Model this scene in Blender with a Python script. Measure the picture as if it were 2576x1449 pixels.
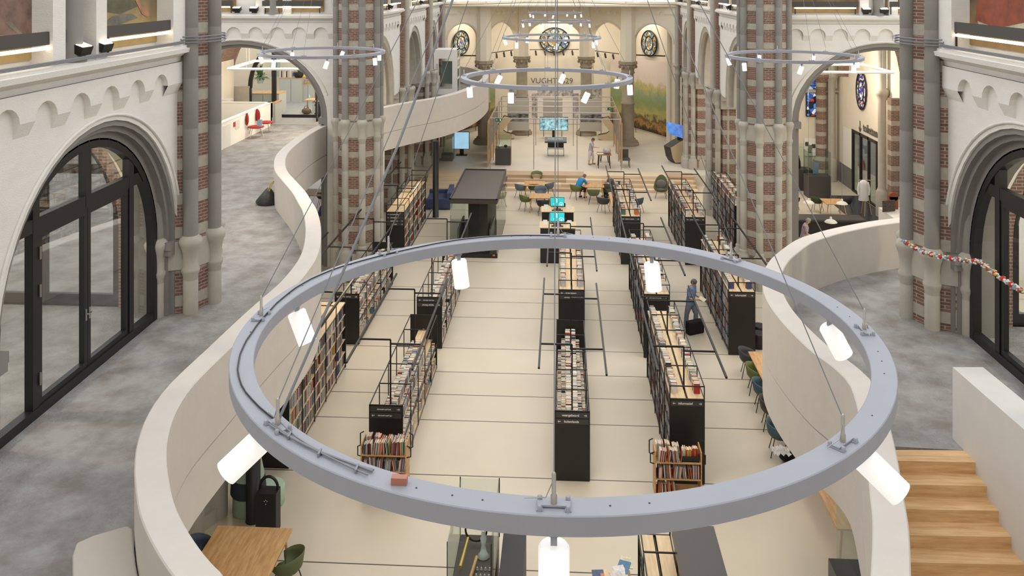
import bpy, bmesh, math, random
from mathutils import Vector, Matrix, Euler
for o in list(bpy.data.objects): bpy.data.objects.remove(o)
SC = bpy.context.scene
COL = SC.collection
# ---------------------------------------------------------------- camera
F, HC, U = 2180.0, 11.5, 126.0
PHI = math.atan(U / F); CC, SS = math.cos(PHI), math.sin(PHI)
cam = bpy.data.cameras.new('camera'); camo = bpy.data.objects.new('camera', cam); COL.objects.link(camo)
camo.location = (0, 0, HC); camo.rotation_euler = (math.pi/2, 0, PHI)
cam.sensor_width = 36; cam.lens = 36 * F / 2576; cam.shift_y = -(724.5 + 45) / 2576
cam.clip_start = .05; cam.clip_end = 300
SC.camera = camo
# ---------------------------------------------------------------- world, light, exposure
w = bpy.data.worlds.new('world'); SC.world = w; w.use_nodes = True
w.node_tree.nodes['Background'].inputs[0].default_value = (0.985, 0.985, 1.0, 1)
w.node_tree.nodes['Background'].inputs[1].default_value = 1.5
SC.view_settings.view_transform = 'Standard'; SC.view_settings.look = 'None'
SC.view_settings.gamma = 1; SC.view_settings.exposure = 0.0
SC.view_settings.use_curve_mapping = False

def area(name, loc, size, power, color, rot=(0, 0, 0), sy=None, shape=None, spread=180):
    l = bpy.data.lights.new(name, 'AREA'); l.energy = power; l.color = color
    l.size = size; l.shape = shape or ('RECTANGLE' if sy else 'DISK')
    if sy: l.size_y = sy
    l.spread = math.radians(spread)
    o = bpy.data.objects.new(name, l); COL.objects.link(o); o.location = loc; o.rotation_euler = rot
    return o
WARM = (1.0, .83, .62); NEUT = (1.0, .94, .86)
def point(name, loc, power, color=WARM, r=.25):
    l = bpy.data.lights.new(name, 'POINT'); l.energy = power; l.color = color; l.shadow_soft_size = r
    o = bpy.data.objects.new(name, l); COL.objects.link(o); o.location = loc; return o
def spot(name, loc, power, color=WARM, ang=100, blend=.9, r=.3, rot=(0, 0, 0)):
    l = bpy.data.lights.new(name, 'SPOT'); l.energy = power; l.color = color; l.shadow_soft_size = r
    l.spot_size = math.radians(ang); l.spot_blend = blend
    o = bpy.data.objects.new(name, l); COL.objects.link(o); o.location = loc; o.rotation_euler = rot; return o
# the nave is lit by the downlights of its ring chandeliers (z about 9.4)
RINGS = [(-.05, 4.87, 1.0), (-.32, 17.7, 1), (-.37, 30.7, 1), (-.32, 43.4, 1), (-.45, 55.4, 1), (-6.68, 23.8, .8), (6.08, 23.23, .8)]
for i, (x, y, k) in enumerate(RINGS):
    spot('ring_downlight', (x, y, 9.25), 560 * k, WARM, 128, 1.0, .9)
# unseen fill lights added to brighten the aisles, side rooms and chapels
for (x, y, z, p) in [(-10.5, 27, 3.4, 120), (-10.5, 38, 5.2, 150), (-10.3, 47, 5.0, 130),
                     (10.5, 39, 6.5, 170), (14, 44, 6.8, 380), (10.3, 47, 5.0, 120), (12.5, 27, 6.5, 260),
                     (-12.5, 38.5, 8.2, 330), (-12.5, 44, 7.4, 260), (-12.0, 25, 9.0, 100),
                     (-12, 13, 8.6, 520), (12, 13, 8.6, 520),
                     (-6.0, 14.5, 3.2, 25), (-6.8, 27, 3.4, 70), (-6.4, 38, 3.4, 60), (5.6, 14.5, 3.0, 60)]:
    point('room_fill', (x, y, z), p)
for (x, y, z, sz, p) in [(-5.6, 61, 9.6, 1.5, 120), (4.9, 61, 9.6, 1.5, 120), (-.5, 64.4, 9.6, 2.5, 270), (-.5, 58, 9.5, 3, 100)]:
    area('apse_fill', (x, y, z), sz, p, (1, .92, .82))  # added area lights without fittings, to brighten apse and ambulatory
# ---------------------------------------------------------------- pixel -> place helpers (frame 2576 x 1449)
def ray(px, py):
    a = (px - 1288) / F
    return Vector((a * CC - SS, a * SS + CC, -(py + 45) / F))
def PZ(px, py, z):
    d = ray(px, py); t = (z - HC) / d.z
    return Vector((d.x * t, d.y * t, z))
def PD(px, py, D): return Vector((0, 0, HC)) + ray(px, py) * D
def PX(px, py, X): d = ray(px, py); return Vector((0, 0, HC)) + d * (X / d.x)
def PY(px, py, Y): d = ray(px, py); return Vector((0, 0, HC)) + d * (Y / d.y)
def YD(X, D): return (D + X * SS) / CC
# ---------------------------------------------------------------- materials
MATS = {}
def srgb(c):
    return tuple(((v / 12.92) if v <= .04045 else ((v + .055) / 1.055) ** 2.4) for v in [x / 255 for x in c])
def mat(name, rgb=None, rough=.6, metal=0, emit=0, noise=0, nscale=4, bump=0, bscale=30, rgb2=None, spec=.5, stretch=(1, 1, 1)):
    if name in MATS: return MATS[name]
    m = bpy.data.materials.new(name); m.use_nodes = True; MATS[name] = m
    nt = m.node_tree; b = nt.nodes['Principled BSDF']
    c = srgb(rgb) + (1,)
    b.inputs['Base Color'].default_value = c; b.inputs['Roughness'].default_value = rough
    b.inputs['Metallic'].default_value = metal
    b.inputs['Specular IOR Level'].default_value = spec
    if emit:
        b.inputs['Emission Color'].default_value = c; b.inputs['Emission Strength'].default_value = emit
    if noise or bump:
        tc = nt.nodes.new('ShaderNodeTexCoord'); mp = nt.nodes.new('ShaderNodeMapping')
        mp.inputs['Scale'].default_value = stretch
        nt.links.new(tc.outputs['Object'], mp.inputs['Vector'])
    if noise:
        n = nt.nodes.new('ShaderNodeTexNoise'); n.inputs['Scale'].default_value = nscale
        n.inputs['Detail'].default_value = 8; n.inputs['Roughness'].default_value = .65
        nt.links.new(mp.outputs[0], n.inputs['Vector'])
        r = nt.nodes.new('ShaderNodeValToRGB')
        c2 = srgb(rgb2) + (1,) if rgb2 else tuple(v * (1 - noise) for v in c[:3]) + (1,)
        r.color_ramp.elements[0].color = c2; r.color_ramp.elements[0].position = .35
        r.color_ramp.elements[1].color = c; r.color_ramp.elements[1].position = .62
        nt.links.new(n.outputs['Fac'], r.inputs[0]); nt.links.new(r.outputs[0], b.inputs['Base Color'])
        if emit: nt.links.new(r.outputs[0], b.inputs['Emission Color'])
    if bump:
        n2 = nt.nodes.new('ShaderNodeTexNoise'); n2.inputs['Scale'].default_value = bscale
        n2.inputs['Detail'].default_value = 6
        nt.links.new(mp.outputs[0], n2.inputs['Vector'])
        bp = nt.nodes.new('ShaderNodeBump'); bp.inputs['Strength'].default_value = bump; bp.inputs['Distance'].default_value = .02
        nt.links.new(n2.outputs['Fac'], bp.inputs['Height']); nt.links.new(bp.outputs[0], b.inputs['Normal'])
    return m
def nodes_of(name):
    m = bpy.data.materials.new(name); m.use_nodes = True; MATS[name] = m
    return m, m.node_tree, m.node_tree.nodes['Principled BSDF']
def mnode(nt, op, a, b=None):
    n = nt.nodes.new('ShaderNodeMath'); n.operation = op
    for i, v in enumerate((a, b)):
        if v is None: continue
        if isinstance(v, (int, float)): n.inputs[i].default_value = v
        else: nt.links.new(v, n.inputs[i])
    return n.outputs[0]
def glass_mat(name, tint=(.93, .97, .95), refl=.12):
    m = bpy.data.materials.new(name); m.use_nodes = True; MATS[name] = m
    nt = m.node_tree; nt.nodes.remove(nt.nodes['Principled BSDF']); out = nt.nodes['Material Output']
    t = nt.nodes.new('ShaderNodeBsdfTransparent'); t.inputs[0].default_value = tint + (1,)
    g = nt.nodes.new('ShaderNodeBsdfGlossy'); g.inputs['Roughness'].default_value = .02
    fr = nt.nodes.new('ShaderNodeFresnel'); fr.inputs[0].default_value = 1.45
    mx = nt.nodes.new('ShaderNodeMixShader')
    k = mnode(nt, 'MULTIPLY', fr.outputs[0], .24 + refl)
    nt.links.new(k, mx.inputs[0]); nt.links.new(t.outputs[0], mx.inputs[1]); nt.links.new(g.outputs[0], mx.inputs[2])
    nt.links.new(mx.outputs[0], out.inputs[0]); return m

def stripe_mat(name, full_brick=False, pitch=.71, frac=.68, off=.0, bw=.22, stone=(168, 162, 148)):
    m, nt, b = nodes_of(name)
    tc = nt.nodes.new('ShaderNodeTexCoord'); sp = nt.nodes.new('ShaderNodeSeparateXYZ')
    nt.links.new(tc.outputs['Object'], sp.inputs[0])
    u = mnode(nt, 'ADD', sp.outputs[0], sp.outputs[1])
    cb = nt.nodes.new('ShaderNodeCombineXYZ'); nt.links.new(u, cb.inputs[0]); nt.links.new(sp.outputs[2], cb.inputs[1])
    br = nt.nodes.new('ShaderNodeTexBrick'); nt.links.new(cb.outputs[0], br.inputs['Vector'])
    br.inputs['Color1'].default_value = srgb((128, 94, 82)) + (1,)
    br.inputs['Color2'].default_value = srgb((100, 74, 66)) + (1,)
    br.inputs['Mortar'].default_value = srgb((164, 154, 138)) + (1,)
    br.inputs['Scale'].default_value = 1; br.inputs['Brick Width'].default_value = bw
    br.inputs['Row Height'].default_value = .068; br.inputs['Mortar Size'].default_value = .007
    br.inputs['Bias'].default_value = -.2
    n = nt.nodes.new('ShaderNodeTexNoise'); n.inputs['Scale'].default_value = 9
    nt.links.new(tc.outputs['Object'], n.inputs['Vector'])
    z = mnode(nt, 'FRACT', mnode(nt, 'DIVIDE', mnode(nt, 'ADD', sp.outputs[2], off), pitch))
    k = mnode(nt, 'GREATER_THAN', z, frac)
    if full_brick: k = mnode(nt, 'MULTIPLY', k, 0)
    mx = nt.nodes.new('ShaderNodeMix'); mx.data_type = 'RGBA'
    nt.links.new(k, mx.inputs[0]); nt.links.new(br.outputs[0], mx.inputs[6]); mx.inputs[7].default_value = srgb(stone) + (1,)
    mx2 = nt.nodes.new('ShaderNodeMix'); mx2.data_type = 'RGBA'; mx2.blend_type = 'MULTIPLY'; mx2.inputs[0].default_value = .5
    nt.links.new(mx.outputs[2], mx2.inputs[6]); nt.links.new(n.outputs['Color'], mx2.inputs[7])
    rr = nt.nodes.new('ShaderNodeValToRGB'); rr.color_ramp.elements[0].color = (.55, .55, .55, 1); rr.color_ramp.elements[1].color = (1.3, 1.3, 1.3, 1)
    nt.links.new(n.outputs['Fac'], rr.inputs[0]); nt.links.new(rr.outputs[0], mx2.inputs[7])
    nt.links.new(mx2.outputs[2], b.inputs['Base Color']); b.inputs['Roughness'].default_value = .85
    return m

WALL = mat('white_painted_brick', (226, 223, 216), .9, noise=.06, nscale=1.5, bump=.35, bscale=26, stretch=(1, 1, 2.6))
CREAM = mat('cream_plaster', (228, 219, 200), .9, noise=.04, nscale=1)
STONE = mat('grey_stone', (176, 170, 158), .85, noise=.10, nscale=3, bump=.15, bscale=40)
STONE2 = mat('taupe_stone_column', (158, 146, 124), .85, noise=.15, nscale=5, bump=.2, bscale=30)
GREY = mat('grey_moulding', (134, 131, 124), .8, noise=.07, nscale=2)
PIER = stripe_mat('striped_brick_and_stone')
BRICK = stripe_mat('red_brick', True)
PARA = mat('cream_stucco_parapet', (206, 199, 190), .75, noise=.05, nscale=2.5)
CONC = mat('grey_concrete_screed', (156, 155, 152), .6, noise=.35, nscale=1.7, bump=1.0, bscale=24, rgb2=(124, 119, 113))
CARPET = mat('light_grey_carpet', (164, 163, 160), .95, noise=.12, nscale=6)
BLACK = mat('black_metal', (22, 21, 20), .45)
BLACKP = mat('black_board', (30, 27, 25), .5)
SIGNG = mat('charcoal_sign_strip', (62, 60, 58), .5)
DOORF = mat('dark_window_frame', (24, 23, 23), .4)
GLASS = glass_mat('clear_glass')
GLASSD = glass_mat('showcase_glass', (.94, .97, .955), .2)
OAK = mat('oak_wood', (204, 164, 112), .5, noise=.22, nscale=3, stretch=(6, .7, 6), rgb2=(176, 132, 82))
OAKX = mat('oak_wood_cross', (204, 164, 112), .5, noise=.22, nscale=3, stretch=(.7, 6, 6), rgb2=(176, 132, 82))
PALEOAK = mat('pale_oak_shelf', (222, 198, 158), .5, noise=.12, nscale=3, stretch=(6, .7, 6), rgb2=(206, 176, 132))
STAIRW = mat('oak_stair_board', (226, 190, 140), .5, noise=.28, nscale=2.2, stretch=(.6, 6, 6), rgb2=(198, 154, 104))
RINGM = mat('powder_grey_ring', (152, 154, 162), .5, noise=.05, nscale=3)
LAMPW = mat('white_lamp_tube', (246, 245, 242), .4, emit=.5)
LAMPE = mat('glowing_lamp_mouth', (255, 246, 230), .4, emit=9)
TUBE = mat('glowing_tube', (255, 236, 205), .4, emit=4.5)
TUBEC = mat('glowing_white_profile', (255, 250, 242), .4, emit=2.6)
STEEL = mat('brushed_steel', (176, 172, 166), .35, metal=.7)
CABLE = mat('grey_cable', (128, 130, 134), .5)
WHITE = mat('white_paint', (238, 236, 230), .6)
PAGES = mat('cream_pages', (232, 220, 192), .9)

def floor_mat():
    m, nt, b = nodes_of('cream_cast_floor')
    tc = nt.nodes.new('ShaderNodeTexCoord'); sp = nt.nodes.new('ShaderNodeSeparateXYZ')
    nt.links.new(tc.outputs['Object'], sp.inputs[0])
    ys = [PZ(1248, y, 0).y for y in (1432, 1199.6, 1061, 996, 938.6, 878, 799.6, 760, 725.6, 659.6, 598, 565, 530)]
    ys += [ys[0] - 2.6, ys[0] - 5.2]
    cur = None
    for y in ys:
        d = mnode(nt, 'ABSOLUTE', mnode(nt, 'SUBTRACT', sp.outputs[1], float(y)))
        cur = d if cur is None else mnode(nt, 'MINIMUM', cur, d)
    k = mnode(nt, 'LESS_THAN', cur, .017)
    n = nt.nodes.new('ShaderNodeTexNoise'); n.inputs['Scale'].default_value = .7; n.inputs['Detail'].default_value = 7
    nt.links.new(tc.outputs['Object'], n.inputs['Vector'])
    r = nt.nodes.new('ShaderNodeValToRGB')
    r.color_ramp.elements[0].color = srgb((194, 183, 162)) + (1,); r.color_ramp.elements[1].color = srgb((206, 195, 174)) + (1,)
    nt.links.new(n.outputs['Fac'], r.inputs[0])
    mx = nt.nodes.new('ShaderNodeMix'); mx.data_type = 'RGBA'; nt.links.new(k, mx.inputs[0])
    nt.links.new(r.outputs[0], mx.inputs[6]); mx.inputs[7].default_value = srgb((70, 62, 52)) + (1,)
    nt.links.new(mx.outputs[2], b.inputs['Base Color']); b.inputs['Roughness'].default_value = .42
    return m
FLOORM = floor_mat()
# ---------------------------------------------------------------- mesh builder
class MB:
    def __init__(s): s.v = []; s.f = []; s.m = []; s.sm = []
    def add(s, vs, fs, mi=0, smooth=False, M=None):
        o = len(s.v)
        if M is not None: vs = [M @ Vector(p) for p in vs]
        s.v += [tuple(p) for p in vs]
        for f in fs:
            s.f.append(tuple(i + o for i in f)); s.m.append(mi); s.sm.append(smooth)
        return s
    def box(s, x0, y0, z0, x1, y1, z1, mi=0, M=None):
        vs = [(x0, y0, z0), (x1, y0, z0), (x1, y1, z0), (x0, y1, z0), (x0, y0, z1), (x1, y0, z1), (x1, y1, z1), (x0, y1, z1)]
        return s.add(vs, [(3, 2, 1, 0), (4, 5, 6, 7), (0, 1, 5, 4), (1, 2, 6, 5), (2, 3, 7, 6), (3, 0, 4, 7)], mi, False, M)
    def beam(s, a, b, w, h=None, mi=0):
        a = Vector(a); b = Vector(b); d = b - a; L = d.length
        if L < 1e-6: return s
        q = d.to_track_quat('Y', 'Z').to_matrix().to_4x4(); h = h or w
        return s.box(-w/2, 0, -h/2, w/2, L, h/2, mi, Matrix.Translation(a) @ q)
    def tube(s, pts, r, n=8, mi=0, cap=True, closed=False):
        pts = [Vector(p) for p in pts]; k = len(pts)
        rr = r if isinstance(r, (list, tuple)) else [r] * k
        vs = []; up = None
        for i, p in enumerate(pts):
            if closed: t = pts[(i+1) % k] - pts[i-1]
            else: t = pts[min(i+1, k-1)] - pts[max(i-1, 0)]
            t.normalize()
            if up is None:
                up = Vector((0, 0, 1)) if abs(t.z) < .9 else Vector((1, 0, 0))
            a = t.cross(up); a.normalize(); b = a.cross(t); up = b
            for j in range(n):
                an = 2 * math.pi * j / n
                vs.append(p + (a * math.cos(an) + b * math.sin(an)) * rr[i])
        fs = []
        for i in range(k if closed else k - 1):
            i2 = (i + 1) % k
            for j in range(n):
                j2 = (j + 1) % n
                fs.append((i*n+j, i*n+j2, i2*n+j2, i2*n+j))
        s.add(vs, fs, mi, True)
        if cap and not closed:
            s.add(vs[:n], [tuple(range(n))[::-1]], mi); s.add(vs[-n:], [tuple(range(n))], mi)
        return s
    def lathe(s, prof, c=(0, 0, 0), n=20, mi=0, M=None, cap=True, a0=0, smooth=True):
        vs = []; k = len(prof)
        for (r, z) in prof:
            for j in range(n):
                an = a0 + 2 * math.pi * j / n
                vs.append((c[0] + r * math.cos(an), c[1] + r * math.sin(an), c[2] + z))
        fs = [(i*n+j, i*n+(j+1) % n, (i+1)*n+(j+1) % n, (i+1)*n+j) for i in range(k-1) for j in range(n)]
        s.add(vs, fs, mi, smooth, M)
        if cap:
            s.add(vs[:n], [tuple(range(n))[::-1]], mi, False, M); s.add(vs[-n:], [tuple(range(n))], mi, False, M)
        return s
    def prism(s, poly, z0, z1, mi=0, M=None, top=True, bot=True):
        n = len(poly); vs = [(p[0], p[1], z0) for p in poly] + [(p[0], p[1], z1) for p in poly]
        fs = [(i, (i+1) % n, n+(i+1) % n, n+i) for i in range(n)]
        if top: fs.append(tuple(range(n, 2*n)))
        if bot: fs.append(tuple(range(n))[::-1])
        return s.add(vs, fs, mi, False, M)
    def quad(s, a, b, c, d, mi=0): return s.add([a, b, c, d], [(0, 1, 2, 3)], mi)
    def ell(s, c, r, mi=0, n=12, M=None):
        vs = []; fs = []; m = n // 2
        for i in range(m + 1):
            th = math.pi * i / m
            for j in range(n):
                ph = 2 * math.pi * j / n
                vs.append((c[0] + r[0]*math.sin(th)*math.cos(ph), c[1] + r[1]*math.sin(th)*math.sin(ph), c[2] + r[2]*math.cos(th)))
        for i in range(m):
            for j in range(n): fs.append((i*n+j, (i+1)*n+j, (i+1)*n+(j+1) % n, i*n+(j+1) % n))
        return s.add(vs, fs, mi, True, M)
    def build(s, name, mats, parent=None, world=False, kind=None, label=None, cat=None, group=None, weld=False):
        me = bpy.data.meshes.new(name)
        vs = s.v
        if parent is not None and world:
            o = worldloc(parent); vs = [(p[0]-o.x, p[1]-o.y, p[2]-o.z) for p in vs]
        me.from_pydata(vs, [], s.f); me.update()
        if not isinstance(mats, (list, tuple)): mats = [mats]
        for m in mats: me.materials.append(m)
        me.polygons.foreach_set('material_index', s.m); me.polygons.foreach_set('use_smooth', s.sm)
        if weld:
            bm = bmesh.new(); bm.from_mesh(me); bmesh.ops.remove_doubles(bm, verts=bm.verts, dist=1e-4)
            bmesh.ops.recalc_face_normals(bm, faces=bm.faces); bm.to_mesh(me); bm.free()
        ob = bpy.data.objects.new(name, me); COL.objects.link(ob)
        if parent is not None: ob.parent = parent
        tag(ob, label, cat, group, kind)
        return ob
def worldloc(o):
    v = Vector(o.location)
    while o.parent: o = o.parent; v += Vector(o.location)
    return v
def tag(o, label=None, cat=None, group=None, kind=None):
    if label: o['label'] = label
    if cat: o['category'] = cat
    if group: o['group'] = group
    if kind: o['kind'] = kind
    return o
def thing(name, label, cat, loc=(0, 0, 0), rz=0, group=None):
    o = bpy.data.objects.new(name, None); COL.objects.link(o); o.location = loc; o.rotation_euler = (0, 0, rz)
    o.empty_display_size = .2
    return tag(o, label, cat, group)
def copy_tree(o, parent=None, loc=None, rz=None, label=None, group=None):
    c = o.copy(); COL.objects.link(c); c.parent = parent
    for ch in list(o.children): copy_tree(ch, c)
    if loc is not None: c.location = loc
    if rz is not None: c.rotation_euler = (0, 0, rz)
    if label: c['label'] = label
    if group: c['group'] = group
    return c
FONTCACHE = {}
def text(s, size, M, m, parent, name='lettering', align='CENTER', world=True, extr=.002, bold=0):
    """flat raised lettering; M maps the text's x (right) / y (up) plane to its place"""
    cu = bpy.data.curves.new('t', 'FONT'); cu.body = s; cu.size = size; cu.align_x = align; cu.align_y = 'CENTER'
    cu.extrude = extr; cu.offset = bold; cu.resolution_u = 3
    o = bpy.data.objects.new('t', cu); COL.objects.link(o)
    dg = bpy.context.evaluated_depsgraph_get(); me = bpy.data.meshes.new_from_object(o.evaluated_get(dg))
    bpy.data.objects.remove(o); bpy.data.curves.remove(cu)
    me.transform(M)
    if parent is not None and world: me.transform(Matrix.Translation(-worldloc(parent)))
    me.materials.clear(); me.materials.append(m); me.name = name
    ob = bpy.data.objects.new(name, me); COL.objects.link(ob)
    if parent is not None: ob.parent = parent
    return ob
def face_cam(loc):   # text plane facing -Y (towards the entrance)
    return Matrix.Translation(loc) @ Matrix.Rotation(math.pi/2, 4, 'X')
# ================================================================= the building
XL, XR = -8.0, 7.62          # nave wall faces
ZC = 10.05                   # underside of cornice
def struct(mb, name, mats, **k): return mb.build(name, mats, kind='structure', **k)

# floors ------------------------------------------------------------------------------------------
ZP = .6
mb = MB(); mb.box(-19, 2, -.2, 19, 75, 0); struct(mb, 'floor', FLOORM)
mb = MB(); mb.box(-8.9, YD(0, 49.3), -.1, 8.4, 75, ZP); struct(mb, 'floor_platform', mat('pale_stone_platform', (206, 198, 182), .5, noise=.06, nscale=.8))
# dark entrance floor by the toilets
mb = MB(); mb.box(14.0, 36, 0, 15.9, 47.6, .012); struct(mb, 'floor_dark_tiles', mat('dark_floor_tiles', (52, 54, 60), .25))
# wide steps of pale wood boards
wd = [mat('step_board_a', (208, 184, 152), .55, noise=.15, nscale=2, stretch=(.6, 5, 5)), mat('step_board_b', (190, 164, 134), .55, noise=.15, nscale=2, stretch=(.6, 5, 5)), mat('step_board_c', (222, 202, 172), .55, noise=.12, nscale=2, stretch=(.6, 5, 5))]
mb = MB(); random.seed(3)
y0 = YD(0, 47.55)
for k in range(4):
    x = -7.6
    ya, yb = y0 + k*.44, y0 + (k+1)*.44 + (.02 if k < 3 else .6)
    while x < 7.4:
        L = random.uniform(1.2, 3.2)
        mb.box(x, ya, 0 if k == 0 else .15*k - .02, min(x+L, 7.4), yb, .15*(k+1) + (.004 if k == 3 else 0), random.randint(0, 2)); x += L + .004
mb.build('platform_steps', wd, kind='structure')
mb = MB()
for k in range(3):   # steps turning the corner at the left
    mb.box(-8.6 + .3*k, y0 + .6 + .9*k, .15*k, -7.2, y0 + 4, .15*(k+1)+.002, k % 3)
struct(mb, 'side_steps', wd)

# the entrance wall behind the organ loft, where the photographer stands
mb = MB(); mb.box(-20, -6.3, 0, 20, -6.0, 17); mb.box(-8.4, -6, 0, -8.0, 3.02, 13); mb.box(7.62, -6, 0, 8.0, 3.02, 13); struct(mb, 'wall_west', WALL)
mb = MB(); mb.box(-19, -6, -.2, 19, 2, 0); struct(mb, 'floor_entrance', FLOORM)
# wall with arches ---------------------------------------------------------------------------------
def arch_wall(name, p0, p1, z0, z1, arches, thick, out, mats=WALL, seg=22, floor_open=None, sill=None):
    """vertical wall from p0 to p1 (plan); arches = (distance of centre, half width, spring z, rise);
    out = unit plan vector the face looks to; thickness goes the other way"""
    p0 = Vector(p0).to_2d(); p1 = Vector(p1).to_2d(); d = (p1 - p0); L = d.length; d.normalize(); o = Vector(out).to_2d()
    mb = MB()
    def P(s, z, t=0): q = p0 + d*s - o*t; return (q.x, q.y, z)
    def wallquad(s0, s1, za0, za1, zb):
        for t in (0, thick): mb.quad(P(s0, za0, t), P(s1, za1, t), P(s1, zb, t), P(s0, zb, t))
    s = 0
    for (c, r, zs, rise) in sorted(arches):
        if c - r > s: wallquad(s, c - r, z0, z0, z1)
        prev = None
        for i in range(seg + 1):
            a = math.pi * i / seg
            sx = c - r*math.cos(a); zz = zs + rise*math.sin(a)
            if prev:
                wallquad(prev[0], sx, prev[1], zz, z1)
                mb.add([P(prev[0], prev[1], 0), P(sx, zz, 0), P(sx, zz, thick), P(prev[0], prev[1], thick)], [(0, 1, 2, 3)], 0, True)
            prev = (sx, zz)
        lo = z0 if sill is None else sill
        for sx in (c - r, c + r): mb.quad(P(sx, lo, 0), P(sx, zs, 0), P(sx, zs, thick), P(sx, lo, thick))
        if sill is not None: wallquad(c-r, c+r, z0, z0, sill); mb.quad(P(c-r, sill, 0), P(c+r, sill, 0), P(c+r, sill, thick), P(c-r, sill, thick))
        s = c + r
    if s < L: wallquad(s, L, z0, z0, z1)
    mb.quad(P(0, z1, 0), P(L, z1, 0), P(L, z1, thick), P(0, z1, thick))
    for sx in (0, L): mb.quad(P(sx, z0, 0), P(sx, z1, 0), P(sx, z1, thick), P(sx, z0, thick))
    return struct(mb, name, mats)

def arch_order(mb, p0, d, out, c, r0, r1, t0, t1, zs, zb, rise=None, mi=0, seg=24):
    """one stepped order: front annulus at recess t0 from r0 (outer) to r1 (inner), then soffit to recess t1"""
    p0 = Vector(p0).to_2d(); d = Vector(d).to_2d(); o = Vector(out).to_2d()
    k = 1 if rise is None else rise / r0
    def P(s, z, t): q = p0 + d*s - o*t; return (q.x, q.y, z)
    prev = None
    pts = [(c - 1*1.0, None)]
    path = [(-1, 0, zb)] + [(-math.cos(math.pi*i/seg), math.sin(math.pi*i/seg), None) for i in range(seg+1)] + [(1, 0, zb)]
    for (cx, sz, zz) in path:
        A = (c + cx*r0, zs + sz*r0*k if zz is None else zz); B = (c + cx*r1, zs + sz*r1*k if zz is None else zz)
        cur = [P(A[0], A[1], t0), P(B[0], B[1], t0), P(B[0], B[1], t1)]
        if prev:
            mb.quad(prev[0], cur[0], cur[1], prev[1], mi)
            mb.add([prev[1], cur[1], cur[2], prev[2]], [(0, 1, 2, 3)], mi, False)
        prev = cur
def sweep(mb, path, prof, mi=0, closed=False):
    """sweep a profile (offset to the right-hand side, z) along a plan path"""
    n = len(path); rows = []
    for i, p in enumerate(path):
        p = Vector(p).to_2d()
        a = Vector(path[(i+1) % n if closed else min(i+1, n-1)]).to_2d() - Vector(path[(i-1) if closed else max(i-1, 0)]).to_2d()
        a.normalize(); nr = Vector((a.y, -a.x))
        rows.append([(p.x + nr.x*o, p.y + nr.y*o, z) for (o, z) in prof])
    k = len(prof); vs = [q for r in rows for q in r]; fs = []
    m = n if closed else n - 1
    for i in range(m):
        for j in range(k - 1):
            i2 = (i+1) % n
            fs.append((i*k+j, i2*k+j, i2*k+j+1, i*k+j+1))
    mb.add(vs, fs, mi, False)
    if not closed:
        mb.add(rows[0], [tuple(range(k))], mi); mb.add(rows[-1], [tuple(range(k))[::-1]], mi)
CORN = [(0, ZC-.22), (.06, ZC-.2), (.08, ZC-.1), (.2, ZC-.02), (.28, ZC), (.30, ZC+.09), (.24, ZC+.1), (.24, ZC+.15), (0, ZC+.16)]
def cornice(mb, path): sweep(mb, path, CORN)
def corbels(mb, p0, p1, out, cs, hw=.29, zt=9.68, zsp=9.42, zb=9.2, z1=ZC-.2, proj=.11):
    """blind arcade under the cornice: a projecting band with round-headed niches cut into its lower edge"""
    p0 = Vector(p0).to_2d(); p1 = Vector(p1).to_2d(); d = p1 - p0; L = d.length; d.normalize(); o = Vector(out).to_2d()
    def P(s, z, t=proj): q = p0 + d*s + o*t; return (q.x, q.y, z)
    def seg(s0, s1, za, zbb):
        mb.quad(P(s0, za), P(s1, zbb), P(s1, z1), P(s0, z1)); mb.quad(P(s0, za, 0), P(s1, zbb, 0), P(s1, zbb), P(s0, za))
    s = 0
    for c in cs:
        if c - hw > s:
            lo = zb if s > 0 else zb
            # block between two niches ends in a slanted foot that dies into the wall
            a, b = s, c - hw
            mb.quad(P(a, zsp), P(b, zsp), P(b, z1), P(a, z1))
            mb.quad(P(a, zb, 0), P(b, zb, 0), P(b, zsp), P(a, zsp))
            mb.add([P(a, zsp), P(a, zb, 0), P(a, zsp, 0)], [(0, 1, 2)]); mb.add([P(b, zsp), P(b, zb, 0), P(b, zsp, 0)], [(0, 1, 2)])
        pv = None
        for i in range(9):
            an = math.pi*i/8; q = (c - hw*math.cos(an), zsp + (zt-zsp)*math.sin(an))
            if pv: seg(pv[0], q[0], pv[1], q[1])
            pv = q
        s = c + hw
    if s < L:
        mb.quad(P(s, zsp), P(L, zsp), P(L, z1), P(s, z1)); mb.quad(P(s, zb, 0), P(L, zb, 0), P(L, zsp), P(s, zsp))

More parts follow.
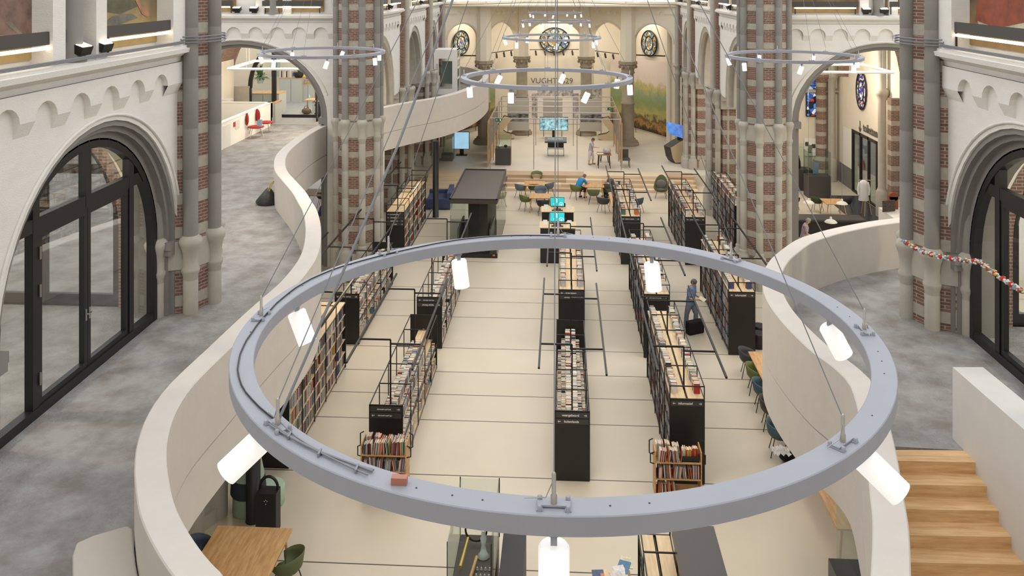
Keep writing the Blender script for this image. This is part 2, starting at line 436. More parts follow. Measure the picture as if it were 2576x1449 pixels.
# piers ---------------------------------------------------------------------------------------------
def pier(name, cx, cy, R=.80, r=.14, off=0.0, z0=0, z1=12.2, zring=(6.06, 5.52), base=True, n=8):
    mb = MB()
    core = [(cx + (R-.02)*math.cos(2*math.pi*k/n + off + math.pi/n*0), cy + (R-.02)*math.sin(2*math.pi*k/n + off)) for k in range(n)]
    mb.prism(core, z0, z1, 0)
    # stone collar between the two rings
    col = [(cx + (R+.035)*math.cos(2*math.pi*k/n + off), cy + (R+.035)*math.sin(2*math.pi*k/n + off)) for k in range(n)]
    mb.prism(col, zring[1], zring[0]+.04, 2)
    for k in range(n):
        a = 2*math.pi*k/n + off; x, y = cx + R*math.cos(a), cy + R*math.sin(a)
        prof = [(r, z0)]
        z = z0 + 1.1
        while z < z1:
            if abs(z-zring[0]) > .5: prof += [(r, z-.012), (r-.006, z), (r, z+.012)]
            z += 1.05
        prof.append((r, z1))
        zr, zq = zring
        prof = [p for p in prof if not (zq-.15 < p[1] < zr+.2)]
        ring = [(r, zq-.14), (r*1.22, zq-.05), (r*1.24, zq), (r*1.05, zq+.05), (r*1.08, zr-.3), (r*1.2, zr-.16), (r*1.55, zr-.02), (r*1.6, zr+.05), (r*1.35, zr+.12), (r, zr+.16)]
        prof = sorted(prof + ring, key=lambda p: p[1])
        mb.lathe([p for p in prof if p[1] <= zr+.17], (x, y, 0), 12, 1, cap=False); mb.lathe([p for p in prof if p[1] >= zr+.15], (x, y, 0), 12, 3, cap=False)  # shafts are stone up to the upper ring, grey above it
    if base:
        b = [(cx + (R+.16)*math.cos(2*math.pi*k/n + off), cy + (R+.16)*math.sin(2*math.pi*k/n + off)) for k in range(n)]
        b2 = [(cx + (R+.26)*math.cos(2*math.pi*k/n + off), cy + (R+.26)*math.sin(2*math.pi*k/n + off)) for k in range(n)]
        mb.prism(b, 0, 1.05, 2); mb.prism(b2, 0, .3, 2)
        for k in range(n):
            a = 2*math.pi*k/n + off
            mb.lathe([(r*1.9, 0), (r*1.9, 1.05), (r*1.75, 1.12), (r*1.7, 1.18), (r*1.2, 1.25), (r*1.35, 1.32), (r, 1.38)], (cx + R*math.cos(a), cy + R*math.sin(a), 0), 10, 2)
    return struct(mb, name, [PIER, STONE, STONE, GREY])
O22 = math.radians(22.5)
pier('pier_crossing_left_near', -8.36, 18.3, .86, .155, 0)
pier('pier_crossing_right_near', 7.96, 18.3, .86, .145, 0)
pier('pier_crossing_left_far', -8.0, 33.7, .86, .135, O22)
pier('pier_crossing_right_far', 7.72, 33.7, .90, .135, O22)
for (nm, x, y) in (('pier_choir_left_near', -8.25, 43.6), ('pier_choir_left_far', -8.25, 51.6), ('pier_choir_right_near', 7.87, 43.6), ('pier_choir_right_far', 7.87, 51.6)):
    pier(nm, x, y, .62, .14, O22, z1=6.25)

# near side walls with the glazed arches -------------------------------------------------------------
AC, AR, AZ = 14.75, 2.9, 6.15
for side, X, sgn in (('left', XL, 1), ('right', XR, -1)):
    y0, y1 = 3.0, 17.62
    arch_wall('wall_' + side, (X, y0), (X, y1), 0, ZC+.1, [(AC-y0, AR, AZ, AR), (AC-7.4-y0, AR, AZ, AR)], .12, (sgn, 0), sill=4.55)
    for acn in (AC, AC-7.4):
        mb = MB()
        arch_order(mb, (X, 0), (0, 1), (sgn, 0), acn, 2.92, 2.80, .04, .16, AZ, 4.6)
        arch_order(mb, (X, 0), (0, 1), (sgn, 0), acn, 2.82, 2.70, .14, .30, AZ, 4.6)
        arch_order(mb, (X, 0), (0, 1), (sgn, 0), acn, 2.72, 2.55, .28, .75, AZ, 4.6)
        # imposts
        for q in (-1, 1):
            yy = acn + q*2.72
            mb.box(min(X-sgn*.02, X-sgn*.36), yy-.12, 5.98, max(X-sgn*.02, X-sgn*.36), yy+.12, 6.14)
            mb.box(min(X-sgn*.02, X-sgn*.36), yy-.09, 5.86, max(X-sgn*.02, X-sgn*.36), yy+.09, 5.98)
        struct(mb, 'trim_arch_%s' % side, GREY)
        mb = MB(); pts = [(X+sgn*.015, acn-3.04*math.cos(math.pi*i/30), AZ+3.0*math.sin(math.pi*i/30)) for i in range(2, 29)]
        mb.tube(pts, .03, 6); struct(mb, 'trim_drip_%s' % side, WALL)
    mb = MB()
    if side == 'left': corbels(mb, (X, y0), (X, y1), (1, 0), [14.76 - y0 + .95*k for k in range(-11, 3)]); cornice(mb, [(X, y0), (X, y1)])
    else: corbels(mb, (X, y0), (X, y1), (-1, 0), [14.76 - y0 + .95*k for k in range(-11, 3)]); cornice(mb, [(X, y1), (X, y0)])
    struct(mb, 'trim_cornice_%s' % side, WALL)
    # wall above the cornice: recessed plane, white brick piers and a grey half column between the paintings
    mb = MB(); mb.box(min(X, X-sgn*.5), y0, ZC+.1, max(X, X-sgn*.5) - (.18 if sgn > 0 else 0), y1+.5, 13) if sgn > 0 else mb.box(X+.18, y0, ZC+.1, X+.5, y1+.5, 13)
    struct(mb, 'wall_upper_%s' % side, WALL)
    mb = MB()
    yc = (PX(175, 60, XL).y if sgn > 0 else 12.5)
    for dy in (-.62, .62): mb.box(X-.2, yc+dy-.17, ZC+.15, X+.2, yc+dy+.17, 13, 0)
    mb.lathe([(.26, ZC+.15), (.26, ZC+.22), (.2, ZC+.3), (.2, 13)], (X, yc, 0), 16, 1)
    mb.box(X-.2, 17.0, ZC+.15, X+.2, 17.95, 13, 0)
    struct(mb, 'trim_pilaster_%s' % side, [WALL, GREY])
    # conduit rail on the cornice and around the pier
    mb = MB(); px, py = (-8.36, 18.3) if sgn > 0 else (7.96, 18.3)
    for dz in (0, .06, .12):
        mb.tube([(X+sgn*.27, 4, ZC+.2+dz*.3), (X+sgn*.27, 17.3, ZC+.2+dz*.3)] + [(px+sgn*1.06*math.cos(a), py+1.06*math.sin(a), ZC+.2+dz) for a in (-1.1, -.7, -.3, .1, .5, .9)], .014, 6)
    struct(mb, 'trim_conduit_%s' % side, CABLE)

# transept walls facing us ---------------------------------------------------------------------------
YT = 34.5
for side, s, X0, XA in (('left', -1, -22, -13.08), ('right', 1, 8.1, 12.6)):
    X1 = -8.4 if s < 0 else 22
    z0 = 0
    arch_wall('wall_transept_%s' % side, (X0, YT), (X1, YT), z0, ZC+.1, [(XA-X0, 3.62, 6.0, 3.12)], .15, (0, -1))
    mb = MB()
    arch_order(mb, (0, YT), (1, 0), (0, -1), XA, 3.64, 3.46, .03, .25, 6.0, z0, 3.13)
    arch_order(mb, (0, YT), (1, 0), (0, -1), XA, 3.48, 3.3, .23, .7, 6.0, z0, 2.98)
    for q in (-1, 1): mb.box(XA+q*3.5-.25, YT+.02, 5.75, XA+q*3.5+.25, YT+.55, 6.02)
    struct(mb, 'trim_arch_transept_%s' % side, GREY)
    mb = MB(); mb.tube([(XA-3.8*math.cos(math.pi*i/30), YT-.01, 5.95+3.22*math.sin(math.pi*i/30)) for i in range(3, 28)], .04, 6); struct(mb, 'trim_drip_transept_%s' % side, WALL)
    mb = MB(); corbels(mb, (X0, YT), (X1, YT), (0, -1), [abs((px_ - X0)) for px_ in ([PY(x, 80, YT).x for x in (590, 645, 700, 754, 809)] if s < 0 else [PY(x, 80, YT).x for x in (2000, 2056, 2112, 2168, 2226)])])
    cornice(mb, [(X1-.05, YT), (X0, YT)] if False else [(X0, YT), (X1, YT)]); struct(mb, 'trim_cornice_transept_%s' % side, WALL)
    mb = MB(); mb.box(X0, YT+.1, ZC, X1, YT+.5, 13)
    xc = PY(690 if s < 0 else 2208, 20, YT).x
    for dx in (-.55, .55): mb.box(xc+dx-.17, YT-.12, ZC+.15, xc+dx+.17, YT+.2, 13)
    mb.lathe([(.25, ZC+.15), (.18, ZC+.3), (.18, 13)], (xc, YT-.05, 0), 14, 1)
    struct(mb, 'wall_transept_upper_%s' % side, [WALL, GREY])

# choir arcades ---------------------------------------------------------------------------------------
for side, X, s in (('left', XL, 1), ('right', XR, -1)):
    xx = X - s*.12
    arcs = [(38.75, 2.95), (47.5, 2.7), (54.6, 1.9)]
    arch_wall('wall_choir_%s' % side, (xx, 34.3), (xx, 57.2), 6.0, ZC+.1, [(c-34.3, r, 6.0, 3.1) for c, r in arcs], .2, (s, 0))
    mb = MB()
    for c, r in arcs:
        arch_order(mb, (xx, 0), (0, 1), (s, 0), c, r+.02, r-.22, .06, .35, 6.0, 5.6, 3.08)
        arch_order(mb, (xx, 0), (0, 1), (s, 0), c, r-.2, r-.42, .33, .8, 6.0, 5.6, 2.85)
    for yy in (43.6, 51.6, 57.0, 35.5):
        mb.box(min(xx, xx-s*.9), yy-1.05, 5.72, max(xx, xx-s*.9), yy+1.05, 6.02)
        mb.box(min(xx, xx-s*.8), yy-.85, 5.3, max(xx, xx-s*.8), yy+.85, 5.72)
    struct(mb, 'trim_arch_choir_%s' % side, STONE)
    mb = MB()
    for yy in (36.2, 51.6): mb.box(min(xx-s*.1, xx-s*.75), yy-.75, 0, max(xx-s*.1, xx-s*.75), yy+.75, 5.4)
    mb.box(min(xx-s*.1, xx-s*.75), 42.9, 0, max(xx-s*.1, xx-s*.75), 44.3, 5.4)
    mb.box(min(xx-s*.1, xx-s*.75), 56.6, 0, max(xx-s*.1, xx-s*.75), 57.4, 5.4)
    struct(mb, 'pier_core_choir_%s' % side, PIER)
    mb = MB()
    segs = [(34.9, 42.85), (44.35, 50.9), (52.3, 57.0)]
    for a, b in segs:
        n = int((b-a-.6)/.72); cs = [(b-a)/2 + (k-(n-1)/2)*.72 for k in range(n)]
        corbels(mb, (xx, a), (xx, b), (s, 0), cs, hw=.2, zt=9.6, zsp=9.42, zb=9.2, proj=.10)
        cornice(mb, [(xx, a), (xx, b)] if s > 0 else [(xx, b), (xx, a)])
    struct(mb, 'trim_cornice_choir_%s' % side, WALL)
    mb = MB(); mb.box(min(xx-s*.15, xx-s*.5), 34.9, ZC+.1, max(xx-s*.15, xx-s*.5), 57.2, 13)
    for yy in (38.75, 47.5, 54.6):
        for dy in (-1.6, 1.6): mb.box(min(xx-s*.2, xx+s*.12), yy+dy-.25, ZC+.15, max(xx-s*.2, xx+s*.12), yy+dy+.25, 13)
    struct(mb, 'wall_choir_upper_%s' % side, WALL)
    # tall clustered shafts between the bays, in front of the wall
    for yy in (43.6, 51.6, 57.1):
        mb = MB(); mb.lathe([(.17, 0), (.17, 5.4), (.24, 5.5), (.17, 5.6), (.17, 5.9), (.3, 6.02), (.2, 6.1), (.17, 6.2), (.17, 13)], (X+s*.1, yy, 0), 12, 0)
        mb.box(min(X-s*.3, X+s*.06), yy-.5, 6.1, max(X-s*.3, X+s*.06), yy+.5, 13, 1)
        struct(mb, 'trim_shaft_%s' % side, [STONE, BRICK])

# apse ---------------------------------------------------------------------------------------------
AP = [(-7.95, 57.1), (-5.27, 58.4), (-2.88, 62.1), (1.72, 62.1), (4.4, 58.4), (7.6, 57.1)]
def capcol(x, y, r=.42):
    mb = MB()
    mb.lathe([(r+.32, ZP), (r+.32, ZP+.18), (r+.22, ZP+.22), (r+.24, ZP+.3), (r+.08, ZP+.38), (r+.1, ZP+.45), (r, ZP+.5), (r, 3.3), (r+.05, 3.36), (r+.05, 3.44), (r-.02, 3.5), (r-.03, 5.42)], (x, y, 0), 20, 0)
    mb.lathe([(r+.02, 5.4), (r+.06, 5.46), (r, 5.52), (r+.02, 5.75), (r+.16, 5.95), (r+.12, 6.0)], (x, y, 0), 16, 0)
    for k in range(8):   # leaf knobs of the capital
        a = 2*math.pi*k/8; mb.ell((x+(r+.12)*math.cos(a), y+(r+.12)*math.sin(a), 5.84), (.1, .1, .12), 0, 8)
    oc = [(x+(r+.24)*math.cos(math.pi/8+2*math.pi*k/8), y+(r+.24)*math.sin(math.pi/8+2*math.pi*k/8)) for k in range(8)]
    mb.prism(oc, 6.0, 6.2, 0)
    oc = [(x+(r+.1)*math.cos(math.pi/8+2*math.pi*k/8), y+(r+.1)*math.sin(math.pi/8+2*math.pi*k/8)) for k in range(8)]
    mb.prism(oc, 6.2, ZC-.1, 1)
    return struct(mb, 'column_apse', [STONE2, CREAM])
for (x, y) in AP[1:5]: capcol(x, y)
for i in range(5):
    a, b = Vector(AP[i]), Vector(AP[i+1]); d = (b-a); L = d.length; d.normalize(); out = Vector((d.y, -d.x))
    hw = L/2 - .42
    rise = min(hw*.95, 1.3)
    arch_wall('wall_apse', a, b, 6.2, ZC+.1, [(L/2, hw, 8.7-rise, rise)], .45, out, CREAM, sill=None)
    mb = MB()
    k = .98
    mb.tube([tuple(a + d*(L/2 - (hw+.09)*math.cos(math.pi*j/20)) + out*.02) + (8.7-rise+(rise+.09)*math.sin(math.pi*j/20),) for j in range(21)], .035, 6)
    cornice(mb, [tuple(a), tuple(b)])
    nn = max(2, int(L/.75)-1); corbels(mb, a, b, out, [L/2+(q-(nn-1)/2)*.62 for q in range(nn)], hw=.15, zt=9.55, zsp=9.42, zb=9.28, proj=.06)
    struct(mb, 'trim_apse', CREAM)
# ambulatory outer wall
AW = [(-8.6, 57.5), (-8.3, 59.5), (-6.3, 63.5), (-3.3, 66.8), (2.3, 66.8), (5.3, 63.5), (7.35, 59.5), (8.2, 57.5)]
mb = MB()
for i in range(7):
    a, b = AW[i], AW[i+1]
    mb.quad((a[0], a[1], ZP), (b[0], b[1], ZP), (b[0], b[1], 10), (a[0], a[1], 10))
struct(mb, 'wall_ambulatory', CREAM)
mb = MB()
for i in range(1, 7): mb.lathe([(.16, ZP), (.16, 10)], (AW[i][0]*.985, AW[i][1]-.05, 0), 10)
struct(mb, 'trim_ambulatory_shafts', CREAM)
mb = MB(); mb.box(-9, 57, 9.9, 9, 68, 10.0); struct(mb, 'ceiling', CREAM)
# aisle outer walls and floors/ceilings of the side rooms ------------------------------------------------
mb = MB(); mb.box(-9.6, 52.5, 0, -9.4, 58, 9.6); mb.box(-9.6, 57.6, 0, -8.6, 57.8, 9.6)
mb.box(12.2, 50.5, 0, 12.4, 58, 9.6); mb.box(8.2, 57.6, 0, 12.4, 57.8, 9.6)
struct(mb, 'wall_aisle', CREAM)
mb = MB(); mb.box(-22, 18.0, 0, -21.8, 34.6, 11); mb.box(21.8, 17.9, 0, 22, 34.6, 11); struct(mb, 'wall_transept_ends', WALL)
for X0, X1, XA in ((-22, -9.1, -11.9), (8.75, 22, 11.5)):
    arch_wall('wall_transept_west', (X0, 17.9), (X1, 17.9), 0, 11, [(XA-X0, 2.5, 6.3, 2.6)], .25, (0, -1), CREAM, sill=4.6)
    mb = MB(); arch_order(mb, (0, 17.9), (1, 0), (0, -1), XA, 2.75, 2.5, -.02, .25, 6.3, 4.6); struct(mb, 'trim_arch_side_room', BRICK)
    mb = MB(); mb.box(XA-2.5, 18.0, 4.6, XA+2.5, 18.1, 4.82); mb.box(XA-2.5, 18.0, 7.4, XA+2.5, 18.1, 7.6)
    for dx in (-2.42, -.9, .75, 2.42): mb.box(XA+dx-.09, 17.98, 4.6, XA+dx+.09, 18.12, 8.4 if abs(dx) < 2 else 6.6)
    mb.tube([(XA-2.42*math.cos(math.pi*i/20), 18.05, 6.3+2.5*math.sin(math.pi*i/20)) for i in range(21)], .09, 6); struct(mb, 'window_frame_side_room', DOORF)
# ================================================================= gallery slab and parapets
def smooth(pts, n=4):
    out = []
    P = [Vector(p) for p in pts]
    for i in range(len(P)-1):
        p0 = P[max(i-1, 0)]; p1 = P[i]; p2 = P[i+1]; p3 = P[min(i+2, len(P)-1)]
        for k in range(n):
            t = k/n
            out.append(.5*((2*p1) + (-p0+p2)*t + (2*p0-5*p1+4*p2-p3)*t*t + (-p0+3*p1-3*p2+p3)*t**3))
    out.append(P[-1]); return out
ZG, ZT, ZB = 4.6, 5.7, 3.7
LV = [(600, 1530), (564, 1449), (534, 1416), (501, 1376), (464, 1319), (437.5, 1262), (424, 1199), (419, 1152), (422.5, 1099), (444, 1032), (489, 965), (576, 878), (640, 814), (700, 757), (743, 718), (770, 687), (792, 655), (803, 628), (808, 595), (806, 560), (797, 527), (785, 507), (768, 480), (741.5, 451), (724, 431), (718, 411), (723, 387), (745, 364), (781.5, 337), (822, 316), (880, 294), (943.5, 276.5), (993, 265.5), (1047, 255.5), (1107, 245.5), (1154, 234), (1187, 222), (1212, 209), (1226, 197), (1229, 188), (1222, 180), (1190, 169), (1140, 163)]
lv = smooth([PZ(x, y, ZT).to_2d() for x, y in LV], 3)
RV = [(2185, 1540), (2190, 1449), (2194, 1366), (2194, 1299), (2187, 1232), (2177, 1130), (2160, 1040), (2138, 968), (2095, 922), (2043, 884), (2000, 844), (1963, 804), (1936, 767), (1921, 734), (1918, 705), (1921, 682), (1931, 662), (1950, 640), (2000, 604), (2050, 586), (2100, 573), (2183, 557), (2265, 547), (2350, 541), (2450, 537)]
rv = smooth([PZ(x, y, ZT).to_2d() for x, y in RV], 3)
def offset(path, d):
    out = []
    n = len(path)
    for i, p in enumerate(path):
        a = path[min(i+1, n-1)] - path[max(i-1, 0)]; a.normalize(); out.append(Vector((p.x - a.y*d, p.y + a.x*d)))
    return out
TH = .36
li = offset(lv, TH)       # gallery side of the left parapet (to the left of travel)
ri = offset(rv, -TH)
def parapet(name, path, sgn, zi):
    mb = MB()
    # profile: void face with seam, level top, gallery face; offset measured to the right of travel
    s = sgn
    prof = [(0, ZB), (0, 4.5), (-.03*s, 4.5), (-.03*s, 4.53), (0, 4.53), (0, ZT-.015), (-.015*s, ZT), (-(TH-.015)*s, ZT), (-TH*s, ZT-.015), (-TH*s, zi), (-TH*s-.0, ZB)]
    sweep(mb, path, prof)
    for f in range(len(mb.sm)): mb.sm[f] = False
    ob = struct(mb, name, PARA); return ob
parapet('wall_parapet_left', lv, 1, ZG)
parapet('wall_parapet_right', rv, -1, ZG)
# gallery floors
def slab(name, poly, z0, z1, mats, **k):
    mb = MB(); mb.prism(poly, z0, z1)
    ob = struct(mb, name, mats, **k)
    bm = bmesh.new(); bm.from_mesh(ob.data); bmesh.ops.triangulate(bm, faces=[f for f in bm.faces if len(f.verts) > 4]); bm.to_mesh(ob.data); bm.free(); return ob
slab('floor_gallery_left', [tuple(p) for p in li if p.y > 5] + [(-9.7, 61), (-9.7, 52.6), (-22, 52.6), (-22, 2)], ZB, ZG, CONC)
LAND = 12.77
def LD(l, D, z=0): return Vector((l*CC - D*SS, l*SS + D*CC, z))
rr_ = [p for p in ri if (p.y*CC - p.x*SS) > LAND and p.x < 9.6]
tp = lambda l, D: tuple(LD(l, D).to_2d())
slab('floor_gallery_right', [tuple(p) for p in rr_] + [(9.6, rr_[-1].y), (9.6, 18.0), (20, 18.0), (20, 6), tp(7.0, 6), tp(7.0, LAND+.01), tp(6.6, LAND+.01)], ZB, ZG, CONC)
# curved stair with wooden treads
q = MB(); k = 0
prev = None
for k in range(14):
    z = ZG - .167*k
    D0 = 12.79 - .298*k      # far edge of the tread
    D1 = D0 - .298 - .02
    if k == 0: D0 += .0
    def pt(l, D, z): return (l*CC - D*SS, l*SS + D*CC, z)
    def inner(D):
        # lateral position of the parapet's stair face at this depth
        c = [p for p in ri if p.y < 14]
        b = min(c, key=lambda p: abs((p.y*CC - p.x*SS) - D)); return b.x*CC + b.y*SS - .05
    la, lb = inner(D0), inner(D1)
    lr = 6.67
    vs = [pt(la, D0, z), pt(lr, D0-.02, z), pt(lr, D1-.02, z), pt(lb, D1+.03, z)]
    vb = [(v[0], v[1], z-.167) for v in vs]
    q.add(vs + vb, [(0, 3, 2, 1), (3, 7, 6, 2), (4, 5, 6, 7), (0, 4, 7, 3), (1, 2, 6, 5), (0, 1, 5, 4)])
q.build('oak_staircase', STAIRW, kind='structure')
# straight stair wall on the right
mb = MB()
a = LD(6.66, 13.1, 0); b = LD(7.12, 13.1, 0); c = LD(7.12, 4, 0); d = LD(6.66, 4, 0)
mb.prism([(a.x, a.y), (b.x, b.y), (c.x, c.y), (d.x, d.y)][::-1], 2.0, 5.68)
struct(mb, 'wall_stair_right', mat('white_stair_wall', (216, 214, 209), .7, noise=.04, nscale=2))
# low bench block against the left parapet
mb = MB()
P2 = [PZ(x, y, ZG+.42).to_2d() for x, y in ((190, 1530), (183, 1449), (182, 1395), (192, 1364), (235, 1345), (322, 1320))]
lb_ = [p for p in offset(lv, TH+.012) if P2[0].y < p.y < P2[-1].y]
P2 += lb_[::-1]
mb.prism([tuple(p) for p in P2][::-1], ZG+.002, ZG+.42)
ob = mb.build('gallery_bench', mat('bench_stucco', (188, 180, 170), .7, noise=.05, nscale=2), label='pale rounded bench block on the gallery floor against the left curved parapet', cat='bench')
bv = ob.modifiers.new('b', 'BEVEL'); bv.width = .03; bv.segments = 3; bv.limit_method = 'ANGLE'

# side rooms behind the glazed arches: outer walls
mb = MB()
for s, X in ((-1, -15.5), (1, 15.2)):
    mb.box(min(X, X+s*.2), 3, ZG, max(X, X+s*.2), 17.9, 10)
struct(mb, 'wall_side_room', CREAM)
# white frames of outer windows in the side rooms
for s, X in ((-1, -15.45), (1, 15.15)):
    for yy in (6.5, 10.5, 14.5):
        mb = MB(); mb.box(X-.03, yy-1.1, ZG+1.2, X+.03, yy+1.1, 8.6, 0)
        for dy in (-1.1, 0, 1.1): mb.box(X-.07, yy+dy-.04, ZG+1.2, X+.07, yy+dy+.04, 8.6, 1)
        for z in (ZG+1.2, 7.0, 8.6): mb.box(X-.07, yy-1.1, z-.04, X+.07, yy+1.1, z+.04, 1)
        mb.build('window_side_room', [mat('night_window', (96, 102, 110), .1), DOORF], kind='structure')

# glazed door screens -------------------------------------------------------------------------------
def door_screen(X, s, n):
    xx = X - s*.36
    R_, zs = 2.57, AZ
    root = thing('door_%d' % n, None, None, (xx, AC, ZG)); root['kind'] = 'structure'
    mb = MB(); w = .14
    # arched outer frame
    pts = [(-R_+w/2, 0)] + [(-(R_-w/2)*math.cos(math.pi*i/24), zs-ZG+(R_-w/2)*math.sin(math.pi*i/24)) for i in range(25)] + [(R_-w/2, 0)]
    for a, b in zip(pts, pts[1:]): mb.beam((0, a[0], a[1]), (0, b[0], b[1]), .16, w*1.15)
    mb.box(-.076, -R_+.1, 0, .076, R_-.1, .16)
    zt = 2.95
    mb.box(-.066, -R_+.08, zt, .066, R_-.08, zt+.22)
    for y, zb in ((-1.52, .165), (0, zt+.01), (1.52, .165)):
        hh = zs-ZG + math.sqrt(max(.01, (R_-.1)**2 - y*y))
        mb.box(-.07, y-.085, zb, .07, y+.085, hh)
    mb.build('frame', DOORF, root)
    g = MB(); gp = [(0, -R_+.08, .1)] + [(0, -(R_-.1)*math.cos(math.pi*i/24), zs-ZG+(R_-.1)*math.sin(math.pi*i/24)) for i in range(25)] + [(0, R_-.08, .1)]
    g.add(gp, [tuple(range(len(gp)))]); g.build('glass_pane', GLASS, root)
    for i, (ya, yb) in enumerate(((-1.43, -.005), (.005, 1.43))):
        lf = MB()
        for y in (ya+.05, yb-.05): lf.box(-.048, y-.05, .261, .048, y+.05, zt-.121)
        lf.box(-.05, ya, .162, .05, yb, .26); lf.box(-.05, ya, zt-.12, .05, yb, zt-.002)
        leaf = lf.build('door_leaf', DOORF, root)
        hm = MB(); y = yb-.05 if i == 0 else ya+.05
        hm.box(s*.05-.01, y-.02, .98, s*.05+.01, y+.02, 1.18); hm.tube([(s*.07, y, 1.1), (s*.11, y, 1.1), (s*.11, y-.13*(1 if i else -1), 1.1)], .011, 6)
        hm.build('door_handle', STEEL, leaf)
    for z in (.5, 1.9, 2.5):
        h = MB(); h.box(s*.09-.01, -1.46, z, s*.09+.01, -1.43, z+.2); h.build('hinge', STEEL, root)
    return root
door_screen(XL, 1, 1); door_screen(XR, -1, 2)
# ================================================================= ring chandeliers
def ring_chandelier(cx, cy, z, R, spots, label, hub_z=3.3, cables=True, seg=64, big=False, rot=0):
    seg = 160 if big else seg
    root = thing('ring_chandelier', label, 'chandelier', (cx, cy, z), 0, None)
    mb = MB(); wdt, h = .12, .075
    prof = [(-wdt/2, -h), (wdt/2, -h), (wdt/2, -.004), (wdt/2-.004, 0), (-wdt/2+.004, 0), (-wdt/2, -.004), (-wdt/2, -h)]
    path = [(-(R-wdt/2)*math.cos(2*math.pi*i/seg), (R-wdt/2)*math.sin(2*math.pi*i/seg)) for i in range(seg)]
    sweep(mb, path, prof, closed=True)
    if big:
        for i, a in enumerate(range(0, 360, 45)):
            for da in (7, 12, -9):
                q = math.radians(a+da+20*(i % 2)); mb.lathe([(.004, 0), (.004, .0015)], ((R-.06)*math.cos(q), (R-.06)*math.sin(q), 0), 8, 1)
    mb.build('ring_profile', [RINGM, BLACK], root)
    Rm = R - wdt/2
    for i in range(8):
        a = math.radians(45*i - 90 + rot); c, s = math.cos(a), math.sin(a); x, y = Rm*c, Rm*s
        b = MB(); M = Matrix.Translation((x, y, 0)) @ Matrix.Rotation(a + math.pi/2, 4, 'Z')
        b.box(-.06, -.016, .004, .06, .016, .011, 0, M)
        for px in (-.052, .052):
            for py in (-.03, .03): b.lathe([(.009, 0), (.009, .018), (.004, .02)], (px, py, 0), 8, 0, M)
            b.box(px-.012, -.036, .001, px+.012, .036, .0035, 0, M)
        b.lathe([(.012, .01), (.012, .04), (.008, .045), (.008, .12), (.004, .125)], (0, 0, 0), 8, 1, M)
        if big: b.tube([M @ Vector(p) for p in ((0, 0, .1), (-.03, 0, .03), (-.11, .01, .02))], .002, 5, 1)
        br = b.build('cable_bracket', [RINGM, STEEL], root)
        if cables:
            w_ = MB(); w_.tube([(x, y, .11), (0, 0, hub_z)], .0026 if big else .004, 5); w_.build('suspension_cable', CABLE, root)
    for (a, tdir, tilt) in spots:
        q = math.radians(a); x, y = Rm*math.cos(q), Rm*math.sin(q)
        st = MB(); st.lathe([(.022, -h-.03), (.022, -h)], (x, y, 0), 10); st.box(x-.012, y-.012, -h-.09, x+.012, y+.012, -h-.02)
        body = st.build('lamp_stem', RINGM, root)
        t = math.radians(tdir); ax = Vector((-math.sin(t), math.cos(t), 0))
        M = Matrix.Translation((x, y, -h-.085)) @ Matrix.Rotation(math.radians(-tilt), 4, ax)
        L = .20; r = .057
        tb = MB(); tb.lathe([(r-.008, 0), (r, -.01), (r, -L)], (0, 0, .02), 20, 0, M, cap=False); tb.lathe([(r-.008, .0), (r-.01, .0001)], (0, 0, .02), 20, 0, M)
        tb.lathe([(r, -L), (r-.008, -L), (r-.008, -L+.03)], (0, 0, .02), 20, 0, M, cap=False)
        tub = tb.build('lamp_tube', LAMPW, root)
        mo = MB(); mo.lathe([(r-.009, -L+.028), (r-.009, -L+.03)], (0, 0, .02), 20, 0, M); mo.build('lamp_mouth', LAMPE, tub)
    return root
bigspots = [(-90, -90, 4), (-37, -20, 50), (15, 0, 28), (66, -20, 6), (115.7, -20, 8), (164, -20, 26), (-142.5, 200, 50)]
big = ring_chandelier(-.03, 4.87, 9.58, 1.75, bigspots, 'largest grey ring lamp close to us with seven white tube lamps and cables on top', big=True)
# black supply cable clipped on top of the near ring
def rp(a, r=1.69, z=.006): q = math.radians(a); return (r*math.cos(q), r*math.sin(q), z)
mb = MB(); random.seed(5)
pts = [rp(a, 1.69 + .018*math.sin(a*.13) + random.uniform(-.002, .002), .006) for a in range(92, 226, 3)]
mb.tube(pts, .004, 6); mb.build('supply_cable', BLACK, big)
mb = MB()
for off, r_ in ((0, .005), (.016, .0035), (-.014, .0035)):
    mb.tube([rp(a, 1.69 + off + .012*math.sin(a*.2+off*90), .01) for a in range(224, 248, 3)], r_, 6)
for a in (229, 236, 243): mb.box(rp(a)[0]-.012, rp(a)[1]-.022, .0, rp(a)[0]-.004, rp(a)[1]+.022, .016)
mb.build('cable_bundle', CABLE, big)
mb = MB(); c_ = rp(249.5); mb.box(c_[0]-.03, c_[1]-.015, 0, c_[0]+.03, c_[1]+.015, .028); mb.build('cable_connector', mat('brown_connector', (168, 112, 92), .5), big)['label'] = 'brown plastic connector'
mb = MB(); bx = Vector(rp(225)); ex = Vector((.0, .0, 3.3)); mb.tube([bx + Vector((0, .02, .02)), bx.lerp(ex, .35) + Vector((.02, 0, -.03)), bx.lerp(ex, .7), ex], .0065, 8)
mid = bx.lerp(ex, .62); mb.lathe([(.012, -.012), (.012, .012)], tuple(mid), 8, 0); mb.build('feed_cable', CABLE, big)
sp8 = lambda rot=0: [(rot + 51.43*i, (rot*3 + 97*i) % 360, 8 + (i*13) % 26) for i in range(7)]
ring_chandelier(-.32, 17.7, 9.58, 1.75, [(-112, -90, 5), (-62, 180, 25), (-8, 20, 3), (28, 200, 8), (78, 215, 28), (128, 210, 30), (-152, 0, 4)], 'grey ring lamp hanging in front of the wall lettering, second nearest in the nave')
ring_chandelier(-.37, 30.7, 9.58, 1.75, sp8(20), 'grey ring lamp in the middle of the nave in front of the central round window')
ring_chandelier(-.32, 43.4, 9.58, 1.75, sp8(40), 'second farthest grey ring lamp, just above the central apse arch')
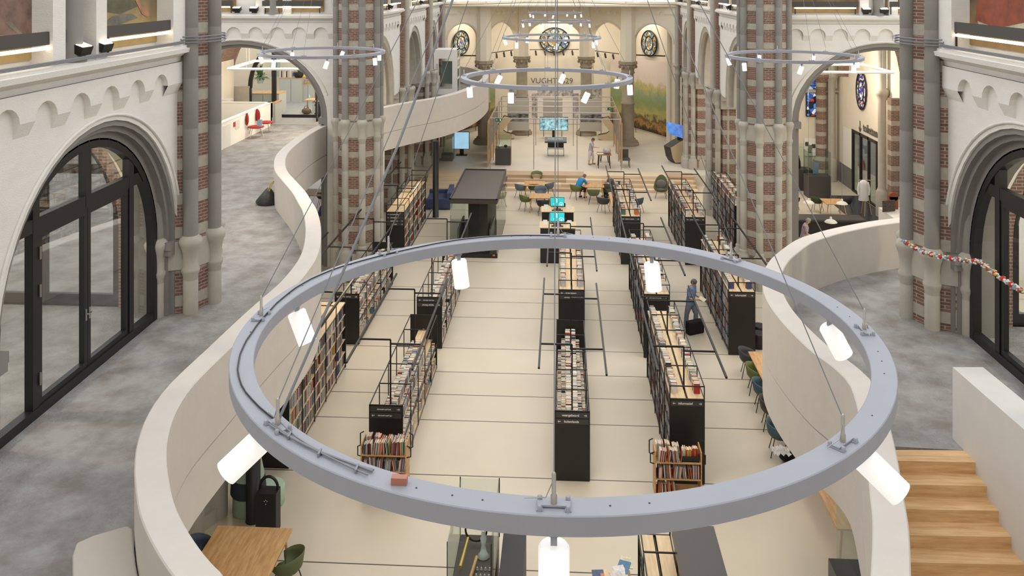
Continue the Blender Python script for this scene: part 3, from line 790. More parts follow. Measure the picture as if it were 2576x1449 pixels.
ring_chandelier(-.45, 55.4, 9.58, 1.75, sp8(10), 'farthest and smallest looking grey ring lamp, near the apse wall at the top')
ring_chandelier(-6.68, 23.8, 9.58, 1.75, sp8(33), 'grey ring lamp at the left, in front of the striped brick pier and transept arch')
ring_chandelier(6.08, 23.23, 9.58, 1.75, sp8(5), 'grey ring lamp at the right, in front of the striped brick pier and transept arch')
# triangular / square light frames in the transepts
def frame_light(cx, cy, z, pts, label, cables):
    root = thing('light_frame', label, 'lamp', (cx, cy, z))
    m = MB(); n = MB()
    for a, b in zip(pts, pts[1:]):
        a3 = Vector(a + (0,)) - Vector((cx, cy, 0)); b3 = Vector(b + (0,)) - Vector((cx, cy, 0))
        m.beam(a3 + Vector((0, 0, .05)), b3 + Vector((0, 0, .05)), .09, .05); n.beam(a3, b3, .11, .055)
    m.build('light_profile', TUBEC, root); n.build('housing', WHITE, root)
    for c in cables:
        k = MB(); q = Vector(c + (0,)) - Vector((cx, cy, 0)); k.tube([q, q + Vector((0, 0, 2.2))], .008, 5); k.build('suspension_cable', WHITE, root)
    return root
z_l = 7.75
A = PZ(574, 175, z_l); B = PZ(860, 175, z_l); C = PZ(815, 154.5, z_l); Dd = PZ(641, 154.5, z_l)
frame_light(A.x, A.y, z_l, [(B.x, B.y), (A.x, A.y), (Dd.x, Dd.y), (C.x, C.y), (B.x, B.y)], 'glowing white light frame hanging under the left transept arch', [(A.x+.5, A.y+.8), (Dd.x-.2, Dd.y-.2)])
A = PZ(2246, 184, z_l); B = PZ(1980, 182.5, z_l); C = PZ(2010, 164, z_l); Dd = PZ(2170, 164, z_l)
frame_light(A.x, A.y, z_l, [(B.x, B.y), (A.x, A.y), (Dd.x, Dd.y), (C.x, C.y), (B.x, B.y)], 'glowing white light frame hanging under the right transept arch', [(A.x-.3, A.y+.3), (Dd.x, Dd.y)])
# ================================================================= bookcases and books
BOOKC = [((236, 233, 226), .26), ((208, 208, 206), .16), ((178, 60, 46), .08), ((60, 80, 120), .07), ((40, 38, 40), .10), ((130, 140, 148), .10),
         ((210, 120, 60), .06), ((86, 120, 96), .05), ((150, 42, 44), .04), ((84, 140, 176), .05), ((214, 186, 96), .04), ((96, 72, 60), .07)]
CNAME = ['white', 'pale grey', 'red', 'navy', 'black', 'grey', 'orange', 'green', 'dark red', 'light blue', 'yellow', 'brown']
BM = [mat('cover_%s' % CNAME[i].replace(' ', '_'), c, .55, noise=.25, nscale=14) for i, (c, w_) in enumerate(BOOKC)]
WTS = [w_ for c, w_ in BOOKC]
BOOKS = []   # (matrix, size(x thickness along the row, y depth, z height), colour, where, keep)
def book_geo(mb, M, t, d, h, ci, pi=None):
    """spine at +y side; x = thickness. Page block visible on top, bottom and fore edge"""
    pi = len(BM) if pi is None else pi
    c = .0035
    mb.box(-t/2, 0, 0, -t/2+c, d, h, ci, M); mb.box(t/2-c, 0, 0, t/2, d, h, ci, M); mb.box(-t/2, d-c, 0, t/2, d, h, ci, M)
    mb.box(-t/2+c, .004, .003, t/2-c, d-c, h-.004, pi, M)
def row_of_books(origin, along, outw, length, rnd, hmin=.19, hmax=.27, dmin=.13, dmax=.17, tmin=.018, tmax=.045, gap=.03, lean=.0, where='', fill=.95, wts=None, flip=False):
    """fill a shelf: origin = start of the shelf at its outer edge, along/outw plan unit vectors"""
    s = .01
    al = Vector(along + (0,)); ou = Vector(outw + (0,)); o = Vector(origin)
    while s < length - tmax:
        if rnd.random() > fill: s += rnd.uniform(.05, .35); continue
        run = rnd.randint(4, 14); h0 = rnd.uniform(hmin, hmax); la = rnd.uniform(-lean, lean); s += .5*hmax*abs(math.sin(la))*2 if abs(la) > .02 else 0
        for _ in range(run):
            t = rnd.uniform(tmin, tmax); h = min(hmax, max(hmin, h0 + rnd.uniform(-.02, .02))); d = rnd.uniform(dmin, dmax)
            if s + t > length: break
            p = o + al*(s+t/2) - ou*(d + rnd.uniform(.005, .025))
            R = Matrix((( al.x, ou.x, 0, p.x), (al.y, ou.y, 0, p.y), (0, 0, 1, p.z), (0, 0, 0, 1)))
            if al.x*ou.y - al.y*ou.x < 0: pass
            if lean: R = R @ Matrix.Rotation(la, 4, 'Y')
            BOOKS.append((R, t, d, h, rnd.choices(range(12), wts or WTS)[0], where)); s += t/math.cos(la) + .0015
        s += rnd.uniform(0, gap)
def light_arm(root, ln, zt, sgn_first=-1):
    """thin black overhead light frame: two posts out of the case, cross bars and a long bar on each side"""
    mb = MB(); w_ = .035
    ztop = 2.92
    for y in (.55, ln - 1.6 if ln > 4 else ln-.6):
        mb.beam((.0, y, zt-.3), (.0, y, ztop), w_); mb.beam((0, y, ztop), (-.75, y, ztop), w_)
        mb.beam((.0, y+.05, ztop-.12), (.75, y+.05, ztop-.12), w_)
    for x, z in ((-.75, ztop), (.75, ztop-.12)): mb.beam((x, -.75, z), (x, ln-.35, z), .045)
    mb.build('light_arm', BLACK, root)
def sign(root, x, y, z, w_, txt, left=True, right=False, size=.075, small=None):
    mb = MB(); mb.box(x-w_/2, y-.012, z-.06, x+w_/2, y, z+.06)
    sg = mb.build('shelf_sign', SIGNG, root)
    t = text(txt, size*min(1, 11.5/len(txt)), face_cam((x + (-.02 if not right else -.04), y-.014, z)), WHITE, sg, 'lettering', world=False, extr=.001, bold=.0012)
    a = MB()
    for on, sx in ((left, -1), (right, 1)):
        if on:
            cx = x + sx*(w_/2-.075)
            a.box(cx-.03, y-.016, z-.006, cx+.03, y-.013, z+.006)
            for q in (-1, 1): a.beam((cx+sx*.035, y-.0145, z), (cx+sx*.008, y-.0145, z+q*.025), .011, .003)
    if a.v: a.build('arrow', WHITE, sg)
def high_case(X0, X1, D0, D1, label, signs, where, vis=(-1, 1), topbooks=True, seed=1, arm=True, emptytop=False, H=1.95, fill=.99):
    xc = (X0+X1)/2; ya = YD(xc, D0); ln = YD(xc, D1) - ya; w_ = (X1-X0)/2
    root = thing('bookcase', label, 'bookcase', (xc, ya, 0), 0, None)
    rnd = random.Random(seed)
    mb = MB()
    mb.box(-w_, 0, 0, w_, .035, H); e1 = mb.build('end_panel', BLACKP, root)
    mb = MB(); mb.box(-w_, ln-.035, 0, w_, ln, H); mb.build('end_panel', BLACKP, root)
    mb = MB(); mb.box(-.01, .035, .1, .01, ln-.035, H-.03); mb.build('back_panel', BLACKP, root)
    mb = MB(); mb.box(-w_+.02, .03, .02, w_-.02, ln-.03, .1); mb.build('plinth', mat('steel_plinth', (120, 114, 106), .4, metal=.4), root)
    for s in (-1, 1):
        mb = MB(); mb.box(min(s*.025, s*(w_-.012)), .03, H-.03, max(s*.025, s*(w_-.012)), ln-.03, H); mb.build('top_board', PALEOAK, root)
    zs = [.1, .47, .84, 1.21, 1.58]
    for z in zs:
        for s in (-1, 1):
            mb = MB(); mb.box(min(s*.01, s*(w_-.01)), .035, z, max(s*.01, s*(w_-.01)), ln-.035, z+.02); mb.build('shelf', PALEOAK if vis == (1,) else BLACKP, root)
    fr = MB(); n = max(2, round(ln/1.05)); b = .022; zt = H+.30
    for k in range(n+1):
        y = .01 + (ln-.02)*k/n
        for s in (-1, 1): fr.box(s*w_-b/2, y-b/2, .02, s*w_+b/2, y+b/2, zt)
        fr.box(-w_, y-b/2, zt-b, w_, y+b/2, zt)
    for s in (-1, 1):
        fr.box(s*w_-b/2, 0, zt-b, s*w_+b/2, ln, zt); fr.box(s*w_-b/2, 0, H-b, s*w_+b/2, ln, H)
    fr.build('rail_frame', BLACK, root)
    if arm: light_arm(root, ln, H+.0)
    for i, (t, l, r) in enumerate(signs): sign(root, 0, 0, H-.1-i*.135, 2*w_-.04, t, l, r)
    for s in vis:
        for z in zs:
            row_of_books((xc + s*(w_-.02), ya+.06, z+.026), (0, 1), (s, 0), ln-.12, rnd, where=where, fill=fill, hmin=.25, hmax=.335, lean=.03)
    if topbooks:
        for s in (-1, 1):
            row_of_books((xc + s*(w_-.04), ya+.25, H+.001), (0, 1), (s, 0), ln-.4, rnd, where=where, fill=.97, gap=.08, wts=[.5, .16, .08, .04, .05, .05, .03, .02, .04, .02, .01, .02], hmin=.17, hmax=.24, dmin=.12, dmax=.16)
            for k in range(6):   # white book-ends
                y = ya + rnd.uniform(.4, ln-.4)
    return root
def low_case(X0, X1, D0, D1, label, signs, where, seed=1, H=1.61, start=.12):
    xc = (X0+X1)/2; ya = YD(xc, D0); ln = YD(xc, D1) - ya; w_ = (X1-X0)/2
    root = thing('bookcase', label, 'bookcase', (xc, ya, 0)); rnd = random.Random(seed)
    mb = MB(); mb.box(-w_, 0, 0, w_, .035, H); mb.build('end_panel', BLACKP, root)
    mb = MB(); mb.box(-w_, ln-.035, 0, w_, ln, H); mb.build('end_panel', BLACKP, root)
    mb = MB(); mb.add([(-.24, 0, .1), (.24, 0, .1), (.02, 0, H-.42), (-.02, 0, H-.42), (-.24, ln-.04, .1), (.24, ln-.04, .1), (.02, ln-.04, H-.42), (-.02, ln-.04, H-.42)], [(0, 3, 7, 4), (1, 5, 6, 2), (2, 6, 7, 3)], 0, False, Matrix.Translation((0, .02, 0)))
    mb.build('sloping_core', PALEOAK, root)
    mb = MB(); mb.box(-w_, .03, .02, w_, ln-.03, .1); mb.build('plinth', mat('steel_plinth', (120, 114, 106)), root)
    tiers = [(.10, w_-.01, .19), (.50, w_-.03, .25), (.86, w_-.13, .16), (1.14, w_-.24, .15)]
    for (z, xo, dp) in tiers:
        for s in (-1, 1):
            mb = MB(); mb.box(min(s*(xo-dp), s*xo), .035, z, max(s*(xo-dp), s*xo), ln-.035, z+.02); mb.build('shelf', PALEOAK, root)
            row_of_books((xc + s*xo, ya+.05, z+.021), (0, 1), (s, 0), ln-.1-(start if z > .8 else 0), rnd, hmin=.2, hmax=.26, dmin=.12, dmax=min(.15, dp), tmin=.022, tmax=.05, where=where, gap=.05, lean=.05, fill=.96 if z > .3 else .6, wts=[.34, .24, .06, .05, .10, .09, .04, .02, .02, .03, .01, 0])
    fr = MB(); n = max(2, round(ln/1.2)); b = .022
    for k in range(n+1):
        y = .01 + (ln-.02)*k/n
        for s in (-1, 1): fr.box(s*w_-b/2, y-b/2, .02, s*w_+b/2, y+b/2, H)
        fr.box(-w_, y-b/2, H-b, w_, y+b/2, H)
    for s in (-1, 1):
        fr.box(s*w_-b/2, 0, H-b, s*w_+b/2, ln, H); fr.box(s*w_-b/2, 0, .74, s*w_+b/2, ln, .76)
    fr.build('rail_frame', BLACK, root)
    light_arm(root, ln, H)
    for i, (t, l, r) in enumerate(signs): sign(root, 0, 0, H-.09-i*.145, 2*w_-.04, t, l, r)
    return root
low_case(-.16, .63, 19.97, 25.4, 'nearest low bookcase of the middle row, signs waargebeurd and buitenlands', [('waargebeurd', False, True), ('buitenlands', True, False)], 'the nearest bookcase of the middle row', 11)
high_case(-.1, .69, 26.9, 32.4, 'second bookcase of the middle row, sign grote letters, books on top', [('grote letters', True, False), ('spanning en avontuur', False, True)], 'the second bookcase of the middle row', seed=12)
high_case(2.47, 3.25, 19.85, 25.2, 'nearest tall bookcase right of the middle, sign informatief behind the book cart', [('informatief', True, True)], 'the nearest bookcase right of the middle', (-1,), seed=13)
high_case(2.5, 3.28, 26.5, 32.4, 'second tall bookcase right of the middle, beside the woman in blue', [('spanning en avontuur', True, True)], 'the bookcase left of the reading woman', (-1,), seed=14)
high_case(2.4, 3.18, 35.3, 40.8, 'far tall bookcase right of the middle, by the reading tables', [('artistiek en romantisch', True, True)], 'the far bookcase by the reading tables', (-1,), seed=15)
high_case(5.13, 5.93, 26.7, 32.2, 'tall bookcase at the right with sign informatief, beside the curved parapet', [('informatief', True, True)], 'the bookcase right of the reading woman', (-1,), seed=16)
high_case(5.0, 5.8, 35.2, 40.8, 'far tall bookcase at the right in front of the steps', [('reizen en vakantielanden', True, True)], 'the far right bookcase', (-1,), seed=17)
high_case(7.35, 7.95, 37.0, 44, 'tall narrow bookcase between the brick piers at the far right', [], 'the bookcase between the right piers', (-1,), seed=18, arm=False)
low_case(-4.5, -3.72, 20.25, 25.8, 'nearest low bookcase left of the middle with sign strips informatief vanaf 9 jaar', [('informatief vanaf 9 jaar', False, True), ('informatief vanaf 9 jaar', True, False)], 'the nearest bookcase left of the middle', 19, start=1.2)
low_case(-4.55, -3.77, 27.2, 33, 'low bookcase with sign young adults, left of the open floor', [('leesboeken vanaf 9 jaar', True, False), ('young adults', False, True)], 'the young adults bookcase', 20)
high_case(-7.3, -6.54, 36, 41.6, 'far left bookcase with bare pale wood top and four sign strips', [('prentenboeken', True, False), ('luisterboeken', True, False), ('tijdschriften', False, True), ('muziek', False, True)], 'the far left bookcase', (1,), False, 21, fill=.6)
high_case(-7.25, -6.45, 20.5, 25.9, 'nearest left bookcase with bare wood top and children books, half hidden by the parapet', [], 'the nearest left bookcase', (1,), False, 22, fill=.75)
low_case(-7.2, -6.43, 27.5, 33, 'low bookcase at the left full of comics, in front of the striped pier', [('leesboeken vanaf 9 jaar', True, True)], 'the left comics bookcase', 23)
high_case(-9.25, -8.5, 25.5, 30.5, 'bookcase peeping out behind the left curved parapet', [], 'the bookcase behind the left parapet', (1,), True, 24, arm=True)
high_case(1.32, 1.86, 11.3, 15.0, 'narrow bookcase with wooden top at the bottom edge, right of the nearest lamp', [], 'the bookcase at the bottom edge', (-1, 1), False, 25, arm=False)
# ---- book carts
def cart(x, y, label, seed, where, rz=0, box_top=False):
    root = thing('book_cart', label, 'book cart', (x, y, 0), rz); rnd = random.Random(seed)
    W, Dp, H = 1.0, .46, 1.18
    for s in (-1, 1):
        mb = MB(); mb.box(s*W/2-.012, -Dp/2, .16, s*W/2+.012, Dp/2, H); mb.build('side_panel', OAK, root)
        mb = MB(); mb.tube([(s*(W/2+.01), Dp/2-.1, H-.25), (s*(W/2+.1), Dp/2-.1, H-.22), (s*(W/2+.1), Dp/2-.1, H+.06), (s*(W/2+.02), Dp/2-.1, H+.1)], .014, 8); mb.build('handle', BLACK, root)
        mb = MB(); mb.tube([(s*(W/2+.01), -Dp/2+.1, H-.32), (s*(W/2+.1), -Dp/2+.1, H-.3), (s*(W/2+.1), -Dp/2+.1, H-.1), (s*(W/2+.01), -Dp/2+.1, H-.06)], .014, 8); mb.build('handle', BLACK, root)
        for q in (-1, 1):
            mb = MB(); mb.tube([(s*(W/2-.05)-.02, q*(Dp/2-.06), .07), (s*(W/2-.05)+.02, q*(Dp/2-.06), .07)], .065, 12); mb.box(s*(W/2-.05)-.025, q*(Dp/2-.06)-.02, .07, s*(W/2-.05)+.025, q*(Dp/2-.06)+.02, .17); mb.build('castor', BLACK, root)
    cr, sr = math.cos(rz), math.sin(rz)
    for i, z in enumerate((.2, .56, .92)):
        mb = MB(); mb.box(-W/2+.012, -Dp/2, z, W/2-.012, Dp/2, z+.02, 0); mb.box(-W/2+.012, -.008, z, W/2-.012, .008, z+.14, 0); mb.build('shelf', OAKX, root)
        for side in (-1, 1):
            if side == 1 and i < 2: continue
            ln = W-.04 if i else .45
            if box_top and i == 2: ln = .56
            ox, oy = (-W/2+.02), side*(Dp/2-.01)
            o = (x + ox*cr - oy*sr, y + ox*sr + oy*cr, z+.021)
            row_of_books(o, (cr, sr), (sr*-side, cr*side), ln, rnd, hmin=.22, hmax=.30, dmin=.16, dmax=.2, tmin=.006, tmax=.018, where=where, gap=.01, lean=.14, fill=1, wts=[.16, .12, .16, .08, .1, .08, .12, .06, .04, .04, .03, .01])
    if box_top:
        o = root.location
        t = thing('sorting_box', 'black box of red paperbacks on top of the right book cart', 'box', (o.x+.26, o.y+.0, .942))
        for q in ((-.2, -.18, 0, .2, -.165, .12), (-.2, .165, 0, .2, .18, .12), (-.2, -.165, 0, -.185, .165, .12), (.185, -.165, 0, .2, .165, .12), (-.2, -.18, 0, .2, .18, .012)): m = MB(); m.box(*q); m.build('box_side', BLACKP, t)
        row_of_books((o.x+.08, o.y-.14, .957), (1, 0), (0, -1), .36, rnd, hmin=.2, hmax=.26, dmin=.13, dmax=.16, tmin=.014, tmax=.03, where='the black box on the right book cart', gap=.0, fill=1, wts=[.2, 0, .5, .05, 0, 0, .15, 0, .1, 0, .1, 0])
    return root
cart(-3.98, YD(-3.98, 19.55), 'wooden book cart packed with colourful books in front of the left informatief sign', 31, 'the left book cart')
cart(2.55, YD(2.55, 19.25), 'wooden book cart packed with thin books in front of the right informatief bookcase', 32, 'the right book cart', box_top=True)
# ---- turn the collected books into objects
def emit_books():
    camp = Vector((0, 0, HC))
    def size(b):
        p = b[0].translation; D = (p.y*CC - p.x*SS); l = p.x*CC + p.y*SS
        px = 1288 + l/D*F; py = (HC - p.z)/D*F - 45
        return D if (0 < px < 2576 and 0 < py < 1470) else 999
    def hidden(b):     # behind the near ring's white tube or under the parapet: keep these in the bulk object
        p = b[0].translation; D = (p.y*CC - p.x*SS); l = p.x*CC + p.y*SS; px = 1288 + l/D*F; py = (HC-p.z)/D*F-45
        return 0
    order = sorted(range(len(BOOKS)), key=lambda i: size(BOOKS[i]) - (6 if 'book cart' in BOOKS[i][5] else 0) + (3 if BOOKS[i][0].translation.z < 1.0 and 'cart' not in BOOKS[i][5] and 'edge' not in BOOKS[i][5] else 0))
    ind = set(order[:300])
    cache = {}
    mb = MB()
    for i, (M, t, d, h, ci, where) in enumerate(BOOKS):
        if i in ind:
            if ci not in cache:
                b = MB(); book_geo(b, Matrix.Identity(4), .03, .15, .24, 0, 1)
                o = b.build('book', [BM[ci], PAGES]); cache[ci] = o; c = o
            else: c = cache[ci].copy(); COL.objects.link(c)
            c.matrix_world = M @ Matrix.Diagonal((t/.03, d/.15, h/.24, 1))
            c['label'] = '%s book standing in %s' % (CNAME[ci], where) if 'cart' not in where else '%s book standing on %s' % (CNAME[ci], where)
            c['category'] = 'book'; c['group'] = '%s books, %s' % (CNAME[ci], where)
        else: book_geo(mb, M, t, d, h, ci)
    tag(mb.build('books', BM + [PAGES]), 'rows of small books filling the farther library shelves', 'books', None, 'stuff')
# ================================================================= chairs, tables, loose furniture
CH = {'green': (88, 98, 60), 'olive': (104, 110, 58), 'dark green': (54, 62, 40), 'teal': (66, 88, 98), 'grey blue': (92, 104, 112), 'black': (38, 38, 40), 'brown': (70, 60, 58), 'charcoal': (58, 58, 62), 'navy': (44, 60, 78)}
def shell_chair(x, y, z, rz, colour, label, group=None):
    """tub shell chair; rz turns the chair, its open front looks to local +Y"""
    root = thing('shell_chair', label, 'chair', (x, y, z), rz, group)
    key = 'shell_' + colour
    m = mat(key.replace(' ', '_'), CH[colour], .6)
    if key in PROTO:
        s = PROTO[key][0].copy(); COL.objects.link(s); s.parent = root
        for l in PROTO['leg']: c = l.copy(); COL.objects.link(c); c.parent = root
        return root
    mb = MB(); n = 22; A = math.radians(132); rows = []
    for k, (fr, zz) in enumerate(((0, .415), (.45, .42), (.8, .445), (.98, .52), (1.0, .60), (1.04, None))):
        row = []
        for i in range(n+1):
            t = -A + 2*A*i/n; back = (math.cos(t)+.67)/1.67
            rim = .60 + .20*max(0, back)**.8
            z_ = zz if zz is not None else rim
            z_ = min(z_, rim)
            if fr > .9 and zz is not None and zz > .5: z_ = .445 + (rim-.445)*(zz-.445)/.22 if rim < .62 else zz
            r_ = .285*fr + (.03*(z_-.45)/.3 if fr > .9 else 0)
            row.append((r_*math.sin(t)*1.02, -r_*math.cos(t)*.98, z_))
        rows.append(row)
    vs = [p for r in rows for p in r]; fs = []
    for k in range(len(rows)-1):
        for i in range(n): fs.append((k*(n+1)+i, k*(n+1)+i+1, (k+1)*(n+1)+i+1, (k+1)*(n+1)+i))
    mb.add(vs, fs, 0, True)
    # front lip of the seat
    mb.add([(0, 0, .415), rows[2][0], (-.12, .24, .43), (.12, .24, .43), rows[2][n]], [(0, 1, 2), (0, 2, 3), (0, 3, 4)], 0, True)
    sh = mb.build('shell', m, root); so = sh.modifiers.new('s', 'SOLIDIFY'); so.thickness = .014; so.offset = 0
    PROTO[key] = [sh]
    if 'leg' not in PROTO:
        PROTO['leg'] = []
        for sx in (-1, 1):
            for sy in (-1, 1):
                l = MB(); l.tube([(sx*.15, sy*.14, .425), (sx*.24, sy*.235, 0)], .011, 8); PROTO['leg'].append(l.build('leg', BLACK, root))
    else:
        for l in PROTO['leg']: c = l.copy(); COL.objects.link(c); c.parent = root
    return root
PROTO = {}
def table(x0, y0, x1, y1, h, z0, label, legm=None, top=None, name='table', splay=.0, th=.035):
    cx, cy = (x0+x1)/2, (y0+y1)/2; w_, d = abs(x1-x0)/2, abs(y1-y0)/2
    root = thing(name, label, 'table', (cx, cy, z0))
    mb = MB(); mb.box(-w_, -d, h-th, w_, d, h); mb.build('table_top', top or OAK, root)
    for sx in (-1, 1):
        for sy in (-1, 1):
            l = MB(); l.tube([(sx*(w_-.12), sy*(d-.12), h-th), (sx*(w_-.06+splay), sy*(d-.06+splay), 0)], [.03, .02], 8); l.build('leg', legm or OAK, root)
    return root
def ch(px, py, col, label, toward=None, z=0, rz=None):
    """px,py = where the middle of the chair's feet stands in the photo; toward = photo point it faces"""
    p = PZ(px, py, z)
    if rz is None:
        t = PZ(toward[0], toward[1], z); a = math.atan2(t.y-p.y, t.x-p.x) - math.pi/2
    else: a = rz
    return shell_chair(p.x, p.y, z, a, col, label)
# ---- reading tables at the far end
def tpx(l, r, yt, yb, h, label, z0=0, **k):
    a = PZ(l, yt, z0+h); b = PZ(r, yb, z0+h); a2 = PZ(r, yt, z0+h)
    return table(a.x, b.y, b.x, a.y, h, z0, label, **k)
tpx(1320, 1370, 455, 467, .75, 'small oak table farthest left of the reading tables, before the steps', splay=.04)
tpx(1333, 1386, 486, 499, .75, 'small oak table behind the two computer screens', splay=.04)
tpx(1470, 1520, 459, 471, .75, 'oak table with the man in the blue polo and the bald man', splay=.04)
ch(1310, 498, 'grey blue', 'blue grey shell chair left of the farthest oak table', (1345, 486))
ch(1350, 468, 'olive', 'olive shell chair behind the farthest oak table', (1346, 484))
ch(1343, 497, 'green', 'green shell chair in front of the farthest oak table', (1345, 484))
ch(1379, 494, 'grey blue', 'blue grey shell chair right of the farthest oak table', (1350, 486))
ch(1322, 528, 'olive', 'olive shell chair left of the oak table behind the screens', (1360, 520))
ch(1360, 508, 'grey blue', 'blue grey shell chair behind the oak table near the screens', (1360, 524))
ch(1366, 540, 'black', 'black shell chair between oak table and catalogue desks', (1360, 512))
ch(1449, 500, 'olive', 'olive shell chair with the man in the blue polo on it', (1480, 492))
ch(1493, 512, 'green', 'green shell chair with its back to us in front of the men', (1495, 486))
ch(1518, 534, 'charcoal', 'charcoal shell chair beside the far bookcase', (1550, 520))
ch(1531, 503, 'dark green', 'dark green shell chair half behind the far bookcase', (1555, 515))
ch(1545, 492, 'navy', 'navy shell chair under the bald seated man', (1500, 486))
ch(1603, 535, 'teal', 'teal shell chair right of the far bookcase', (1570, 525))
tpx(1531, 1566, 483, 520, .75, 'oak table mostly hidden by the far bookcase', splay=.02)
# chairs seen through the glass booth
ch(1262, 478, 'grey blue', 'blue grey shell chair just right of the glass booth roof', (1240, 470))
ch(1258, 520, 'olive', 'olive shell chair seen behind the glass booth corner', (1235, 510))
# lounge chair
p = PZ(1663, 497, 0)
root = thing('lounge_chair', 'large olive lounge chair with grey cushion, left of the far right bookcase', 'chair', (p.x, p.y, 0), math.radians(170))
mb = MB(); rows = []
n = 24
for k, (r_, zz) in enumerate(((0, .33), (.25, .34), (.36, .40), (.42, .52))):
    rows.append([(r_*math.cos(2*math.pi*i/n)*.95, r_*math.sin(2*math.pi*i/n), zz + max(0, -math.sin(2*math.pi*i/n))**1.2*(.62 if k == 3 else .30 if k == 2 else .03) ) for i in range(n)])
vs = [q for r_ in rows for q in r_]
mb.add(vs, [(k*n+i, k*n+(i+1) % n, (k+1)*n+(i+1) % n, (k+1)*n+i) for k in range(3) for i in range(n)], 0, True)
o = mb.build('shell', mat('olive_lounge', (84, 92, 60), .8), root); so = o.modifiers.new('s', 'SOLIDIFY'); so.thickness = .03
mb = MB(); mb.ell((0, .02, .40), (.30, .33, .06)); mb.ell((0, -.30, .62), (.27, .07, .27), 0, 14, Matrix.Rotation(-.15, 4, 'X')); mb.build('cushion', mat('grey_felt', (128, 124, 118), .9), root)
for sx in (-1, 1):
    for sy in (-1, 1): l = MB(); l.tube([(sx*.2, sy*.2, .36), (sx*.3, sy*.3, 0)], .013, 8); l.build('leg', BLACK, root)
# ---- row at the right long table
table(*(lambda a: (a.x, a.y-8.2, a.x+1.1, a.y))(PZ(1882, 884, .75)), .75, 0, 'long oak table under the right gallery parapet')
for (px, py, col, lb) in ((1886, 946, 'charcoal', 'farthest charcoal shell chair at the long table by the right parapet'), (1905, 988, 'olive', 'olive shell chair at the long table by the right parapet'), (1923, 1030, 'teal', 'teal shell chair between olive and brown chairs at the long table'), (1942, 1077, 'brown', 'brown shell chair at the long table by the right parapet'), (1962, 1142, 'teal', 'nearest teal shell chair with a cloth on its seat, right side')):
    p = PZ(px, py, 0); shell_chair(p.x, p.y, 0, math.radians(-90-8), col, lb)
p = PZ(1965, 1135, .47)
mb = MB(); random.seed(2)
rows = []
for k in range(12):
    rows.append([(p.x-.2+.4*j/11, p.y-.18+.36*k/11, .46+.13*math.exp(-((j-5.5)**2+(k-5)**2)/14)+.035*math.sin(j*1.9+k*.7)+.02*math.sin(k*2.3)) for j in range(12)])
mb.add([v for r_ in rows for v in r_], [(k*12+j, k*12+j+1, k*12+j+13, k*12+j+12) for k in range(11) for j in range(11)], 0, True)
mb.build('folded_cloth', mat('striped_cloth', (206, 202, 196), .9, noise=.3, nscale=25), label='pale crumpled cloth lying on the nearest teal chair', cat='cloth')
p = PZ(1985, 1160, 0)
mb = MB(); mb.ell((p.x, p.y, .16), (.26, .2, .17)); mb.ell((p.x+.15, p.y+.05, .2), (.16, .14, .14)); mb.tube([(p.x-.12, p.y, .28), (p.x-.05, p.y, .42), (p.x+.08, p.y, .3)], .015, 6)
mb.build('black_bag', mat('black_fabric', (24, 23, 23), .9, noise=.4, nscale=20), label='black bag on the floor under the nearest teal chair', cat='bag')
# low stools by the right bookcase
for i, (px, py) in enumerate(((1907, 872), (1909, 852))):
    p = PZ(px, py, 0); mb = MB(); mb.lathe([(.24, 0), (.26, .03), (.22, .3), (.24, .42), (.2, .45)], (p.x, p.y, 0), 18)
    mb.build('stool', BLACKP, label=('nearer' if i == 0 else 'farther') + ' black stool between right bookcase and parapet', cat='stool')
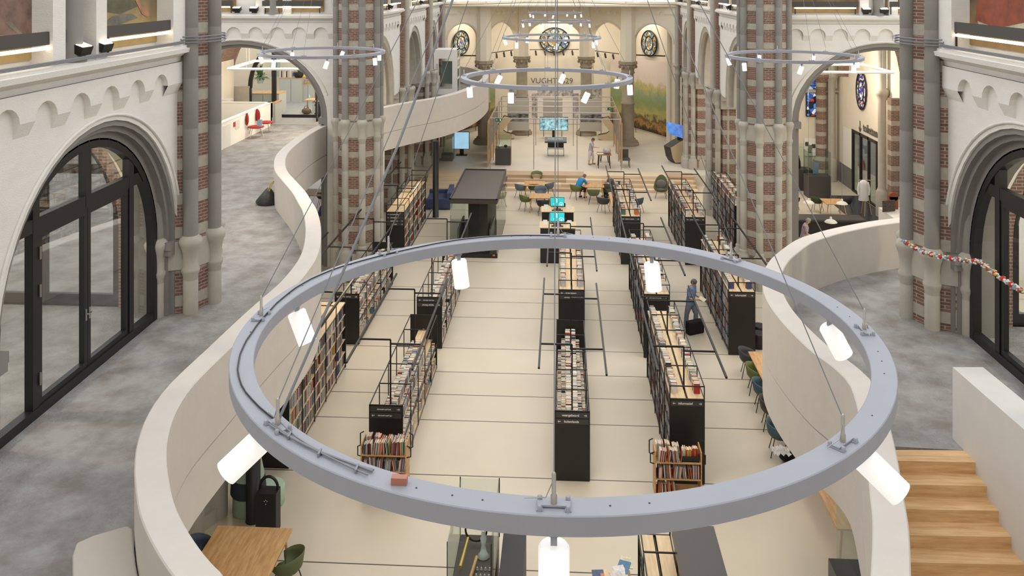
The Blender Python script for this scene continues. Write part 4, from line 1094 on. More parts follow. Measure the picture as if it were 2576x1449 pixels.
# ---- catalogue desks with screens
def desk(px0, px1, pyb, label, h=1.46):
    a = PZ(px0, pyb, 0); b = PZ(px1, pyb, 0); cx = (a.x+b.x)/2; w_ = (b.x-a.x)/2
    root = thing('catalogue_desk', label, 'desk', (cx, a.y, 0))
    mb = MB(); mb.box(-w_+.02, .02, .02, w_-.02, .9, h-.03); mb.build('cabinet', BLACKP, root)
    mb = MB(); mb.box(-w_-.02, 0, h-.03, w_+.02, .95, h); mb.build('desk_top', PALEOAK, root)
    mb = MB(); mb.box(-.30, .85, h, .34, .9, h+.16); mb.build('back_panel', BLACKP, root)
    return root, cx, a.y, w_
CY = mat('turquoise_screen', (44, 188, 196), .3, emit=.75); WS = mat('white_screen_graphic', (190, 240, 240), .3, emit=.8)
for (a_, b_, yb, lb) in ((1358, 1448, 662, 'nearer'), (1362, 1444, 616, 'farther')):
    root, cx, y, w_ = desk(a_, b_, yb, lb + ' black catalogue desk with oak top in the middle row')
    m = thing('monitor', lb + ' computer screen with turquoise picture on the catalogue desk', 'monitor', (cx-.02, y+.45, 1.46), 0)
    mb = MB(); mb.box(-.31, -.02, .12, .31, .02, .52); mb.build('casing', BLACK, m)
    sc = MB(); sc.box(-.295, -.024, .14, .295, -.02, .505); scr = sc.build('screen', CY, m)
    g = MB()
    for (x, z, r, w2) in ((.17, .2, .11, .022), (.17, .2, .045, .045), (-.12, .23, .045, .014), (-.0, .49, .06, .02)):
        for i in range(24):
            a0, a1 = 2*math.pi*i/24, 2*math.pi*(i+1)/24
            q = [(x+rr*math.cos(t), -.0255, z+rr*math.sin(t)) for rr, t in ((r, a0), (r, a1), (r-w2, a1), (r-w2, a0))]
            if all(-.29 < v[0] < .29 and .145 < v[2] < .5 for v in q): g.quad(*q)
    for k in range(5): g.box(-.05, -.0255, .30+.03*k, .04, -.0245, .315+.03*k)
    g.build('screen_graphic', WS, scr)
    mb = MB(); mb.box(-.03, -.01, .0, .03, .03, .14); mb.box(-.16, -.12, 0, .16, .08, .015); mb.build('stand', BLACK, m)
    kb = MB(); kb.box(-.24, -.2, 1.46, .24, -.06, 1.48, 0, Matrix.Translation((cx-.02, y+.33, 0))); kb.build('keyboard', BLACKP, label='black keyboard in front of the %s turquoise screen' % lb, cat='keyboard')
    for s in (-1, 1):
        c = MB(); M = Matrix.Translation((cx-.02+s*.5, y+.4, 1.46)); c.box(-.09, 0, 0, .09, .012, .2, 0, M @ Matrix.Rotation(-.2, 4, 'X')); c.box(-.09, 0, 0, .09, .1, .01, 0, M)
        c.build('flyer_stand', WHITE, label='white flyer stand %s of the %s turquoise screen' % ('left' if s < 0 else 'right', lb), cat='flyer stand')
# ---- glass booth with dark flat roof
a = PZ(1130, 500, 2.45); b = PZ(1251, 503, 2.45); c = PZ(1271, 426, 2.45)
X0, X1, Y0, Y1 = a.x, b.x, a.y, c.y
root = thing('glass_booth', 'glass booth with large dark brown flat roof on the open floor', 'booth', ((X0+X1)/2, Y0, 0)); W = (X1-X0)/2; L = Y1-Y0
mb = MB(); mb.box(-W, 0, 2.25, W, L, 2.42); RB = mat('dark_brown_roof', (66, 58, 52), .35); mb.build('roof', RB, root)
mb = MB()
for q in ((-W, 0, W, .06), (-W, L-.06, W, L), (-W, 0, -W+.06, L), (W-.06, 0, W, L)): mb.box(q[0], q[1], 2.42, q[2], q[3], 2.46)
mb.build('roof_edge', BLACKP, root)
for q in ((-W+.03, .03, W-.03, .04), (-W+.03, L-.04, W-.03, L-.03), (-W+.03, .03, -W+.04, L-.03), (W-.04, .03, W-.03, L-.03)):
    mb = MB(); mb.box(q[0], q[1], .0, q[2], q[3], 2.25); mb.build('glass_wall', GLASSD, root)
mb = MB(); mb.box(-W+.75, .5, 0, W-.45, L-.6, 2.25); mb.build('core', BLACKP, root)
mb = MB(); mb.box(-W, 0, 0, W, .04, .18); mb.box(-W+.04, .04, 0, W-.04, L-.04, .02); mb.build('base_rail', BLACKP, root)
mb = MB(); mb.box(-W+.3, .3, .02, -W+.38, 2.4, 1.1); mb.box(W-.36, .3, .02, W-.3, 2.4, 1.1); mb.build('stair_guard', mat('smoked_panel', (80, 78, 76), .2), root)
mb = MB(); mb.box(W-.2, -.006, .09, W-.1, 0, .15); mb.build('booth_tag', mat('orange_tag', (220, 110, 40)), root)
# dark roof near the bottom edge
a = PZ(1668, 1330, 2.4); b = PZ(1780, 1326, 2.4)
root = thing('entrance_booth', 'large dark brown slab roof cut by the bottom edge, right of the narrow bookcase', 'booth', ((a.x+b.x)/2+.05, b.y-4.2, 0)); W = (b.x-a.x)/2
mb = MB(); mb.box(-W+.1, 0, 2.25, W+.05, 4.2, 2.42); mb.build('roof', RB, root)
mb = MB(); mb.box(-W+.14, .03, 0, W+.0, 4.15, 2.25); mb.build('wall', BLACKP, root)
# ---- sofa
a = PZ(1073, 527, 0); b = PZ(1128, 527, 0)
root = thing('sofa', 'navy blue two seat sofa beside the slim black post', 'sofa', ((a.x+b.x)/2, a.y+.9, 0), math.radians(3)); BL = mat('blue_sofa_fabric', (70, 78, 112), .9, noise=.1, nscale=20)
for nm, q in (('seat', (-.62, -.95, .0, .45, .95, .45)), ('backrest', (.42, -.95, .08, .68, .95, .86)), ('armrest', (-.62, .72, .08, .45, .95, .62)), ('armrest', (-.62, -.98, .08, .68, -.74, .56))):
    mb = MB(); mb.box(*q); o = mb.build(nm, BL, root); bv = o.modifiers.new('b', 'BEVEL'); bv.width = .04; bv.segments = 3
# ---- black round posts carrying the gallery
for (px, py, lb) in ((637, 1310, 'black round steel post under the left gallery, in front of the drum poufs'), (1096, 546, 'black round steel post beside the blue sofa')):
    p = PZ(px, py, 0); mb = MB(); mb.lathe([(.16, 0), (.16, .01), (.15, .012), (.15, 3.72)], (p.x, p.y, 0), 20)
    mb.build('steel_post', BLACK, label=lb, cat='post')
# ---- bottom left: table, chairs, poufs, handled bin
a = PZ(549, 1322, .75); b = PZ(736, 1329, .75)
t = table(a.x, a.y-2.6, b.x, a.y, .75, 0, 'large oak table at the bottom left with a socket strip let into it')
mb = MB(); mb.box(-.13, -.62, .75, -.02, -.18, .756); so = mb.build('socket_strip', STEEL, t); so['label'] = 'steel socket strip with black sockets'
mb = MB()
for k in range(4): mb.lathe([(.032, .7562), (.032, .7572)], (-.075, -.25-.1*k, 0), 12)
mb.build('socket', BLACK, so)
def chx(px, py, zz, col, label, rz):
    p = PZ(px, py, zz); return shell_chair(p.x, p.y, 0, rz, col, label)
chx(722, 1410, .6, 'green', 'big green shell chair at the right side of the bottom left table', math.radians(78))
chx(505, 1385, .6, 'navy', 'navy shell chair just visible left of the bottom left table', math.radians(-90))
p = PZ(625, 1286, 0)
mb = MB(); mb.lathe([(.30, 0), (.34, .05), (.33, .38), (.36, .42)], (p.x, p.y, 0), 24, 0); mb.lathe([(.36, .42), (.38, .46), (.36, .74), (.34, .78)], (p.x, p.y, 0), 24, 1); mb.lathe([(.34, .78), (.25, 1.25), (.22, 1.3)], (p.x, p.y, 0), 24, 0)
mb.build('drum_pouf', [mat('mint_fabric', (150, 172, 150), .9), mat('dark_teal_fabric', (40, 52, 56), .9)], label='tall mint and dark banded drum pouf behind the near black post', cat='pouf')
p = PZ(668, 1276, 0); mb = MB(); mb.lathe([(.24, 0), (.27, .04), (.27, .4), (.25, .44)], (p.x+.1, p.y+.15, 0), 24); mb.build('round_pouf', mat('light_mint_fabric', (180, 204, 176), .9), label='low light mint pouf right of the near black post', cat='pouf')
a = PZ(643, 1345, 0); b = PZ(695, 1345, 0)
root = thing('media_case', 'black upright case with round handle behind the bottom left table', 'case', ((a.x+b.x)/2, a.y, 0)); w_ = (b.x-a.x)/2
mb = MB(); mb.box(-w_, 0, 0, w_, .3, .85); mb.build('body', BLACKP, root)
mb = MB(); mb.tube([((w_-.02)*math.cos(t*math.pi/12), .2, .85+(w_+.04)*math.sin(t*math.pi/12)) for t in range(13)], .03, 8); mb.build('handle', BLACK, root)
mb = MB()
for x, z in ((-.03, .7), (.03, .7), (0, .64), (0, .72)): mb.lathe([(.009, 0), (.009, .003)], (0, 0, 0), 8, 0, Matrix.Translation((x, 0, z)) @ Matrix.Rotation(math.pi/2, 4, 'X'))
mb.build('button', WHITE, root)
# ---- display case at the bottom centre
a = PZ(1158, 1202, 2.0); b = PZ(1256, 1205, 2.0)
X0, X1, Y1 = a.x, b.x, a.y; Y0 = Y1 - 1.9; W = (X1-X0)/2
root = thing('glass_showcase', 'tall glass showcase with small instruments inside at the bottom centre', 'showcase', ((X0+X1)/2, Y0, 0)); L = Y1-Y0
for q in ((-W, 0, W, .012), (-W, L-.012, W, L), (-W, 0, -W+.012, L), (W-.012, 0, W, L)):
    mb = MB(); mb.box(q[0], q[1], .9, q[2], q[3], 2.0); mb.build('glass_pane', GLASSD, root)
mb = MB(); mb.box(-W, 0, 0, W, L, .9); mb.build('plinth', mat('black_brown_plinth', (52, 46, 42), .4), root)
mb = MB(); mb.box(-W+.02, .02, .9, W-.02, L-.02, .93); mb.build('base_board', mat('dark_display_board', (66, 56, 50), .6, noise=.3, nscale=12), root)
mb = MB()
for x in (-W, W): mb.beam((x, L, .9), (x, L, 2.02), .02); mb.beam((x, 0, .9), (x, 0, 2.0), .014)
mb.build('corner_post', BLACK, root)
cx0, cy0 = (X0+X1)/2, Y0
def small(name, mbx, m, label, cat): return mbx.build(name, m, label=label, cat=cat)
mb = MB(); mb.tube([(cx0-.22, cy0+.55, 1.2), (cx0-.16, cy0+1.3, 1.24)], [.035, .025], 10); small('brass_flute', mb, mat('brass', (196, 168, 92), .35, metal=.8), 'brass tube instrument inside the bottom showcase', 'instrument')
mb = MB(); mb.tube([(cx0-.05, cy0+.5, 1.0), (cx0+.02, cy0+1.1, 1.03)], .03, 8); small('wooden_flute', mb, OAK, 'wooden stick lying inside the bottom showcase', 'stick')
mb = MB(); mb.lathe([(.1, 0), (.12, .02), (.06, .1), (.035, .22), (.06, .34), (.03, .46), (.045, .5)], (cx0+.13, cy0+1.25, .93), 16); small('crystal_vase', mb, mat('frosted_crystal', (206, 214, 210), .2), 'frosted crystal vase inside the bottom showcase', 'vase')
mb = MB()
for i in range(16): an = i*.4; 
mb.tube([(cx0-.04+.2*math.cos(t*.26), cy0+1.6, 1.2+.2*math.sin(t*.26)) for t in range(25)], .02, 6); small('round_gong', mb, BLACKP, 'dark round hoop standing at the back of the bottom showcase', 'hoop')
random.seed(8)
for k in range(16):
    x, y = cx0 + .05 + (k % 4)*.075, cy0 + .35 + (k//4)*.18
    mb = MB(); mb.lathe([(.022, 0), (.03, .012), (.012, .03), (.014, .05)], (x, y, .935), 10)
    tag(mb.build('small_glass', mat('small_glassware', (190, 186, 180), .15)), 'tiny pale glass piece standing in rows in the bottom showcase', 'glassware', 'tiny glass pieces in the bottom showcase')
a = PZ(1290, 1445, .9); mb = MB(); M0 = Vector((cx0+W+.28, cy0+.9, 0))
mb.box(M0.x-.18, M0.y-.9, 0, M0.x+.24, M0.y+.95, 1.15); mb.build('black_cabinet', BLACKP, label='plain black cabinet just right of the bottom showcase', cat='cabinet')
# magazine display
p = PZ(1545, 1449, 1.0); root = thing('magazine_table', 'low table with magazines spread on it, right of the nearest lamp tube', 'table', (p.x, p.y-.15, 0))
mb = MB(); mb.box(-.38, -.5, .9, .3, .42, .93); mb.build('table_top', PALEOAK, root)
for sx in (-.34, .26):
    for sy in (-.46, .38): l = MB(); l.box(sx-.02, sy-.02, 0, sx+.02, sy+.02, .9); l.build('leg', BLACK, root)
random.seed(4)
cols = [(214, 206, 202), (226, 222, 216), (70, 120, 160), (216, 208, 180), (90, 150, 80), (196, 120, 90), (60, 80, 120)]
for k in range(11):
    m = MB(); x, y = (p.x-.28+ (k % 2)*.0, p.y-.5+.075*k) if k < 7 else (p.x+.05+.1*(k-7)*.6, p.y-.1+.12*(k-7))
    m.box(-.105, -.145, 0, .105, .145, .012, 0, Matrix.Translation((x, y, .935+.012*k + (.02 if k > 6 else 0))) @ Matrix.Rotation(random.uniform(-.1, .1) if k < 7 else random.uniform(-.6, .6), 4, 'Z') @ Matrix.Rotation(.15, 4, 'X'))
    tag(m.build('magazine', mat('magazine_%d' % (k % 7), cols[k % 7], .4, noise=.35, nscale=18)), 'one of the magazines fanned out on the low table at the bottom edge', 'magazine', 'magazines on the low table')
# small black bag by the woman, wooden box on the gallery, sack by the left parapet
p = PZ(1748, 838, 0); mb = MB(); mb.box(-.3, -.13, .0, .3, .13, .42, 0, Matrix.Translation((p.x, p.y, 0)) @ Matrix.Rotation(.5, 4, 'Z')); o = mb.build('black_suitcase', mat('black_fabric', (24, 23, 23)), label='black shopping bag on the floor beside the reading woman', cat='bag')
bv = o.modifiers.new('b', 'BEVEL'); bv.width = .05; bv.segments = 3
p = PZ(672, 512, ZG); root = thing('sack', 'black sack with yellow green handles leaning on the left parapet', 'bag', tuple(p))
mb = MB(); mb.lathe([(.34, 0), (.36, .06), (.2, .3), (.12, .42), (.04, .5)], (0, 0, 0), 14, 0, Matrix.Rotation(.12, 4, 'Y')); mb.build('bag_body', mat('black_plastic', (40, 40, 42), .4, bump=.6, bscale=14), root)
mb = MB()
for q in (0, .05): mb.tube([(.05+q, -.1, .4), (.12+q, -.05, .62), (.2+q, 0, .7), (.24+q, .05, .62)], .015, 6)
mb.build('handle', mat('yellow_green_cord', (170, 160, 80)), root)
# red chairs on the gallery
def red_chair(px, py, rz, label):
    p = PZ(px, py, ZG); r = thing('red_chair', label, 'chair', tuple(p), rz); r.scale = (1.22, 1.22, 1.1); RD = mat('red_felt', (158, 44, 34), .85)
    if 'red' in PROTO:
        for o in PROTO['red']: c = o.copy(); COL.objects.link(c); c.parent = r
        return
    L_ = []
    m = MB(); m.ell((0, 0, .42), (.29, .30, .06), 0, 18); L_.append(m.build('seat', RD, r))
    m = MB(); m.ell((0, -.32, .76), (.25, .06, .26), 0, 18, None); L_.append(m.build('backrest', RD, r))
    m = MB()
    for s in (-1, 1): m.tube([(s*.12, -.2, .4), (s*.13, -.32, .5), (s*.13, -.33, .68)], .011, 6)
    L_.append(m.build('back_frame', STEEL, r))
    for sx in (-1, 1):
        for sy in (-1, 1): l = MB(); l.tube([(sx*.16, sy*.14, .40), (sx*.23, sy*.24, 0)], .012, 6); L_.append(l.build('leg', STEEL, r))
    PROTO['red'] = L_
red_chair(644, 345, math.radians(-62), 'nearer red round back chair by the white stair wall on the gallery')
red_chair(668, 333, math.radians(-48), 'farther red round back chair with the taller looking back on the gallery')
p = PZ(653, 318, ZG+.5); mb = MB(); mb.box(-.1, -.02, 0, .1, .02, .3, 0, Matrix.Translation(tuple(p+Vector((.0, 0, 0)))) @ Matrix.Rotation(-.25, 4, 'X')); mb.build('leaflet_holder', mat('leaflet_blue', (150, 176, 206), .4, noise=.4, nscale=20), label='blue white leaflet standing on a red chair', cat='leaflet')
# left: tables peeping out beside the parapet
p = PZ(806, 486, .75); table(p.x-.9, p.y-.5, p.x+.6, p.y+.9, .75, 0, 'oak table left of the striped pier, with a green chair')
q = PZ(812, 520, 0); shell_chair(q.x, q.y, 0, 0, 'dark green', 'dark green shell chair seen between left parapet and pier')
p = PZ(812, 590, .75); table(p.x-1.2, p.y-1.6, p.x+.5, p.y+3.6, .75, 0, 'oak table with blue jacket beside it, between parapet and striped pier')
p = PZ(812, 541, .75); mb = MB(); mb.lathe([(.22, 0), (.24, .1), (.12, .4), (.03, .5)], tuple(p), 12); mb.build('blue_jacket', mat('blue_cloth', (84, 92, 128), .9, noise=.4, nscale=12), label='blue jacket heaped up beside the striped pier', cat='jacket')
# right bottom glass case near the parapet
a = PZ(2108, 1449, .9)
root = thing('glass_display_counter', 'tall glass showcase partly hidden by the right parapet at the bottom', 'showcase', (a.x+.1, a.y-.9, 0))
mb = MB(); mb.box(-.15, 0, 0, .95, 1.3, .95); mb.build('base', mat('charcoal_counter', (50, 46, 46), .35), root)
mb = MB()
for q in ((.2, 1.95, .95, 1.96), (.2, .3, .21, 1.95)): mb.box(q[0], q[1], .0, q[2], q[3], 2.1)
mb.build('glass_pane', GLASSD, root)
mb = MB(); mb.ell((.55, 1.5, 1.2), (.1, .07, .05)); mb.ell((.6, .9, 1.1), (.08, .1, .06)); mb.build('shelf_lamp', mat('white_ceramic', (226, 224, 216), .3), root)
mb = MB(); mb.box(.1, .25, .95, .62, .6, 1.02); mb.build('tray', BLACKP, root)
# ================================================================= exhibition on the platform
def PDz(px, py, D): return PD(px, py, D)
root = thing('pipe_pavilion', 'open frame pavilion of thin steel pipes on the platform', 'frame', (-.4, YD(-.4, 50.4), ZP))
XA_, XB_ = -4.2, 3.42; ZTOP = 2.95
def yd(X, D): return YD(X, D) - root.location.y
Ds = [50.4, 52.8, 55.3, 57.7, 60.1]
for D in Ds:
    mb = MB(); mb.tube([(XA_+.4, yd(0, D), ZTOP), (XB_+.4, yd(0, D), ZTOP)], .03, 8); mb.build('cross_pipe', STEEL, root)
for X in (XA_, XB_):
    mb = MB(); mb.tube([(X+.4, yd(0, 50.4), ZTOP), (X+.4, yd(0, 60.1), ZTOP)], .03, 8); mb.build('side_pipe', STEEL, root)
    for D in Ds: mb = MB(); mb.tube([(X+.4, yd(0, D), 0), (X+.4, yd(0, D), ZTOP)], .025, 8); mb.build('post', STEEL, root)
for px, D in ((1342.6, 50.4), (1451.6, 50.4), (1347.7, 57.7), (1442, 57.7)):
    q = PD(px, 300, D); mb = MB(); mb.tube([(q.x+.4, yd(0, D), 0), (q.x+.4, yd(0, D), ZTOP)], .022, 8); mb.build('post', STEEL, root)
# panels along both sides
for i, (X, ya, yb, z0, z1) in enumerate(((-4.35, 50.9, 52.4, .8, 3.3), (-4.35, 52.9, 55.2, .7, 3.3), (-4.35, 55.5, 58.5, .8, 3.3), (3.5, 50.7, 52.2, .9, 3.2), (3.5, 53, 55, .8, 3.2), (3.5, 55.4, 58.4, .8, 3.2))):
    r = thing('text_panel', 'slim wooden panel with photo prints on the %s side of the pipe pavilion, %s' % ('left' if X < 0 else 'right', ('nearest', 'middle', 'farthest')[i % 3]), 'panel', (X, YD(X, ya), ZP))
    mb = MB(); mb.box(-.03, 0, z0-ZP, .03, yb-ya, z1-ZP); mb.build('board', OAK, r)
    mb = MB(); s = 1 if X < 0 else -1; mb.box(min(s*.03, s*.036), .1, z0-ZP+.8, max(s*.03, s*.036), yb-ya-.1, z1-ZP-.2); mb.build('print', mat('grey_print', (150, 148, 142), .6, noise=.7, nscale=5), r)
    for yy in (.06, yb-ya-.06): mb = MB(); mb.box(-.025, yy-.02, 0, .025, yy+.02, z0-ZP); mb.build('leg', STEEL, r)
# three hanging grey photo banners
for i, (l, r_, yt, yb, lb) in enumerate(((1276, 1331, 246, 328, 'left grey banner with black and white street photo'), (1366, 1415, 247, 305, 'middle plain grey banner behind the large screen'), (1458.5, 1514, 248, 330, 'right grey banner with black and white landscape photo'))):
    a = PD(l, yt, 61.2); b = PD(r_, yb, 61.2)
    R_ = thing('photo_banner', lb + ', in front of an apse column' if i != 1 else lb, 'banner', ((a.x+b.x)/2, a.y, ZP)); w_ = (b.x-a.x)/2
    mb = MB(); mb.box(-w_, -.02, b.z-ZP, w_, .02, a.z-ZP); bd = mb.build('board', mat('banner_grey', (186, 180, 168), .7), R_)
    if i != 1:
        for x in (-w_+.05, w_-.05): mb = MB(); mb.box(x-.02, -.02, 0, x+.02, .02, b.z-ZP); mb.build('leg', BLACK, R_)
        h = a.z-b.z
        mb = MB(); mb.box(-w_+.05, -.026, b.z-ZP+h*.28, w_-.05, -.02, b.z-ZP+h*.52); mb.build('photo_print', mat('bw_photo', (150, 150, 146), .5, noise=.95, nscale=2.4, rgb2=(24, 24, 24), stretch=(1, 1, 2)), bd)
    else:
        for x in (-w_+.05, w_-.05): mb = MB(); mb.box(x-.02, .0, 0, x+.02, .02, b.z-ZP); mb.build('leg', BLACK, R_)
# wall of maps and its lettering
YW = 66.62
def wallpanel(l, r_, yt, yb, m, name, label, y=YW, cat='map', inner=None):
    a = PY(l, yt, y); b = PY(r_, yb, y); mb = MB(); mb.box(a.x, y-.03, b.z, b.x, y, a.z)
    return mb.build(name, m, label=label, cat=cat)
MAPW = mat('map_paper', (232, 224, 220), .7)
MAPG = mat('engraved_map', (222, 214, 212), .7, noise=.6, nscale=3.2, rgb2=(96, 92, 96))
p_ = wallpanel(1328, 1463, 215, 312, MAPW, 'map_display', 'large white wall panel with engraved maps under the lettering VUGHT')
for (l, r_, yt, yb) in ((1338, 1352, 235, 300), (1441, 1456, 235, 300), (1352, 1442, 222, 244)):
    a = PY(l, yt, YW-.04); b = PY(r_, yb, YW-.04); mb = MB(); mb.box(a.x, YW-.045, b.z, b.x, YW-.031, a.z); mb.build('map_print', MAPG, p_)
a = PY(1394, 204, YW-.05); R_ = thing('wall_sign', 'large dark lettering VUGHT 1629 on the apse wall above the maps', 'sign', tuple(a))
text('VUGHT', .60, face_cam(a + Vector((-.78, 0, 0))), mat('dark_letters', (90, 86, 84)), R_, 'lettering', extr=.01); text('1629', .60, face_cam(a + Vector((.85, 0, 0))), MATS['dark_letters'], R_, 'lettering', extr=.01)
for l, r_, sd in ((1277, 1301, 'left'), (1489, 1512, 'right')):
    o = wallpanel(l, r_, 214, 246, MAPG, 'wall_map', 'small white map panel with red line, %s of the central maps' % sd, 66.0 if True else YW)
    a = PY(l, 216, 65.9); b = PY(r_, 217.5, 65.9); mb = MB(); mb.box(a.x, 65.95, b.z, b.x, 65.965, a.z); mb.build('red_line', mat('red_line', (190, 60, 66)), o)
# large screens
def screen(px0, px1, yt, yb, D, m, name, label, base=ZP, yaw=0, tilt=0, stand=True):
    a = PD(px0, yt, D); b = PD(px1, yb, D); w_ = (b.x-a.x)/2; h = a.z-b.z
    R_ = thing(name, label, 'screen', ((a.x+b.x)/2, a.y, base), yaw); zc = b.z-base
    mb = MB(); mb.box(-w_, -.03, zc, w_, .05, zc+h); c = mb.build('casing', BLACK, R_)
    mb = MB(); mb.box(-w_+.03, -.035, zc+.03, w_-.03, -.03, zc+h-.03); mb.build('screen', m, R_)
    if stand: mb = MB(); mb.box(-.12, 0, 0, .12, .1, zc); mb.box(-.35, -.2, 0, .35, .25, .04); mb.build('stand', BLACK, R_)
    return R_
VID = mat('video_picture', (170, 225, 235), .3, emit=.55, noise=.9, nscale=3.5, rgb2=(30, 60, 90))
screen(1358, 1429, 294, 328, 60.0, VID, 'large_screen', 'large landscape video screen in the middle of the pavilion')
screen(1142, 1181, 331, 375, 54.6, mat('light_blue_screen', (168, 214, 240), .3, emit=.8, noise=.15, nscale=2), 'portrait_screen', 'bright light blue portrait screen under the left gallery curve')
# touch table
q = PZ(1398, 392, ZP); R_ = thing('touch_table', 'dark touch screen table in the middle of the pavilion', 'table', tuple(q))
mb = MB(); mb.box(-.68, -.3, .92, .68, .62, 1.02, 0, Matrix.Rotation(.12, 4, 'X')); mb.build('table_top', mat('slate_blue', (62, 74, 80), .3), R_)
mb = MB(); mb.box(-.5, -.05, 1.03, .45, .45, 1.035, 0, Matrix.Rotation(.12, 4, 'X')); mb.build('screen', mat('dim_screen', (86, 132, 146), .3, emit=.2, noise=.6, nscale=5), R_)
mb = MB(); mb.box(-.5, 0, .5, .5, .35, .95); mb.build('body', BLACKP, R_)
mb = MB()
for x in (-.5, .5): mb.beam((x, -.05, 0), (x, -.05, .55), .05); mb.beam((x, -.05, .03), (x, .5, .03), .05)
mb.beam((-.5, -.05, .03), (.5, -.05, .03), .05); mb.beam((-.5, -.05, .45), (.5, -.05, .45), .05); mb.build('frame', STEEL, R_)
# plinth showcase left
def vitrine(px, py, w_, d, hb, hg, label, z=ZP, items=(), basem=None, lid=True, rz=0):
    q = PZ(px, py, z); R_ = thing('showcase', label, 'showcase', tuple(q), rz)
    mb = MB(); mb.box(-w_/2, 0, 0, w_/2, d, hb); mb.build('plinth', basem or mat('charcoal_plinth', (70, 66, 64), .5), R_)
    for b in ((-w_/2+.01, .01, w_/2-.01, .02), (-w_/2+.01, d-.02, w_/2-.01, d-.01), (-w_/2+.01, .02, -w_/2+.02, d-.02), (w_/2-.02, .02, w_/2-.01, d-.02)):
        mb = MB(); mb.box(b[0], b[1], hb, b[2], b[3], hb+hg); mb.build('glass_pane', GLASSD, R_)
    mb = MB()
    for x in (-w_/2+.015, w_/2-.015): mb.beam((x, d-.015, hb), (x, d-.015, hb+hg), .015)
    mb.build('edge_profile', BLACK, R_)
    return R_, q
vitrine(1265, 416, .92, .8, 1.0, .85, 'charcoal plinth showcase with glass hood, front left of the pavilion')
for (px, dz, lb) in ((1256, .1, 'small white object lying inside the left pavilion showcase'), (1271, .1, 'small dark helmet inside the left pavilion showcase')):
    q = PZ(px, 416, ZP); mb = MB(); mb.ell((q.x, q.y+.4, ZP+1.08), (.11, .08, .08)); mb.build('small_exhibit', WHITE if 'white' in lb else BLACKP, label=lb, cat='exhibit')
R_, q = vitrine(1124, 430, .7, .9, .95, 1.1, 'grey glass showcase beside the black post under the left gallery', z=0, basem=mat('grey_cabinet', (108, 108, 102), .5))
# folded kiosks
def kiosk(x, y, z, rz, label, s=1.0, monitor=None):
    R_ = thing('kiosk', label, 'kiosk', (x, y, z), rz)
    prof = [(-.55, 0), (.35, 0), (.6, .1), (.62, .32), (.05, .45), (-.18, .62), (.28, 1.25), (.5, 1.45), (-.1, 1.6), (-.62, .85), (-.72, .4)]
    prof = [(a*s, b*s) for a, b in prof]; W = .28*s
    mb = MB(); n = len(prof)
    vs = [(-W, p[0], p[1]) for p in prof] + [(W, p[0], p[1]) for p in prof]
    mb.add(vs, [(i, (i+1) % n, n+(i+1) % n, n+i) for i in range(n)], 0); mb.add(vs[:n], [tuple(range(n))], 1); mb.add(vs[n:], [tuple(range(n))[::-1]], 1)
    mb.build('folded_body', [mat('charcoal_laminate', (52, 50, 50), .5), mat('pale_birch_side', (196, 176, 140), .6)], R_)
    mb = MB(); mb.box(-W*1.3, .05*s, 1.42*s, W*1.3, .1*s, 1.95*s, 0, Matrix.Rotation(-.1, 4, 'X')) if monitor else mb.box(-W*.8, .1*s, 1.52*s, W*.8, .4*s, 1.53*s)
    mb.build('screen', monitor or BLACK, R_); return R_
BLUE = mat('blue_map_screen', (84, 140, 214), .3, emit=.6, noise=.35, nscale=2.2, rgb2=(60, 90, 170))
q = PZ(1299, 349, ZP); kiosk(q.x-.75, q.y, ZP, math.radians(-84), 'left folded kiosk of black and birch behind the plinth showcase')
q = PZ(1500, 351, ZP); kiosk(q.x+.75, q.y, ZP, math.radians(84), 'right folded kiosk of black and birch beside the right grey banner')
A_ = [PD(x, y, 52.0) for x, y in ((1687, 372), (1712, 356), (1728, 350), (1734, 380), (1726, 408), (1699, 410), (1692, 398))]
R_ = thing('kiosk', 'large folded kiosk at the right edge of the platform, black front and birch side', 'kiosk', (A_[5].x, A_[5].y, ZP)); n = len(A_); off = Vector((-.32, .75, 0))
vs = [tuple(v) for v in A_] + [tuple(v+off) for v in A_]; mb = MB(); mb.add(vs, [(i, (i+1) % n, n+(i+1) % n, n+i) for i in range(n)], 0); mb.add(vs[:n], [tuple(range(n))], 1); mb.add(vs[n:], [tuple(range(n))[::-1]], 1)
mb.build('folded_body', [MATS['charcoal_laminate'], MATS['pale_birch_side']], R_, world=True)
Q_ = [PD(1677, 306, 53.2), PD(1718, 316, 52.4), PD(1717, 348, 52.0), PD(1684, 337, 52.8)]; n_ = Vector((-.03, .08, 0))
R2 = thing('map_screen', 'tilted blue map screen on a black arm at the right edge of the platform', 'screen', (Q_[2].x-.3, Q_[2].y+.3, ZP))
mb = MB(); mb.add([tuple(v) for v in Q_] + [tuple(v+n_) for v in Q_], [(0, 3, 2, 1), (4, 5, 6, 7), (0, 1, 5, 4), (1, 2, 6, 5), (2, 3, 7, 6), (3, 0, 4, 7)]); mb.build('screen', BLUE, R2, world=True)
mb = MB(); m_ = (Q_[2]+Q_[3])*.5; mb.beam(tuple(m_+Vector((.2, .1, .1))), (m_.x+.25, m_.y+.25, m_.z-.75), .2); mb.build('arm', BLACK, R2, world=True)
